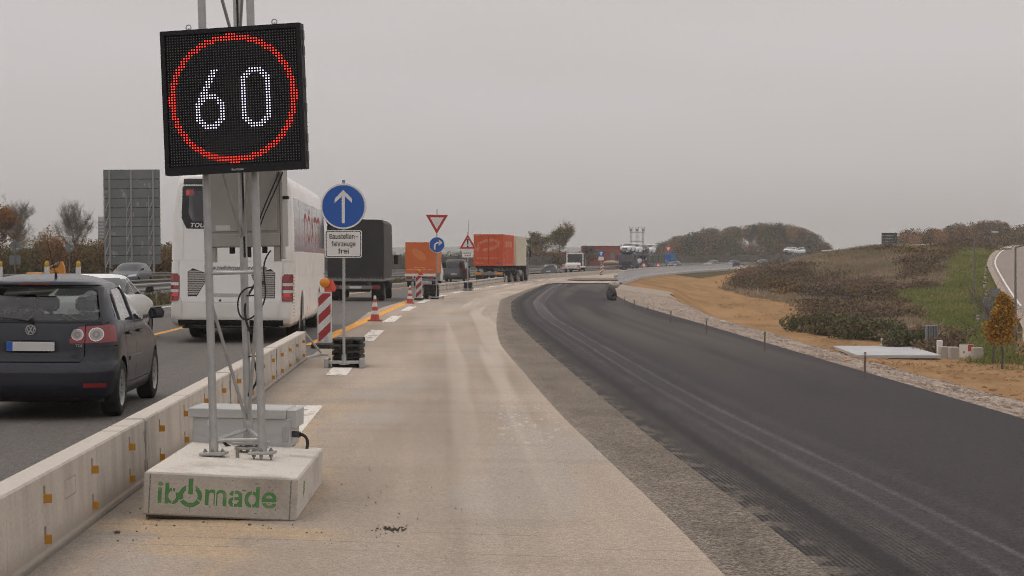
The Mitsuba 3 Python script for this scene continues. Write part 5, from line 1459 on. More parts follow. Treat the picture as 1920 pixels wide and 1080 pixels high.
# red scrawl on the right-hand windows
scr = [[(3.6, 2.66), (3.9, 2.78), (4.4, 2.72)], [(3.75, 2.75), (3.8, 2.3), (3.9, 2.1)], [(5.0, 2.75), (4.75, 2.5), (5.0, 2.25), (5.5, 2.35), (5.6, 2.65), (5.3, 2.78), (5.0, 2.75)], [(5.05, 2.9), (5.15, 2.92)], [(5.45, 2.92), (5.55, 2.92)],
       [(6.1, 2.75), (6.6, 2.3)], [(6.7, 2.78), (6.1, 2.25)], [(7.0, 2.74), (7.5, 2.80), (8.1, 2.72)], [(7.4, 2.76), (7.45, 2.35), (7.7, 2.2)], [(8.3, 2.74), (8.7, 2.82), (9.2, 2.74)], [(8.7, 2.8), (8.75, 2.3)]]
n_ = 0
for s_ in scr:
    pp = smooth_pts(s_, 14) if len(s_) > 2 else np.array(s_)
    P.append(('red_scrawl', S.patch(sg.LineString(pp).buffer(0.055, quad_segs=3), 'x', 0.5, 1.6, 0.0065, -0.004), 'script_red', 30, None))
bpos = np.array([-5.925, 36.95, 0.0]); bpos[2] = float(G(bpos[0], 40))
coach = place('coach', 'tall white touring coach with red tail lamps directly behind the mast', 'coach', finish(P), mat4(bpos, yaw=math.atan(0.0455), roll=0.009))

# ---------------------------------------------------------------- trucks
mat('tarp_black', proc(lambda p, n, uv: mix([0.016, 0.016, 0.017], [0.035, 0.034, 0.034], fbm(p.x * 0.8, p.y * 0.5, p.z * 0.9, 3))), rough=0.5, spec=0.4)
mat('truck_grey', (0.20, 0.195, 0.19), rough=0.5, metal=0.3)
mat('van_orange', proc(lambda p, n, uv: mix([0.66, 0.145, 0.018], [0.57, 0.12, 0.018], fbm(p.x * 1.2, p.y * 1.2, p.z * 1.2, 3))), rough=0.45)
mat('container_red', proc(lambda p, n, uv: mix([0.64, 0.088, 0.014], [0.55, 0.078, 0.014], fbm(p.x * 0.9, p.y * 0.9, p.z * 1.2, 3))), rough=0.45)
mat('container_rose', (0.42, 0.12, 0.075), rough=0.5)
mat('container_cream', (0.62, 0.565, 0.45), rough=0.5)
mat('pale_smudge', (0.66, 0.20, 0.10), rough=0.5)
mat('cab_dark', (0.02, 0.022, 0.028), rough=0.3, coat=0.7)


def truck_box(P, w, y0, y1, z0, z1, mat_, name='cargo_box', ribs=0, bulge=0.0):
    b = box(-w / 2, w / 2, y0, y1, z0, z1, 0.03)
    P.append((name, b, mat_, 30, None))


def chassis(P, L, w, ys, R, tw=0.28, dual=True):
    P.append(('chassis', m3.Manifold.batch_boolean([box(-0.45, -0.35, 0.15, L, 0.62, 0.82), box(0.35, 0.45, 0.15, L, 0.62, 0.82)] + [box(-0.44, 0.44, y, y + 0.1, 0.62, 0.8) for y in np.arange(0.4, L - 0.3, 1.2)], m3.OpType.Add), 'car_trim_black', False, None))
    add_wheels(P, w / 2 - 0.16, ys, R, tw)


# black tarpaulin truck
P = []
w, Lt = 2.44, 6.6
prof = sg.Polygon([(-w / 2, 0.98), (w / 2, 0.98), (w / 2 + 0.02, 2.2), (w / 2 - 0.01, 3.40), (w / 2 - 0.10, 3.52), (0, 3.55), (-w / 2 + 0.10, 3.52), (-w / 2 + 0.01, 3.40), (-w / 2 - 0.02, 2.2)])
sec = []
for y_, k_, dz_ in ((0.0, 0.985, 0.0), (0.08, 1.0, 0.0), (1.6, 1.012, 0.0), (3.3, 1.016, 0.015), (5.0, 1.012, 0.0), (6.0, 1.0, -0.01), (6.45, 0.97, -0.14), (6.6, 0.93, -0.30)):
    c = np.array(prof.exterior.coords)[:-1]
    sec.append(np.stack([c[:, 0] * k_, np.full(len(c), y_), np.where(c[:, 1] > 3.0, c[:, 1] + dz_, c[:, 1])], -1))
v = np.concatenate(sec); N = len(sec[0])
i, j = np.meshgrid(np.arange(len(sec) - 1), np.arange(N), indexing='ij')
q = np.stack([i * N + j, i * N + (j + 1) % N, (i + 1) * N + (j + 1) % N, (i + 1) * N + j], -1).reshape(-1, 4)
cap = [[0, k + 1, k] for k in range(1, N - 1)]
f = np.vstack([q[:, [0, 2, 1]], q[:, [0, 3, 2]], [[a, c, b] for a, b, c in cap], [[a + (len(sec) - 1) * N, b + (len(sec) - 1) * N, c + (len(sec) - 1) * N] for a, b, c in cap]])
tarp = trimesh.Trimesh(v, f, process=False)
tarp.fix_normals()
P.append(('tarpaulin', tarp, 'tarp_black', 20, None))
for z_ in (1.0,):
    for q_ in range(16):
        P.append(('tarp_strap', box(-1.15 + 0.15 * q_, -1.13 + 0.15 * q_, -0.012, 0.02, 0.95, 1.05), 'truck_grey', False, None))
P.append(('rear_sill', box(-w / 2 - 0.02, w / 2 + 0.02, -0.03, 0.06, 0.86, 0.978, 0.01), 'truck_grey', False, None))
P.append(('side_sill', box(w / 2 - 0.04, w / 2 + 0.03, 0.065, 6.4, 0.88, 0.978, 0.01), 'truck_grey', False, None))
P.append(('side_sill', box(-w / 2 - 0.03, -w / 2 + 0.04, 0.065, 6.4, 0.88, 0.978, 0.01), 'truck_grey', False, None))
P.append(('bumper_beam', box(-1.05, 1.05, 0.02, 0.14, 0.52, 0.68, 0.02), 'truck_grey', False, None))
for s_ in (-1, 1):
    P.append(('tail_light', box(min(s_ * 0.72, s_ * 1.05), max(s_ * 0.72, s_ * 1.05), -0.01, 0.0195, 0.54, 0.66, 0.008) if False else box(min(s_ * 0.72, s_ * 1.05), max(s_ * 0.72, s_ * 1.05), -0.03, 0.0195, 0.545, 0.665, 0.006), 'tail_red', False, None))
    P.append(('mud_flap', box(min(s_ * 0.62, s_ * 1.14), max(s_ * 0.62, s_ * 1.14), 1.0, 1.02, 0.22, 0.85), 'black_rubber', False, None))
    P.append(('wing_mirror', box(min(s_ * 1.25, s_ * 1.45), max(s_ * 1.25, s_ * 1.45), 7.3, 7.42, 1.6, 2.05, 0.03), 'car_trim_black', False, None))
P.append(('number_plate', box(-0.26, 0.26, -0.012, 0.0195, 0.55, 0.65, 0.004), 'label_white', False, None))
P.append(('cab', m3.Manifold.hull_points(np.array([[s_ * x_, y_, z_] for s_ in (-1, 1) for x_, y_, z_ in ((1.05, 6.7, 0.5), (1.05, 6.7, 2.5), (1.0, 7.6, 2.45), (1.05, 8.2, 1.5), (1.05, 8.3, 0.5))])), 'cab_dark', 25, None))
P.append(('spare_carrier', box(-0.6, 0.6, 0.5, 0.9, 0.40, 0.60, 0.03), 'car_trim_black', False, None))
chassis(P, 8.0, 2.35, (1.75, 7.2), 0.40)
add_wheels(P, 0.72, (1.75,), 0.40, 0.26)
x0 = -6.76
place('tarpaulin_truck', 'black tarpaulin box truck ahead of the white coach', 'truck', finish(P), mat4([x0, 76, float(G(x0, 78))], yaw=0.012, roll=0.006))

# orange box van
P = []
w = 2.06
truck_box(P, w, 0, 3.9, 0.92, 3.02, 'van_orange')
P.append(('corner_rail', box(-w / 2 - 0.005, w / 2 + 0.005, -0.012, 0.02, 2.96, 3.03, 0.004), 'van_orange', False, None))
P.append(('rear_board', box(-w / 2 - 0.01, w / 2 + 0.01, -0.04, 0.05, 0.74, 0.915, 0.01), 'sign_white', False, None))
P.append(('bumper_beam', box(-w / 2, w / 2, -0.06, 0.05, 0.42, 0.58, 0.01), 'truck_grey', False, None))
for s_ in (-1, 1):
    P.append(('tail_light', box(min(s_ * 0.55, s_ * 0.95), max(s_ * 0.55, s_ * 0.95), -0.075, -0.0605, 0.60, 0.70), 'tail_red', False, None))
    P.append(('wing_mirror', box(min(s_ * 1.0, s_ * 1.25), max(s_ * 1.0, s_ * 1.25), 5.0, 5.1, 1.3, 1.7, 0.02), 'car_trim_black', False, None))
sm = shapely.union_all([sg.Point(0, 0).buffer(0.36)]); sm = shapely.affinity.rotate(shapely.affinity.scale(sm, 1.55, 0.75), -38)
sm = shapely.affinity.translate(sm, -0.1, 2.2)
P.append(('pale_emblem', prism(sm, -0.004, 0.0), mat('orange_pale', (0.68, 0.205, 0.06), rough=0.45), False, None))
for z_, l_ in ((1.30, 0.45), (1.17, 0.86)):
    for q_ in range(int(l_ * 2 / 0.09)):
        if (q_ * 7) % 5 != 3:
            P.append(('lettering', box(-l_ + 0.09 * q_, -l_ + 0.09 * q_ + 0.055, -0.004, 0.0, z_, z_ + 0.055), 'orange_pale2' if 'orange_pale2' in scene else mat('orange_pale2', (0.72, 0.46, 0.36), rough=0.5), False, None))
for q_ in range(9):
    if q_ not in (5,):
        P.append(('side_lettering', box(w / 2, w / 2 + 0.004, 0.55, 0.8, 1.15 + 0.17 * q_, 1.27 + 0.17 * q_), 'orange_pale2', False, None))
P.append(('cab', m3.Manifold.hull_points(np.array([[s_ * x_, y_, z_] for s_ in (-1, 1) for x_, y_, z_ in ((0.98, 3.95, 0.4), (0.95, 3.95, 2.1), (0.9, 4.5, 2.1), (0.98, 5.3, 1.3), (0.98, 5.9, 1.1), (0.95, 6.0, 0.4))])), 'coach_white', 25, None))
chassis(P, 5.6, 2.0, (0.9, 4.9), 0.34, 0.24)
x0 = (788 - 960) / F * 118
place('orange_box_van', 'orange box van with pale smudged emblem on its rear doors', 'truck', finish(P), mat4([x0, 118, float(G(x0, 120))], yaw=-0.055, roll=0.006))

# container truck with trailer
def swap_body(P, y0, y1, mat_, w=2.5, z0=1.42, z1=4.08, key='swap_body'):
    b = box(-w / 2, w / 2, y0, y1, z0, z1, 0.02)
    P.append((key, b, mat_, 30, None))
    for q_ in range(int((y1 - y0 - 0.4) / 0.5)):
        for s_ in (-1, 1):
            P.append((key + '__side_rib', box(min(s_ * w / 2, s_ * (w / 2 + 0.025)), max(s_ * w / 2, s_ * (w / 2 + 0.025)), y0 + 0.25 + 0.5 * q_, y0 + 0.35 + 0.5 * q_, z0 + 0.15, z1 - 0.12), mat_, False, None))
P = []
swap_body(P, 0, 7.3, 'container_red')
P[0] = ('swap_body', P[0][1], 'container_red', 30, 'orange red container')
for s_ in (-1, 0, 1):
    for t_ in ((-0.12, 0.12) if s_ else (-0.04, 0.04)):
        xx = s_ * 0.62 + t_
        P.append(('swap_body__locking_rod', cyl([xx, -0.03, 1.46], [xx, -0.03, 4.05], 0.022, 8), 'container_red', False, None))
    P.append(('swap_body__rod_clamp', box(s_ * 0.62 - 0.2, s_ * 0.62 + 0.2, -0.045, 0.0, 4.0, 4.06), 'container_red', False, None))
P.append(('swap_body__door_edge', box(-0.015, 0.015, -0.01, 0.005, 1.46, 4.04), 'tail_red', False, None))
arcp = [(-0.75 + 0.28 * math.cos(t) + 0.85 * (t / 3.6), 3.15 + 0.45 * math.sin(t)) for t in np.linspace(3.6, 0.5, 12)]
P.append(('swap_body__pale_emblem', prism(sg.LineString([(-0.9, 2.75), (-0.8, 3.3), (-0.2, 3.55), (0.45, 3.6), (0.85, 3.4), (0.75, 3.05), (0.2, 2.85), (-0.4, 2.75)]).buffer(0.12), -0.004, 0.0), 'pale_smudge', False, None))
for (a_, b_, z_, h_) in ((-1.15, -0.65, 3.93, 0.08), (-1.15, -0.4, 1.62, 0.09), (-0.95, 0.85, 2.0, 0.12)):
    P.append(('swap_body__lettering', box(a_, b_, -0.004, 0.0, z_, z_ + h_), 'pale_smudge', False, None))
P.append(('swap_body__blue_badge', box(0.82, 1.05, -0.005, 0.0, 1.62, 1.75), 'sign_blue', False, None))
for q_ in range(3):
    P.append(('swap_body__side_lettering', box(1.2765, 1.279, 1.2 + 1.6 * q_, 2.3 + 1.6 * q_, 3.0, 3.5), 'pale_smudge', False, None))
swap_body(P, 8.9, 16.2, 'container_cream', key='front_body')
P.append(('tail_beam', box(-1.2, 1.2, 0.05, 0.2, 0.62, 0.90, 0.02), 'truck_grey', False, None))
for s_ in (-1, 1):
    P.append(('marker_board', box(min(s_ * 0.55, s_ * 1.18), max(s_ * 0.55, s_ * 1.18), 0.03, 0.0495, 0.70, 0.88), 'amber_lens', False, None))
    P.append(('mud_flap', box(min(s_ * 0.6, s_ * 1.2), max(s_ * 0.6, s_ * 1.2), 0.9, 0.92, 0.2, 0.7), 'black_rubber', False, None))
    P.append(('wing_mirror', box(min(s_ * 1.3, s_ * 1.55), max(s_ * 1.3, s_ * 1.55), 17.7, 17.82, 2.2, 2.9, 0.03), 'car_trim_black', False, None))
    for q_ in (0.6, 3.6, 6.6, 9.5, 12.5, 15.5):
        P.append(('support_beam', box(min(s_ * 0.9, s_ * 1.0), max(s_ * 0.9, s_ * 1.0), q_, q_ + 0.12, 1.0, 1.415), 'car_trim_black', False, None))
P.append(('frame', m3.Manifold.batch_boolean([box(-0.5, -0.38, 0.21, 17, 0.95, 1.2), box(0.38, 0.5, 0.21, 17, 0.95, 1.2)] + [box(-1.15, 1.15, y, y + 0.15, 1.2, 1.4) for y in (0.5, 3.5, 6.8, 9.4, 12.4, 15.6)], m3.OpType.Add), 'car_trim_black', False, None))
P.append(('cab', m3.Manifold.hull_points(np.array([[s_ * x_, y_, z_] for s_ in (-1, 1) for x_, y_, z_ in ((1.22, 16.5, 0.5), (1.22, 16.5, 3.0), (1.15, 17.3, 3.4), (1.15, 17.9, 3.2), (1.22, 18.6, 1.8), (1.22, 18.7, 0.5))])), 'cab_dark', 25, None))
P.append(('tank', cyl([1.0, 11.0, 0.75], [1.0, 13.0, 0.75], 0.3, 14), 'truck_grey', 30, None))
add_wheels(P, 1.05, (1.6, 5.7, 10.0, 14.4, 17.6), 0.48, 0.3)
x0 = (915.5 - 960) / F * 147.5
place('container_truck', 'orange red container on a trailer behind a cream container truck', 'truck', finish(P), mat4([x0, 147.5, float(G(x0, 150))], yaw=-0.128, roll=0.003))

# white recovery truck seen from behind
P = []
w = 2.4
P.append(('deck', box(-w / 2, w / 2, 0, 5.5, 0.85, 1.05, 0.02), 'coach_white', False, None))
P.append(('rear_board', box(-w / 2, w / 2, -0.05, 0.1, 0.72, 1.25, 0.02), 'coach_white', False, None))
for s_ in (-1, 1):
    for k_ in range(3):
        a_ = 0.72 + k_ * 0.16
        P.append(('red_stripe', prism(sg.Polygon([(s_ * a_, 0.78), (s_ * (a_ + 0.09), 0.78), (s_ * (a_ + 0.19), 1.2), (s_ * (a_ + 0.10), 1.2)]), -0.056, -0.0505), 'sign_red', False, None))
    P.append(('tail_light', box(min(s_ * 0.75, s_ * 1.1), max(s_ * 0.75, s_ * 1.1), -0.06, 0.0, 0.55, 0.70), 'tail_red', False, None))
    P.append(('gantry_post', box(min(s_ * 1.02, s_ * 1.14), max(s_ * 1.02, s_ * 1.14), 3.6, 3.75, 1.05, 2.75), 'coach_white', False, None))
P.append(('gantry_bar', box(-1.14, 1.14, 3.6, 3.75, 2.65, 2.80, 0.02), 'coach_white', False, None))
P.append(('number_plate', box(-0.5, 0.5, -0.06, -0.0505, 0.85, 1.1), 'label_white', False, None))
P.append(('plate_field', box(-0.45, -0.28, -0.064, -0.0605, 0.92, 1.05), 'yellow_cap', False, None))
P.append(('cab', m3.Manifold.hull_points(np.array([[s_ * x_, y_, z_] for s_ in (-1, 1) for x_, y_, z_ in ((1.08, 5.6, 0.5), (1.05, 5.6, 2.55), (1.0, 6.4, 2.55), (1.08, 7.2, 1.5), (1.08, 7.4, 0.5))])), 'cab_dark', 25, None))
P.append(('headboard_window', box(-0.98, 0.98, 3.66, 3.69, 1.35, 2.6), 'car_glass_dark', False, None))
P.append(('loaded_panel', box(-0.85, 0.85, 0.6, 3.4, 1.055, 1.5, 0.1), 'coach_white', 30, None))
chassis(P, 7.2, 2.2, (1.5, 6.5), 0.40)
x0 = (1071 - 960) / F * 232
place('recovery_truck', 'white flatbed recovery truck with red striped tail board, seen from behind', 'truck', finish(P), mat4([x0, 232, float(G(x0, 233)) + 0.1], yaw=-0.17))


# ---------------------------------------------------------------- car transporters, coming towards us
mat('transporter_blue', (0.035, 0.075, 0.15), rough=0.4, coat=0.5)
mat('deck_steel', (0.09, 0.10, 0.12), rough=0.5, metal=0.4)


def transporter(name, label, x0, y0, yaw, cab, cars_at, far=False):
    P = []
    rows = [(0.4, 1.22, 0.0, 2.2), (0.8, 1.25, 0.0, 2.3), (1.5, 1.25, 0.0, 2.28), (2.2, 1.23, 0.05, 2.15), (2.6, 1.2, 0.1, 2.0), (2.75, 1.1, 0.3, 1.8)]
    S = Shell(rows, rc=(0.15, 0.25), n=(5, 5), levels=16, K=5, S=4)
    P.append(('cab', S.solid(), cab, 25, None))
    P.append(('cab__windscreen', S.patch(sg.box(-1.12, 1.55, 1.12, 2.45), 'y', 1.2, 3, 0.01, 0.01), 'car_glass_dark', 30, None))
    P.append(('cab__grille', S.patch(sg.box(-0.8, 0.75, 0.8, 1.35), 'y', 1.2, 3, 0.01, 0.01), 'car_trim_black', 30, None))
    for s_ in (-1, 1):
        P.append(('cab__headlight', S.patch(sg.box(min(s_ * 0.7, s_ * 1.1), 0.55, max(s_ * 0.7, s_ * 1.1), 0.70), 'y', 1.2, 3, 0.015, 0.01), 'lamp_clear', 30, None))
        P.append(('cab__side_window', S.patch(sg.box(1.0, 1.55, 1.75, 2.35), 'x', min(s_ * 0.5, s_ * 1.5), max(s_ * 0.5, s_ * 1.5), 0.01, 0.01), 'car_glass_dark', 30, None))
        P.append(('cab__mirror', box(min(s_ * 1.3, s_ * 1.5), max(s_ * 1.3, s_ * 1.5), 2.0, 2.12, 1.7, 2.4, 0.02), 'car_trim_black', False, None))
        for y_ in (-0.3, -4.5, -8.0, -12.0, -16.5):
            P.append(('post', box(min(s_ * 1.12, s_ * 1.24), max(s_ * 1.12, s_ * 1.24), y_ - 0.1, y_ + 0.1, 0.5, 2.62), 'transporter_blue', False, None))
        P.append(('upper_rail', box(min(s_ * 1.05, s_ * 1.25), max(s_ * 1.05, s_ * 1.25), -17, 0.6, 2.50, 2.66), 'transporter_blue', False, None))
        P.append(('lower_rail', box(min(s_ * 1.0, s_ * 1.2), max(s_ * 1.0, s_ * 1.2), -17, -0.2, 0.72, 0.88), 'deck_steel', False, None))
    P.append(('upper_deck', box(-1.04, 1.04, -17, 0.6, 2.55, 2.60), 'deck_steel', False, None))
    P.append(('lower_deck', box(-0.99, 0.99, -17, -0.4, 0.76, 0.82), 'deck_steel', False, None))
    P.append(('cab_roof_rail', box(-1.1, 1.1, 0.6, 1.9, 2.78, 2.86), 'transporter_blue', False, None))
    add_wheels(P, 1.05, (1.3, -2.0, -9.5, -10.6), 0.48, 0.3)
    z0 = float(G(x0, y0))
    Mt = mat4([x0, y0, z0], yaw=yaw) @ np.diag([1.12, 1.12, 1.12, 1])
    place(name, label, 'truck', finish(P), Mt)
    for parts, yy_, zz_, lab, sw in cars_at:
        place('loaded_car', lab, 'car', parts, Mt @ trimesh.transformations.translation_matrix([0, yy_, zz_]), 'cars loaded on the transporters', swap=sw)


WH, GR, DK = None, {'car_paint_white': 'car_paint_grey'}, {'car_paint_grey': 'car_paint_dark'}
transporter('car_transporter', 'dark car transporter loaded with white cars, coming towards us on the bend', (1180 - 960) / F * 316, 316, math.pi - 0.30, 'car_paint_blue',
            [(SED, -1.3, 2.88, 'white car right above the cab of the nearer car transporter', None), (SUV, -6.2, 2.62, 'big white car on the upper deck behind the cab of the nearer transporter', None), (EST, -11.0, 2.62, 'dark car on the upper deck, middle of the nearer transporter', DK), (SUV, -16.0, 2.62, 'white car at the tail of the nearer transporter upper deck', None),
             (SED, -5.6, 0.84, 'white car on the lower deck just behind the nearer transporter cab', None), (EST, -10.5, 0.84, 'dark car on the lower deck in the middle of the nearer transporter', DK)])
transporter('car_transporter', 'distant car transporter with white cars, half hidden behind the scrub crest', (1480 - 960) / F * 475, 475, math.pi - 0.36, 'car_paint_dark',
            [(SED, -1.3, 2.88, 'white car above the cab of the distant transporter', None), (SUV, -6.2, 2.62, 'second white car on the distant transporter', None), (SED, -11.0, 2.62, 'third white car on the distant transporter', None), (SUV, -16.0, 2.62, 'last white car at the tail of the distant transporter', None)])
# ------------------------------------------------------------------ vegetation
scene['foliage'] = {'type': 'twosided', 'bsdf': {'type': 'diffuse', 'reflectance': {'type': 'mesh_attribute', 'name': 'vertex_color'}}}
mat('bark', proc(lambda p, n, uv: mix([0.075, 0.06, 0.05], [0.13, 0.11, 0.09], fbm(p.x * 6, p.y * 6, p.z * 2, 3))), rough=0.9)
mat('twig_grey', (0.16, 0.13, 0.105), rough=0.9)


def leaf_mesh(pts, size, cols, seed, upright=0.0, jit=0.35):
    g = np.random.default_rng(seed)
    n = len(pts)
    a = g.normal(size=(n, 3)); a[:, 2] += upright * np.sign(g.random(n) - 0.1)
    a /= np.linalg.norm(a, axis=1, keepdims=True)
    b = np.cross(a, g.normal(size=(n, 3))); b /= np.linalg.norm(b, axis=1, keepdims=True) + 1e-9
    s = np.broadcast_to(np.asarray(size, float), (n,))[:, None] * (0.6 + 0.8 * g.random((n, 1)))
    la, lb = (1.0 + 1.6 * (upright > 0)) * s, (0.62 if upright == 0 else 0.22) * s
    V = np.stack([pts - a * la * 0.5, pts + b * lb * 0.5, pts + a * la * 0.5, pts - b * lb * 0.5], 1).reshape(-1, 3)
    i = np.arange(n)[:, None] * 4
    Fq = np.concatenate([i + [0, 1, 2], i + [0, 2, 3]])
    c = np.asarray(cols, float)
    if c.ndim == 1:
        c = np.tile(c, (n, 1))
    c = c * (1 - jit + 2 * jit * g.random((n, 1)))
    return trimesh.Trimesh(V, Fq, process=False), np.repeat(np.clip(c, 0, 1), 4, axis=0)


def put_leaves(parent, name, pts, size, cols, seed, upright=0.0, kind=None, label=None, jit=0.35):
    m, c = leaf_mesh(pts, size, cols, seed, upright, jit)
    return put(parent, name, (np.asarray(m.vertices), np.asarray(m.faces)) if False else m, 'foliage', color=c, kind=kind, label=label)


def skeleton(seed, H, r0, levels=4, spread=0.75, first=0.25, kids=4, up=0.35):
    """trunk and limbs: returns the trunk mesh, the limb mesh and the outer twig points"""
    g = np.random.default_rng(seed)
    trunk, limbs, tips = [], [], []

    def grow(p, d, L, r, lev):
        n = 4
        pts = [p]
        for k in range(n):
            d = d + g.normal(size=3) * 0.10 + np.array([0, 0, up * 0.10 if lev else 0.05])
            d /= np.linalg.norm(d)
            pts.append(pts[-1] + d * L / n)
        (trunk if lev == 0 else limbs).append(tube(pts, np.maximum(np.linspace(r, r * 0.5, n + 1), 0.013 * H / 7), 6 if lev < 2 else 3))
        if lev >= 2:
            tips.extend(pts[2:])
        if lev < levels:
            for k in range(kids + (2 if lev == 0 else 0)):
                t = first + (1 - first) * (k + g.random()) / (kids + (2 if lev == 0 else 0)) if lev == 0 else 0.3 + 0.7 * g.random()
                q = pts[0] + (pts[-1] - pts[0]) * t
                q = np.array([np.interp(t * n, range(n + 1), [a[c] for a in pts]) for c in range(3)])
                a = g.random() * 2 * np.pi
                side = np.array([math.cos(a), math.sin(a), 0])
                nd = d * (1 - spread) + side * spread + np.array([0, 0, up * 0.5])
                nd /= np.linalg.norm(nd)
                grow(q, nd, L * (0.55 + 0.2 * g.random()) * (1.15 - 0.45 * t if lev == 0 else 1), r * 0.5 * (1.1 - 0.5 * t), lev + 1)
    grow(np.zeros(3), np.array([0, 0, 1.0]), H * 0.72, r0, 0)
    return trunk, limbs, np.array(tips)


def tree(name, label, pos, H, seed, cols, nleaf, leaf, r0=None, levels=3, group=None, spread=0.75, squash=1.0, first=0.25, kids=4, bark='bark', lowfrac=0.0, cat='tree'):
    t = thing(name, label, cat, group)
    trunk, limbs, tips = skeleton(seed, H, r0 or H * 0.02, levels, spread, first, kids)
    Mt = np.eye(4); Mt[:3, 3] = pos; Mt[0, 0] = Mt[1, 1] = squash
    put(t, 'trunk', trunk, bark, Mt, smooth=True)
    put(t, 'limbs', limbs, bark, Mt, kind='stuff')
    if nleaf:
        g = np.random.default_rng(seed + 99)
        w = np.clip(1.2 - tips[:, 2] / tips[:, 2].max(), 0.05, 1) ** lowfrac if lowfrac else np.ones(len(tips))
        k = g.choice(len(tips), nleaf, p=w / w.sum())
        P_ = tips[k] + g.normal(size=(nleaf, 3)) * H * 0.035
        pal = np.array(cols, float)
        which = (meshkit.noise(P_ * 1.1 + seed) * 0.999 * len(pal)).astype(int)
        put_leaves(t, 'crown', P_ @ Mt[:3, :3].T + pos, leaf, pal[which], seed + 5, kind='stuff')
    return t


def blob_points(g, c, r, n):
    """leaf positions in a lumpy ellipsoid shell with gaps"""
    d = g.normal(size=(n * 2, 3)); d /= np.linalg.norm(d, axis=1, keepdims=True)
    rad = g.random((n * 2, 1)) ** 0.45
    p = d * rad
    keep = meshkit.fbm(p * 2.4 + c * 0.37, 3, 3) > 0.36
    p = p[keep][:n]
    return c + p * r


def shrub(label, pos, w, h, cols, n, leaf, seed, group=None, name='shrub', dpt=None, lobes=6):
    g = np.random.default_rng(seed)
    t = thing(name, label, 'shrub', group)
    P_, st_ = [], []
    for k in range(lobes):
        hh = h * (0.55 + 0.45 * g.random())
        c = pos + np.array([(k + 0.5) / lobes * w - w / 2 + g.normal() * 0.06 * w, g.normal() * 0.2 * (dpt or w * 0.5), hh * 0.5])
        P_.append(blob_points(g, c, np.array([w / lobes * 1.1 + 0.12 * w, (dpt or w * 0.5) * 0.5, hh * 0.52]), n // lobes))
        for q in range(3):
            a = g.random() * 6.28
            st_.append(tube([pos + np.array([c[0] - pos[0], c[1] - pos[1], -0.1]), c + np.array([math.cos(a) * 0.1 * w, 0, 0]), c + np.array([math.cos(a) * 0.16 * w, math.sin(a) * 0.1, hh * 0.42])], [0.035, 0.02, 0.008], 4))
    P_ = np.concatenate(P_)
    pal = np.array(cols, float)
    which = (meshkit.noise(P_ * 1.3 + seed) * 0.999 * len(pal)).astype(int)
    put(t, 'stems', st_, 'bark', kind='stuff')
    put_leaves(t, 'leaves', P_, leaf, pal[which], seed + 3, kind='stuff')
    return t


BROWN = [(0.228, 0.138, 0.060), (0.180, 0.120, 0.058), (0.276, 0.162, 0.054), (0.150, 0.126, 0.058)]
OLIVE = [(0.162, 0.144, 0.054), (0.228, 0.168, 0.054), (0.132, 0.108, 0.054), (0.264, 0.180, 0.060)]
DARKG = [(0.078, 0.094, 0.043), (0.108, 0.118, 0.050), (0.126, 0.108, 0.060)]
RUST = [(0.324, 0.150, 0.054), (0.264, 0.132, 0.054), (0.180, 0.108, 0.054)]
DULL = [(0.156, 0.126, 0.096), (0.126, 0.102, 0.078), (0.198, 0.144, 0.102)]

# left: bare trees and autumn shrubs behind the opposite lanes
z_at = lambda x, y: float(tz(x, y))
px_pos = lambda px, d: np.array([(px - 960) / F * d, d, z_at((px - 960) / F * d, d)])
tree('bare_tree', 'bare branched tree, left of the two in front of the sky behind the hatchback', px_pos(35, 168), 6.0, 11, OLIVE, 900, 0.12, r0=0.15, levels=4, spread=0.50, squash=0.80, kids=6, lowfrac=3, first=0.3, bark='twig_grey')
tree('bare_tree', 'bare branched tree just left of the big sign panel', px_pos(145, 172), 5.9, 23, BROWN, 900, 0.12, r0=0.15, levels=4, spread=0.50, squash=0.66, kids=6, lowfrac=3, first=0.3, bark='twig_grey')
tree('slender_tree', 'slim rusty tree at the left edge of the picture', px_pos(-4, 150), 5.2, 31, RUST, 5000, 0.17, levels=3, spread=0.45)
gsh = np.random.default_rng(12)
for k, px in enumerate(range(-60, 345, 22)):
    d = 157 + 22 * gsh.random()
    h = 3.9 + 1.6 * gsh.random() - (1.2 if px > 200 else 0)
    shrub('leafy brown autumn shrub in the belt behind the opposite lanes', px_pos(px + gsh.normal() * 5, d), 2.6, h, [BROWN, OLIVE, BROWN, RUST, OLIVE][k % 5], 3600, 0.17, 300 + k, 'autumn shrubs behind the opposite lanes', 'autumn_shrub', dpt=2.5, lobes=4)

# trees by the red building
tree('green_brown_tree', 'half bare greenish tree left of the red building, shorter one', px_pos(1016, 352), 6.2, 41, OLIVE + DARKG, 5200, 0.26, levels=3, spread=0.62, kids=5, squash=0.9)
tree('green_brown_tree', 'half bare greenish tree left of the red building, taller one', px_pos(1050, 356), 7.6, 43, OLIVE + DARKG, 6500, 0.26, levels=3, spread=0.6, kids=5, squash=0.8)
shrub('rust orange bush under the greenish trees', px_pos(1016, 345), 6.4, 5.6, RUST + BROWN, 5000, 0.3, 44, name='rust_bush')
tree('bare_tree', 'small bare dull tree just left of the red building roof', px_pos(1104, 352), 4.6, 47, DULL, 1200, 0.22, levels=3, spread=0.8)

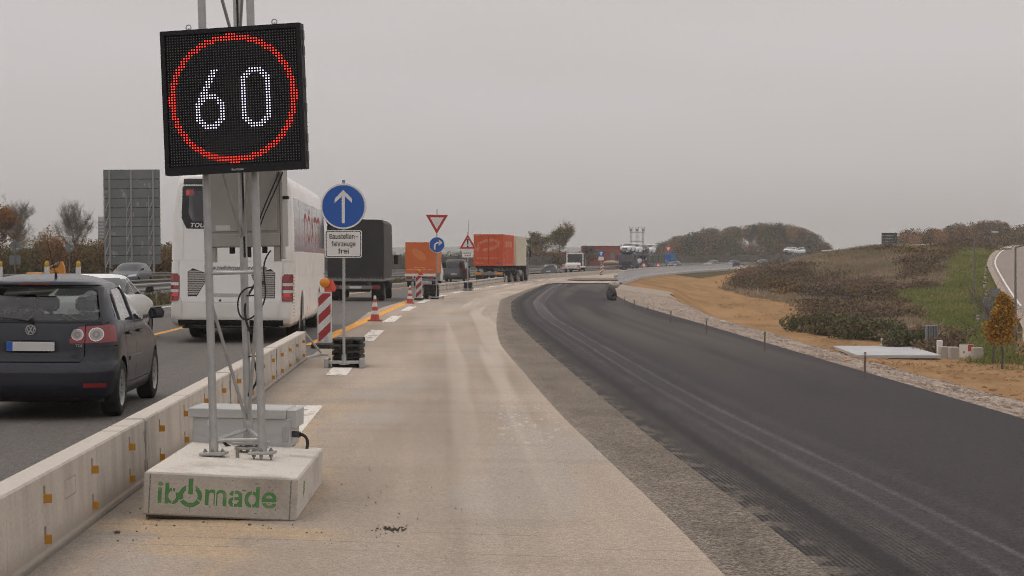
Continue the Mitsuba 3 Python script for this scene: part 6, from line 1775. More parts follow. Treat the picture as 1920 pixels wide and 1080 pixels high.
# woods: the hill in the middle distance, the crest on the right, far fringe
def wood(name, label, profile, d0, d1, nblob, seed, palettes, base_y, leaf, per=420, rad=(1.7, 3.0)):
    g = np.random.default_rng(seed)
    P_, C_ = [], []
    pr = np.array(profile, float)
    for k in range(nblob):
        d = d0 + (d1 - d0) * g.random()
        px = pr[0, 0] + (pr[-1, 0] - pr[0, 0]) * g.random()
        ytop = np.interp(px, pr[:, 0], pr[:, 1])
        t = 1 - 0.85 * g.random() ** 1.7
        y = base_y + (ytop - base_y) * t
        r = rad[0] + (rad[1] - rad[0]) * g.random()
        c = at(px, y, d) - np.array([0, 0, r * 0.8])
        pal = np.array(palettes[g.integers(len(palettes))], float)
        pts = blob_points(g, c, np.array([r, r, r * 1.1]), per)
        P_.append(pts)
        C_.append(pal[(meshkit.noise(pts * 0.8) * 0.999 * len(pal)).astype(int)] * (0.6 + 0.8 * g.random()))
    m, c = leaf_mesh(np.concatenate(P_), leaf, np.concatenate(C_), seed, 0.0, 0.18)
    k = put(None, name, m, 'foliage', color=c)
    labels[k] = {'kind': 'stuff', 'label': label, 'category': 'wood'}


wood('hill_wood', 'autumn wood covering the low hill right of the car transporter', [(1236, 458), (1262, 446), (1285, 444), (1310, 432), (1345, 428), (1390, 427), (1430, 419), (1470, 420), (1500, 428), (1528, 440), (1545, 448), (1556, 470)], 540, 620, 330, 51, [DARKG, DULL, DULL, DULL, BROWN, [(0.21, 0.12, 0.085), (0.17, 0.11, 0.085)], [(0.07, 0.085, 0.06), (0.085, 0.09, 0.065)], [(0.26, 0.145, 0.075), (0.21, 0.13, 0.075)]], 490, 0.40, 560)
wood('crest_wood', 'autumn wood on the skyline at the right edge behind the crest', [(1672, 452), (1690, 436), (1725, 429), (1760, 433), (1790, 421), (1830, 420), (1860, 414), (1885, 420), (1900, 428), (1930, 420), (1980, 418)], 430, 520, 260, 52, [RUST, DARKG, DULL, BROWN, DULL, [(0.27, 0.14, 0.085), (0.19, 0.115, 0.08)]], 470, 0.38, 500)
wood('distant_fringe', 'hazy tree fringe far beyond the noise barrier', [(-80, 462), (150, 470), (320, 458), (500, 468), (760, 474), (1000, 474), (1240, 470)], 900, 1300, 240, 53, [DULL, DARKG], 482, 1.3, 200, (3.0, 5.0))

# right slope: scrub, dry grass, shrubs, grass bank
g = np.random.default_rng(61)
N_ = 90000
dd, pp = 78 + (290 - 78) * g.random(N_) ** 0.9, 1350 + 590 * g.random(N_)
xx = (pp - 960) / F * dd
zz = tz(xx, dd)
road_x = np.interp(dd, [86, 95, 105, 130, 165, 195, 225, 255, 285], [26.5, 28.2, 31.0, 37.0, 45.6, 53.2, 62.0, 72.0, 83.5])
pn = np.stack([xx * 0.11, dd * 0.11, 0 * xx], -1)
na, nb = meshkit.fbm(pn, 3, 71), meshkit.fbm(pn * 3, 3, 73)
zs_, zt2, zg_ = soft(SCRUB, xx, dd), soft(TAN, xx, dd) | soft(TAN2, xx, dd), soft(GRASS, xx, dd)
free = xx < road_x - 1.2
limv = np.where(zs_, -99, 999)
tall = zs_ & ~zt2 & ~zg_ & free & (na > 0.44)
low = zs_ & ~zg_ & free & ~tall
P1 = np.stack([xx, dd, zz], -1)
pal = 1.3 * np.array([(0.15, 0.10, 0.07), (0.115, 0.08, 0.055), (0.135, 0.10, 0.06), (0.165, 0.11, 0.082), (0.12, 0.098, 0.058)])
Pt = np.repeat(P1[tall], 4, axis=0)
Pt = Pt + g.normal(size=Pt.shape) * np.array([0.4, 0.4, 0.0]) + np.stack([0 * Pt[:, 0], 0 * Pt[:, 0], 0.1 + 0.9 * g.random(len(Pt)) * np.repeat(np.clip((na[tall] - 0.42) * 5, 0.1, 1.2), 4)], -1)
m, c = leaf_mesh(Pt, 0.22, pal[(meshkit.fbm(Pt * 0.22, 2, 5) * 5.6 - 0.4).clip(0, 4.99).astype(int)], 62, 0.0, 0.2)
k = put(None, 'brown_scrub', m, 'foliage', color=c)
labels[k] = {'kind': 'stuff', 'label': 'brown leafy scrub overgrowing the slope right of the new ramp', 'category': 'scrub'}
pal = np.array([(0.44, 0.34, 0.24), (0.36, 0.28, 0.19), (0.29, 0.24, 0.15)])
Pl = np.repeat(P1[low], 2, axis=0) + np.array([0, 0, 0.2]); Pl[:, :2] += g.normal(size=(len(Pl), 2)) * 0.4
m, c = leaf_mesh(Pl, 0.30, pal[(meshkit.noise(Pl * 0.2) * 2.999).astype(int)], 63, 2.5, 0.2)
k = put(None, 'dry_grass', m, 'foliage', color=c)
labels[k] = {'kind': 'stuff', 'label': 'tall dry grass between the scrub on the slope', 'category': 'grass'}
gr = zg_ & free
Pg = np.repeat(P1[gr], 3, axis=0) + np.array([0, 0, 0.05]); Pg[:, :2] += g.normal(size=(len(Pg), 2)) * 0.4
pal = np.array([(0.235, 0.25, 0.078), (0.195, 0.215, 0.068), (0.27, 0.255, 0.10)])
m, c = leaf_mesh(Pg, 0.17, pal[(meshkit.noise(Pg * 0.15) * 2.999).astype(int)], 64, 2.5, 0.15)
k = put(None, 'green_grass', m, 'foliage', color=c)
labels[k] = {'kind': 'stuff', 'label': 'mown green grass on the bank below the side road', 'category': 'grass'}
# weeds on the soil and along the bank foot
sp = (xx > x_edge(dd) + 3) & (xx < limv) & (nb > 0.60) & (g.random(N_) < 0.12)
Pw_ = P1[sp] + np.array([0, 0, 0.08])
m, c = leaf_mesh(Pw_, 0.12, np.array([(0.10, 0.085, 0.04), (0.07, 0.065, 0.03)])[(g.random(len(Pw_)) * 1.99).astype(int)], 65, 1.0, 0.3)
k = put(None, 'soil_weeds', m, 'foliage', color=c)
labels[k] = {'kind': 'stuff', 'label': 'sparse weeds sprouting on the bare orange soil', 'category': 'weeds'}
shr = [(1530, 618, 3.4, 1.5), (1580, 626, 3.6, 1.6), (1625, 636, 3.6, 1.7), (1704, 650, 2.2, 1.5), (1510, 554, 5, 1.8), (1560, 560, 5, 1.9), (1610, 562, 5, 1.9), (1470, 543, 5, 1.3), (1420, 532, 4, 1.0), (1722, 500, 5, 1.9), (1740, 478, 6, 1.5)]
for k, (px, py, w, h) in enumerate(shr):
    q = ground_hit(px, py)
    dark = k < 4
    shrub(['leftmost dark green shrub in the row above the orange soil', 'second dark green shrub from the left above the orange soil', 'third dark green shrub from the left, above the left end of the slab', 'rightmost dark green shrub, just left of the grey steel box'][k] if dark else 'dull brown shrub among the scrub on the slope', q + np.array([0, 0, -0.1]), w, h, DARKG + [(0.10, 0.09, 0.05)] if dark else [DULL + BROWN[:2], BROWN, DULL][k % 3], 2600 if dark else 1800, 0.20 if dark else 0.26, 500 + k, 'dark green shrubs above the soil' if dark else 'brown shrubs on the slope', 'dark_shrub' if dark else 'brown_shrub', dpt=2.5)

# yellow street tree and its bare neighbour
q = ground_hit(1879, 692)
t = thing('yellow_tree', 'small yellow autumn tree beside the side road at the right edge', 'tree')
H = (692 - 552) / F * q[1]
trunk, limbs, tips = skeleton(77, H * 1.05, 0.06, 3, 0.5, 0.42, 4)
Mt = np.eye(4); Mt[:3, 3] = q
put(t, 'trunk', trunk, 'bark', Mt, smooth=True)
put(t, 'limbs', limbs, 'bark', Mt, kind='stuff')
gg = np.random.default_rng(78)
cr = []
for k in range(9):
    zc_ = H * (0.42 + 0.5 * k / 8)
    rr = 0.78 * (1.0 - 0.6 * (k / 8) ** 2.2)
    cr.append(blob_points(gg, q + np.array([gg.normal() * 0.15, gg.normal() * 0.15, zc_]), np.array([rr, rr, 0.45]), 520))
cr = np.concatenate(cr)
put_leaves(t, 'crown', cr, 0.13, np.array([(0.42, 0.22, 0.03), (0.34, 0.19, 0.03), (0.46, 0.28, 0.05)])[(meshkit.noise(cr * 2) * 2.999).astype(int)], 79, kind='stuff')
tree('young_tree', 'thin bare young tree beside the yellow one', ground_hit(1862, 682), 3.0, 81, RUST, 200, 0.1, levels=2, spread=0.4)

# grass along the median on the left
g = np.random.default_rng(90)
yy = 12 + 190 * g.random(26000) ** 1.3
off = np.where(g.random(26000) < 0.55, -9.75 - 4.3 * g.random(26000), -26.2 - 5 * g.random(26000))
xm = x_dash(yy) + off
Pm = np.stack([xm, yy, tz(xm, yy) + 0.1], -1)
m, c = leaf_mesh(Pm, 0.20, np.array([(0.15, 0.125, 0.06), (0.12, 0.105, 0.05), (0.19, 0.155, 0.085)])[(meshkit.noise(Pm * 0.3) * 2.999).astype(int)], 91, 2.5, 0.3)
k = put(None, 'median_grass', m, 'foliage', color=c)
labels[k] = {'kind': 'stuff', 'label': 'brownish grass on the median under the guard rail', 'category': 'grass'}

# ------------------------------------------------------------------ guard rails, bridge railing, noise barrier
mat('rail_steel', (0.33, 0.32, 0.31), rough=0.45, metal=0.5)
mat('rail_old', (0.19, 0.175, 0.16), rough=0.55, metal=0.35)
mat('rail_bright', (0.58, 0.585, 0.60), rough=0.5, metal=0.1)


def sweep(f, ys, prof, zf):
    """a closed profile (dx, dz) swept along x = f(y)"""
    pr = np.array(prof, float)
    X = f(ys)[:, None] + pr[None, :, 0]
    Y = np.repeat(ys[:, None], len(pr), 1)
    Z = zf(f(ys), ys)[:, None] + pr[None, :, 1]
    n, q_ = len(ys), len(pr)
    v = np.stack([X, Y, Z], -1).reshape(-1, 3)
    i, j = np.meshgrid(np.arange(n - 1), np.arange(q_), indexing='ij')
    q = np.stack([i * q_ + j, (i + 1) * q_ + j, (i + 1) * q_ + (j + 1) % q_, i * q_ + (j + 1) % q_], -1).reshape(-1, 4)
    return trimesh.Trimesh(v, np.vstack([q[:, [0, 1, 2]], q[:, [0, 2, 3]]]), process=False)


WB = [(0.0, 0.0), (0.05, 0.03), (0.05, 0.08), (0.0, 0.13), (0.0, 0.18), (0.05, 0.23), (0.05, 0.28), (0.0, 0.31), (-0.01, 0.31), (-0.01, 0.0)]


def guard_rail(label, f, y0, y1, step, mat_, zt=0.75, group=None, zf=G):
    r = thing('guard_rail', label, 'guard rail', group)
    ys = np.unique(np.r_[np.arange(y0, min(y1, 150), 3.0), np.arange(max(150, y0), y1 + 1, 6.0)])
    put(r, 'beam', sweep(f, ys, [(a, b + zt - 0.31) for a, b in WB], zf), mat_)
    post = mikit.ply(tri(box(-0.06, 0.0, -0.03, 0.03, -0.3, zt - 0.02)), mat_)
    y = y0 + 1
    while y < y1:
        x = float(f(np.array([y]))[0])
        scene[key_for(r + '__post')] = {**post, 'to_world': T4().translate([x - 0.03, y, float(zf(x, y))])}
        y += step * (1 if y < 160 else 2)


guard_rail('steel guard rail on the median at the left, nearer one', lambda y: x_dash(y) - 10.6, 14, 460, 4, 'rail_steel', 0.78)
guard_rail('second steel guard rail just behind the first on the median', lambda y: x_dash(y) - 13.4, 40, 460, 4, 'rail_old', 0.78)
guard_rail('guard rail on the far side of the opposite lanes', lambda y: x_dash(y) - 26.6, 90, 480, 6, 'rail_old', 0.75)
br = thing('bridge_railing', 'bright galvanised railing with upright bars along the bridge edge', 'railing')
fe = lambda y: x_edge(y) - 0.25
ysr = np.linspace(146, 335, 64)
for zt in (1.02, 0.16):
    put(br, 'rail', sweep(fe, ysr, [(-0.04, zt - 0.04), (0.04, zt - 0.04), (0.04, zt + 0.04), (-0.04, zt + 0.04)], G), 'rail_bright')
put(br, 'guard_beam', sweep(lambda y: fe(y) - 0.35, ysr, [(a, b + 0.42) for a, b in WB], G), 'rail_bright')
n_ = 0
for y in np.arange(146, 334, 2.5):
    x = float(fe(np.array([y]))[0])
    put(br, 'post', box(x - 0.05, x + 0.05, y - 0.05, y + 0.05, float(G(x, y)) - 0.1, float(G(x, y)) + 1.05), 'rail_bright')
bars = []
for y in np.arange(158, 334, 0.42):
    x = float(fe(np.array([y]))[0]); z = float(G(x, y))
    bars.append(tri(box(x - 0.015, x + 0.015, y - 0.015, y + 0.015, z + 0.16, z + 1.02)))
put(br, 'bars', bars, 'rail_bright', kind='stuff')
for k in range(4):
    put(br, 'end_board', sweep(fe, np.linspace(146.2, 157, 6), [(0.0, 0.2 + 0.2 * k), (0.03, 0.2 + 0.2 * k), (0.03, 0.36 + 0.2 * k), (0.0, 0.36 + 0.2 * k)], G), 'rail_bright')
structure('bridge_edge', sweep(lambda y: x_edge(y) - 0.05, np.linspace(144.5, 340, 70), [(-0.5, -0.7), (0.12, -0.75), (0.12, 0.10), (-0.5, 0.10)], G), mat('edge_concrete', (0.36, 0.34, 0.315), rough=0.8))
ab = thing('bridge_abutment', 'low concrete abutment with timber shoring under the bridge railing', 'abutment')
xa, ya = float(x_edge(np.array([147.0]))[0]), 147.0
put(ab, 'wall', box(xa + 0.15, xa + 0.75, ya - 1.0, ya + 6, -3.6, -0.72, 0.02), 'edge_concrete')
for k in range(3):
    put(ab, 'timber_post', box(xa + 0.76 + 0.02, xa + 0.98, ya - 0.9 + 2.2 * k, ya - 0.65 + 2.2 * k, -3.4, -0.75, 0.01), mat('timber_tan', (0.34, 0.23, 0.12), rough=0.8) if k == 0 else 'timber_tan')
put(ab, 'bearing', box(xa + 0.2, xa + 0.9, ya - 2.2, ya - 1.05, -3.0, -0.8, 0.02), 'tarp_black')

mat('barrier_timber', proc(lambda p, n, uv: mix([0.10, 0.085, 0.062], [0.065, 0.058, 0.045], smoothstep(0.3, 0.7, fbm(p.x * 0.35, p.y * 0.35, p.z * 2.5, 3)))), rough=0.9)
for lab_, a_, b_ in (('dark brown noise barrier of panels behind the orange trucks', 150, 352), ('dark brown noise barrier of panels below the wooded hill', 392, 560)):
    nb_ = thing('noise_barrier', lab_, 'noise barrier')
    fx_ = lambda y: x_dash(y) - 29.5
    yy = float(a_)
    while yy < b_:
        s_ = float(x_dash(yy + 1) - x_dash(yy)); st = 5.0 / math.hypot(1, s_)
        x = float(fx_(np.array([yy]))[0])
        Mn = mat4([x, yy, float(G(x, yy)) - 0.2], yaw=-math.atan(s_))
        put(nb_, 'panel', box(-0.06, 0.06, 0.12, 4.95, 0.0, 2.75 + 0.12 * math.sin(yy)), 'barrier_timber', Mn)
        put(nb_, 'post', box(-0.1, 0.1, -0.07, 0.11, 0.0, 2.95), 'barrier_timber', Mn)
        yy += st

# ------------------------------------------------------------------ left: sign backs, beacon heads, excavator, block of flats
def stripy(x0, x1, z0, z1, n, y0, y1):
    h = (z1 - z0) / n
    return [box(x0, x1, y0, y1, z0 + k * h + 0.015, z0 + (k + 1) * h - 0.015) for k in range(n)]


mat('panel_back', proc(lambda p, n, uv: mix(mix([0.135, 0.15, 0.152], [0.21, 0.222, 0.22], fbm(p.x * 1.1, 0.0, p.z * 0.45, 3)), [0.34, 0.32, 0.28], smoothstep(0.70, 0.82, fbm(p.x * 2.6, 3.0, p.z * 1.2, 3)))), rough=0.6, metal=0.2)
d = 150
sgn_ = thing('large_sign_panel', 'tall grey motorway sign panel seen from behind, on braced steel posts', 'sign')
Mp = mat4([(249 - 960) / F * d, d, float(tz((249 - 960) / F * d, d)) - 0.1], yaw=0.10, roll=-0.012)
wS, zb, zt_ = 4.75, 1.35, 9.45
hB = (zt_ - zb) / 10
for k in range(10):
    put(sgn_, 'board', box(-wS / 2, wS / 2, 0, 0.05, zb + k * hB + 0.03, zb + (k + 1) * hB - 0.03), 'panel_back', Mp)
put(sgn_, 'backing', box(-wS / 2 + 0.03, wS / 2 - 0.03, 0.051, 0.07, zb, zt_), 'car_trim_black', Mp)
for xp in (-1.85, -0.05, 1.80):
    put(sgn_, 'post', box(xp - 0.07, xp + 0.07, -0.14, -0.0005, -0.3, zt_ - 0.02), 'rail_steel', Mp)
    xr_ = xp - 0.34
    put(sgn_, 'rear_post', box(xr_ - 0.03, xr_ + 0.03, -0.75, -0.69, -0.3, 7.2), 'rail_steel', Mp)
    zz_ = -0.2
    up_ = True
    while zz_ < 7.0:
        a_, b_ = ([xr_, -0.72, zz_], [xp, -0.145, zz_ + 1.15])
        put(sgn_, 'strut', cyl(a_, b_, 0.032, 5), 'rail_steel', Mp)
        zz_ += 1.2
for label, px, py, d, shape in (('round grey sign back above a square one at the far left', 28, 462, 108, 'round'), ('small grey sign back on a pole, left of the big panel', 130, 465, 150, 'round2')):
    Ms = np.eye(4)
    c = at(px, py, d); gz = float(tz(c[0], d))
    s_ = thing('small_sign', label, 'traffic sign')
    put(s_, 'pole', cyl([c[0], d, gz - 0.2], [c[0], d, c[2] + 0.3], 0.04, 8), 'rail_old')
    if shape == 'round':
        put(s_, 'disc', prism(sg.Point(c[0], c[2]).buffer(0.34), d + 0.045, d + 0.07), 'panel_back')
        put(s_, 'plate', prism(rrect(c[0] - 0.36, c[0] + 0.33, c[2] - 1.12, c[2] - 0.55, 0.04), d + 0.045, d + 0.07), 'panel_back')
        put(s_, 'sticker', box(c[0] + 0.06, c[0] + 0.2, d + 0.04, d + 0.0449, c[2] - 0.18, c[2] - 0.11), 'label_white')
    else:
        put(s_, 'disc', prism(sg.Point(c[0], c[2]).buffer(0.35).intersection(sg.box(c[0] - 0.36, c[2] - 0.5, c[0] + 0.36, c[2] + 0.34)), d + 0.045, d + 0.07), 'panel_back')
        put(s_, 'sticker', box(c[0] + 0.1, c[0] + 0.2, d + 0.04, d + 0.0449, c[2] - 0.1, c[2] - 0.02), 'label_white')
for px, lab in ((0, 'white post with yellow lamp cap cut by the left edge'), (88, 'white post with yellow lamp cap above the hatchback roof, left of the excavator arm'), (147, 'white post with yellow lamp cap right of the excavator arm')):
    d = 66
    c = at(px, 490, d); gz = float(tz(c[0], d))
    b_ = thing('lamp_post_marker', lab, 'marker post')
    put(b_, 'post', box(c[0] - 0.085, c[0] + 0.085, d - 0.06, d + 0.06, gz - 0.1, EYE - (500 - HOR) / F * d, 0.01), 'beacon_white')
    put(b_, 'lamp_cap', lathe([(0, 0), (0.075, 0), (0.085, 0.06), (0.085, 0.15), (0.05, 0.21), (0, 0.22)], 'z', 16), 'yellow_cap', mat4([c[0], d, EYE - (500 - HOR) / F * d]), smooth=40)
d = 95
ex = thing('excavator', 'orange excavator with folded arm working behind the cars at the left', 'excavator')
mat('digger_orange', (0.60, 0.24, 0.02), rough=0.5)
o = at(105, 505, d); gz = float(tz(o[0], d))
E_ = mat4([o[0], d, gz])
hz = lambda py: EYE - (py - HOR) / F * d - gz
xz = lambda px: (px - 105) / F * d
def slab(pts, y0, y1):
    return prism([(xz(a), hz(b)) for a, b in pts], y0, y1)
put(ex, 'boom', slab([(70, 515), (100, 503), (112, 501), (112, 508), (90, 514), (72, 521)], -0.15, 0.15), 'digger_orange', E_)
put(ex, 'stick', slab([(109, 513), (111, 498), (114, 490), (117, 490), (121, 500), (123, 514), (118, 516)], -0.13, 0.13), 'digger_orange', E_)
put(ex, 'ram', cyl([xz(92), -0.2, hz(503)], [xz(113), -0.2, hz(492)], 0.045, 8), 'lamp_chrome', E_)
put(ex, 'body', box(xz(45), xz(78), 0.3, 2.6, 0.75, hz(514), 0.06), 'digger_orange', E_)
put(ex, 'track', m3.Manifold.batch_boolean([box(xz(40), xz(82), y_, y_ + 0.5, 0.0, 0.74, 0.2) for y_ in (0.2,)], m3.OpType.Add), 'tarp_black', E_)
put(ex, 'track', box(xz(40), xz(82), 2.1, 2.6, 0.0, 0.74, 0.2), 'tarp_black', E_)
put(ex, 'bucket', slab([(108, 516), (124, 517), (122, 528), (112, 530), (106, 524)], -0.5, 0.5), 'digger_orange', E_)
# hazy block of flats
d = 620
fl = thing('tower_block', 'hazy pale block of flats behind the left edge of the sign panel', 'building')
c = at(192, 450, d); gz = -0.5
xw = lambda px: (px - 960) / F * d
zw = lambda py: EYE - (py - HOR) / F * d
mat('flat_pale', (0.36, 0.36, 0.37), rough=0.8); mat('flat_band', (0.13, 0.13, 0.14), rough=0.7)
put(fl, 'wall', box(xw(184), xw(212), d, d + 10, gz, zw(412)), 'flat_pale')
put(fl, 'lift_tower', box(xw(180), xw(190), d + 3, d + 8, gz, zw(406)), 'flat_pale')
for k in range(6):
    put(fl, 'window_band', box(xw(185), xw(211), d - 0.15, d - 0.01, zw(418 + 6.2 * k), zw(415 + 6.2 * k)), 'flat_band')

# ------------------------------------------------------------------ middle: red building, gantry, sign on the bend
d = 352
rb = thing('red_building', 'low flat roofed red building with a grey window beyond the junction', 'building')
mat('brick_red', proc(lambda p, n, uv: mix([0.33, 0.085, 0.062], [0.27, 0.08, 0.062], fbm(p.x * 0.7, p.y * 0.7, p.z * 1.5, 3))), rough=0.85)
xw = lambda px: (px - 960) / F * d
zw = lambda py: EYE - (py - HOR) / F * d
gz = float(tz(xw(1130), d)) - 0.5
put(rb, 'wall', box(xw(1093), xw(1170), d, d + 9, gz, zw(463)), 'brick_red')
put(rb, 'roof_edge', box(xw(1092.5), xw(1170.5), d - 0.2, d + 9.2, zw(463), zw(461)), mat('roof_red', (0.25, 0.085, 0.07), rough=0.8))
wn = put(rb, 'window', box(xw(1107), xw(1121), d - 0.1, d - 0.01, zw(478), zw(468.5)), 'sign_back')
put(wn, 'pane', box(xw(1108), xw(1120), d - 0.13, d - 0.101, zw(477), zw(469.5)), 'car_glass_dark')
put(rb, 'door', prism([(xw(1145), zw(492)), (xw(1153), zw(492)), (xw(1153), zw(476)), (xw(1149), zw(472)), (xw(1145), zw(476))], d - 0.1, d - 0.01), 'sign_back')
an = thing('long_low_roof', 'long low red roofed shed left of the red building', 'building')
put(an, 'wall', box(xw(1018), xw(1092), d + 10, d + 15, gz, zw(479)), 'barrier_timber')
put(an, 'roof', box(xw(1016), xw(1092), d + 9.5, d + 15.5, zw(479), zw(473)), 'roof_red')
one('sand_heap', jitter_rock(1.0, 77), mat('sand_pale', (0.42, 0.34, 0.25), rough=0.9), 'pale sand heap before the red building', 'heap', M=mat4(at(1149, 493, 345)) @ np.diag([2.0, 1.2, 0.75, 1]), smooth=True)
d = 480
gt = thing('steel_gantry', 'thin steel gantry with three masts against the sky, behind the car transporter', 'gantry')
xw = lambda px: (px - 960) / F * d
zw = lambda py: EYE - (py - HOR) / F * d
mat('gantry_grey', (0.22, 0.20, 0.20), rough=0.6)
for px in (1183, 1194.5, 1206):
    for o_ in (-0.25, 0.25):
        put(gt, 'mast', cyl([xw(px) + o_ * (1 if px == 1194.5 else 0.5), d, 0], [xw(px) + o_ * (1 if px == 1194.5 else 0.5), d, zw(435)], 0.075, 6), 'gantry_grey')
    for o_ in (-0.35, 0.35):
        put(gt, 'top_fork', cyl([xw(px) + o_ * 0.6, d, zw(436)], [xw(px) + o_, d, zw(425)], 0.09, 6), 'gantry_grey')
    put(gt, 'fork_plate', box(xw(px) - 0.35, xw(px) + 0.35, d - 0.05, d + 0.05, zw(433), zw(429.5)), 'gantry_grey')
for py in (436, 453):
    put(gt, 'cross_bar', box(xw(1182), xw(1207), d - 0.1, d + 0.1, zw(py), zw(py - 1.2)), 'gantry_grey')

# small road signs and a blue board round the nearer transporter
for nm_, lab, px, py, d, r, mt in (('red_white_sign', 'small red and white round sign low beside the transporter cab', 1207, 497, 285, 0.38, 'sign_red'),):
    s_ = thing('small_sign', lab, 'traffic sign')
    c = at(px, py, d)
    put(s_, 'pole', cyl([c[0], d, float(G(c[0], d))], [c[0], d, c[2] + 0.3], 0.03, 6), 'galvanised')
    put(s_, 'rim', disc(r, d - 0.06, d - 0.04, c[0], c[2]), 'sign_red')
    put(s_, 'centre', disc(r * 0.62, d - 0.065, d - 0.0605, c[0], c[2]), 'sign_white')
d = 262
s_ = thing('give_way_sign', 'distant red edged triangle and blue sign before the transporter tail', 'traffic sign')
c = at(1253, 466, d)
put(s_, 'pole', cyl([c[0], d, float(G(c[0], d))], [c[0], d, c[2] + 0.5], 0.035, 6), 'galvanised')
put(s_, 'triangle', prism(triangle(c[0], c[2], 1.15, False), d - 0.06, d - 0.04), 'sign_red')
put(s_, 'triangle_centre', prism(triangle(c[0], c[2], 0.68, False), d - 0.068, d - 0.0605), 'sign_white')
c = at(1253, 482, d)
put(s_, 'blue_disc', disc(0.5, d - 0.06, d - 0.04, c[0], c[2]), 'sign_blue')
s_ = thing('warning_triangle', 'small red edged warning triangle low in front of the transporter', 'traffic sign')
c = at(1234, 497, 270)
put(s_, 'pole', cyl([c[0], 270, float(G(c[0], 270))], [c[0], 270, c[2]], 0.03, 6), 'galvanised')
put(s_, 'triangle', prism(triangle(c[0], c[2], 0.9, True), 269.94, 269.96), 'sign_red')
put(s_, 'triangle_centre', prism(triangle(c[0], c[2], 0.5, True), 269.93, 269.939), 'sign_white')
d = 345
c = at(1259, 484, d)
bt = thing('blue_van', 'tall blue box van behind the tail of the nearer transporter', 'van')
zg = float(G(c[0], d))
put(bt, 'box', box(c[0] - 0.9, c[0] + 0.9, d, d + 4, zg + 0.7, zg + 3.0, 0.04), mat('van_blue', (0.03, 0.17, 0.30), rough=0.4))
put(bt, 'cab', m3.Manifold.hull_points(np.array([[c[0] + s * 0.85, d + y_, zg + z_] for s in (-1, 1) for y_, z_ in ((-0.02, 0.5), (-0.02, 2.0), (-0.7, 1.9), (-1.2, 1.2), (-1.3, 0.5))])), 'van_blue')
put(bt, 'windscreen', box(c[0] - 0.7, c[0] + 0.7, d - 1.02, d - 0.9, zg + 1.3, zg + 1.8), 'car_glass_dark')
for y_ in (-0.7, 2.9):
    for s in (-1, 1):
        put(bt, 'wheel', cyl([c[0] + s * 0.62, d + y_, zg + 0.34], [c[0] + s * 0.86, d + y_, zg + 0.34], 0.34, 12), 'tyre_rubber')

# ------------------------------------------------------------------ right: crest, side road and the site below
d = 292
c = at(1668, 450, d); gz = float(tz(c[0], d))
s_ = thing('dark_sign_back', 'dark square sign back with slats standing on the crest', 'sign')
for k, b_ in enumerate(stripy(c[0] - 1.28, c[0] + 1.28, c[2] - 1.2, c[2] + 1.2, 5, d, d + 0.06)):
    put(s_, 'slat', b_, mat('slate_dark', (0.045, 0.055, 0.058), rough=0.6) if k == 0 else 'slate_dark')
put(s_, 'edge', box(c[0] - 1.33, c[0] - 1.281, d, d + 0.06, c[2] - 1.2, c[2] + 1.2), 'sign_red')
for xo in (-0.8, 0.8):
    put(s_, 'post', box(c[0] + xo - 0.06, c[0] + xo + 0.06, d + 0.065, d + 0.18, gz - 0.3, c[2] + 1.1), 'rail_old')
fr = thing('guard_rail', 'pale distant guard rail on the skyline right of the dark sign back', 'guard rail')
xs_ = np.linspace(1540, 1775, 40)
zr = np.interp(xs_, [1540, 1600, 1650, 1700, 1775], [471, 467, 464, 461, 457])
pts_ = [at(a, b, 335) for a, b in zip(xs_, zr)]
put(fr, 'beam', tube(pts_, 0.16, 4), 'rail_bright')
for a in pts_[::3]:
    put(fr, 'post', cyl([a[0], a[1] + 0.1, float(tz(a[0], a[1])) - 0.2], [a[0], a[1] + 0.1, a[2]], 0.07, 5), 'rail_old')

# side road climbing at the right edge
rl = PchipInterpolator([86, 95, 105, 130, 165, 195, 225, 255, 285], [26.5, 28.2, 31.0, 37.0, 45.6, 53.2, 62.0, 72.0, 83.5])
yr_ = np.linspace(88, 284, 90)
side_fit = np.polyfit(yr_, np.maximum.reduce([tz(rl(yr_) + o_, yr_) for o_ in (-0.5, 1.5, 3.5, 6)]), 5)
side_fit[-1] += 0.3


def side_strip(name, mat_, o0, o1, dz, y=yr_):
    L = rl(y) + o0 * (1 + 0.25 * np.clip((y - 200) / 80, 0, 1)); R_ = rl(y) + o1 * (1 + 0.25 * np.clip((y - 200) / 80, 0, 1))
    u = np.linspace(0, 1, 9)
    X = L[:, None] + (R_ - L)[:, None] * u; Y = np.repeat(y[:, None], 9, 1)
    zc_ = np.polyval(side_fit, y)
    Z = np.repeat(zc_[:, None], 9, 1) + dz
    a, b = np.meshgrid(np.arange(len(y) - 1), np.arange(8), indexing='ij')
    q = np.stack([a * 9 + b, a * 9 + b + 1, (a + 1) * 9 + b + 1, (a + 1) * 9 + b], -1).reshape(-1, 4)
    k = key_for(name)
    scene[k] = mikit.ply((np.stack([X, Y, Z], -1).reshape(-1, 3), q), mat_, smooth=True)
    labels[k] = {'kind': 'structure'}
mat('side_road_grey', proc(lambda p, n, uv: mix([0.235, 0.195, 0.17], [0.19, 0.16, 0.14], fbm(p.x * 0.6, p.y * 0.2, 0.0, 3))), rough=0.85)
side_strip('side_road', 'side_road_grey', 0.0, 7.0, 0.0)
side_strip('road_shoulder', 'pale_gravel', -0.55, -0.001, -0.01)
side_strip('road_shoulder', 'pale_gravel', 7.001, 7.8, -0.01)
side_strip('road_marking', 'road_white', 0.25, 0.42, 0.012, np.linspace(125, 284, 60))
side_strip('road_marking', 'road_white', 6.4, 6.57, 0.012, np.linspace(160, 284, 50))
for k in range(7):
    side_strip('road_marking', 'road_white', 1.2, 1.5, 0.012, np.linspace(100 + 5.2 * k, 102.4 + 5.2 * k, 4))
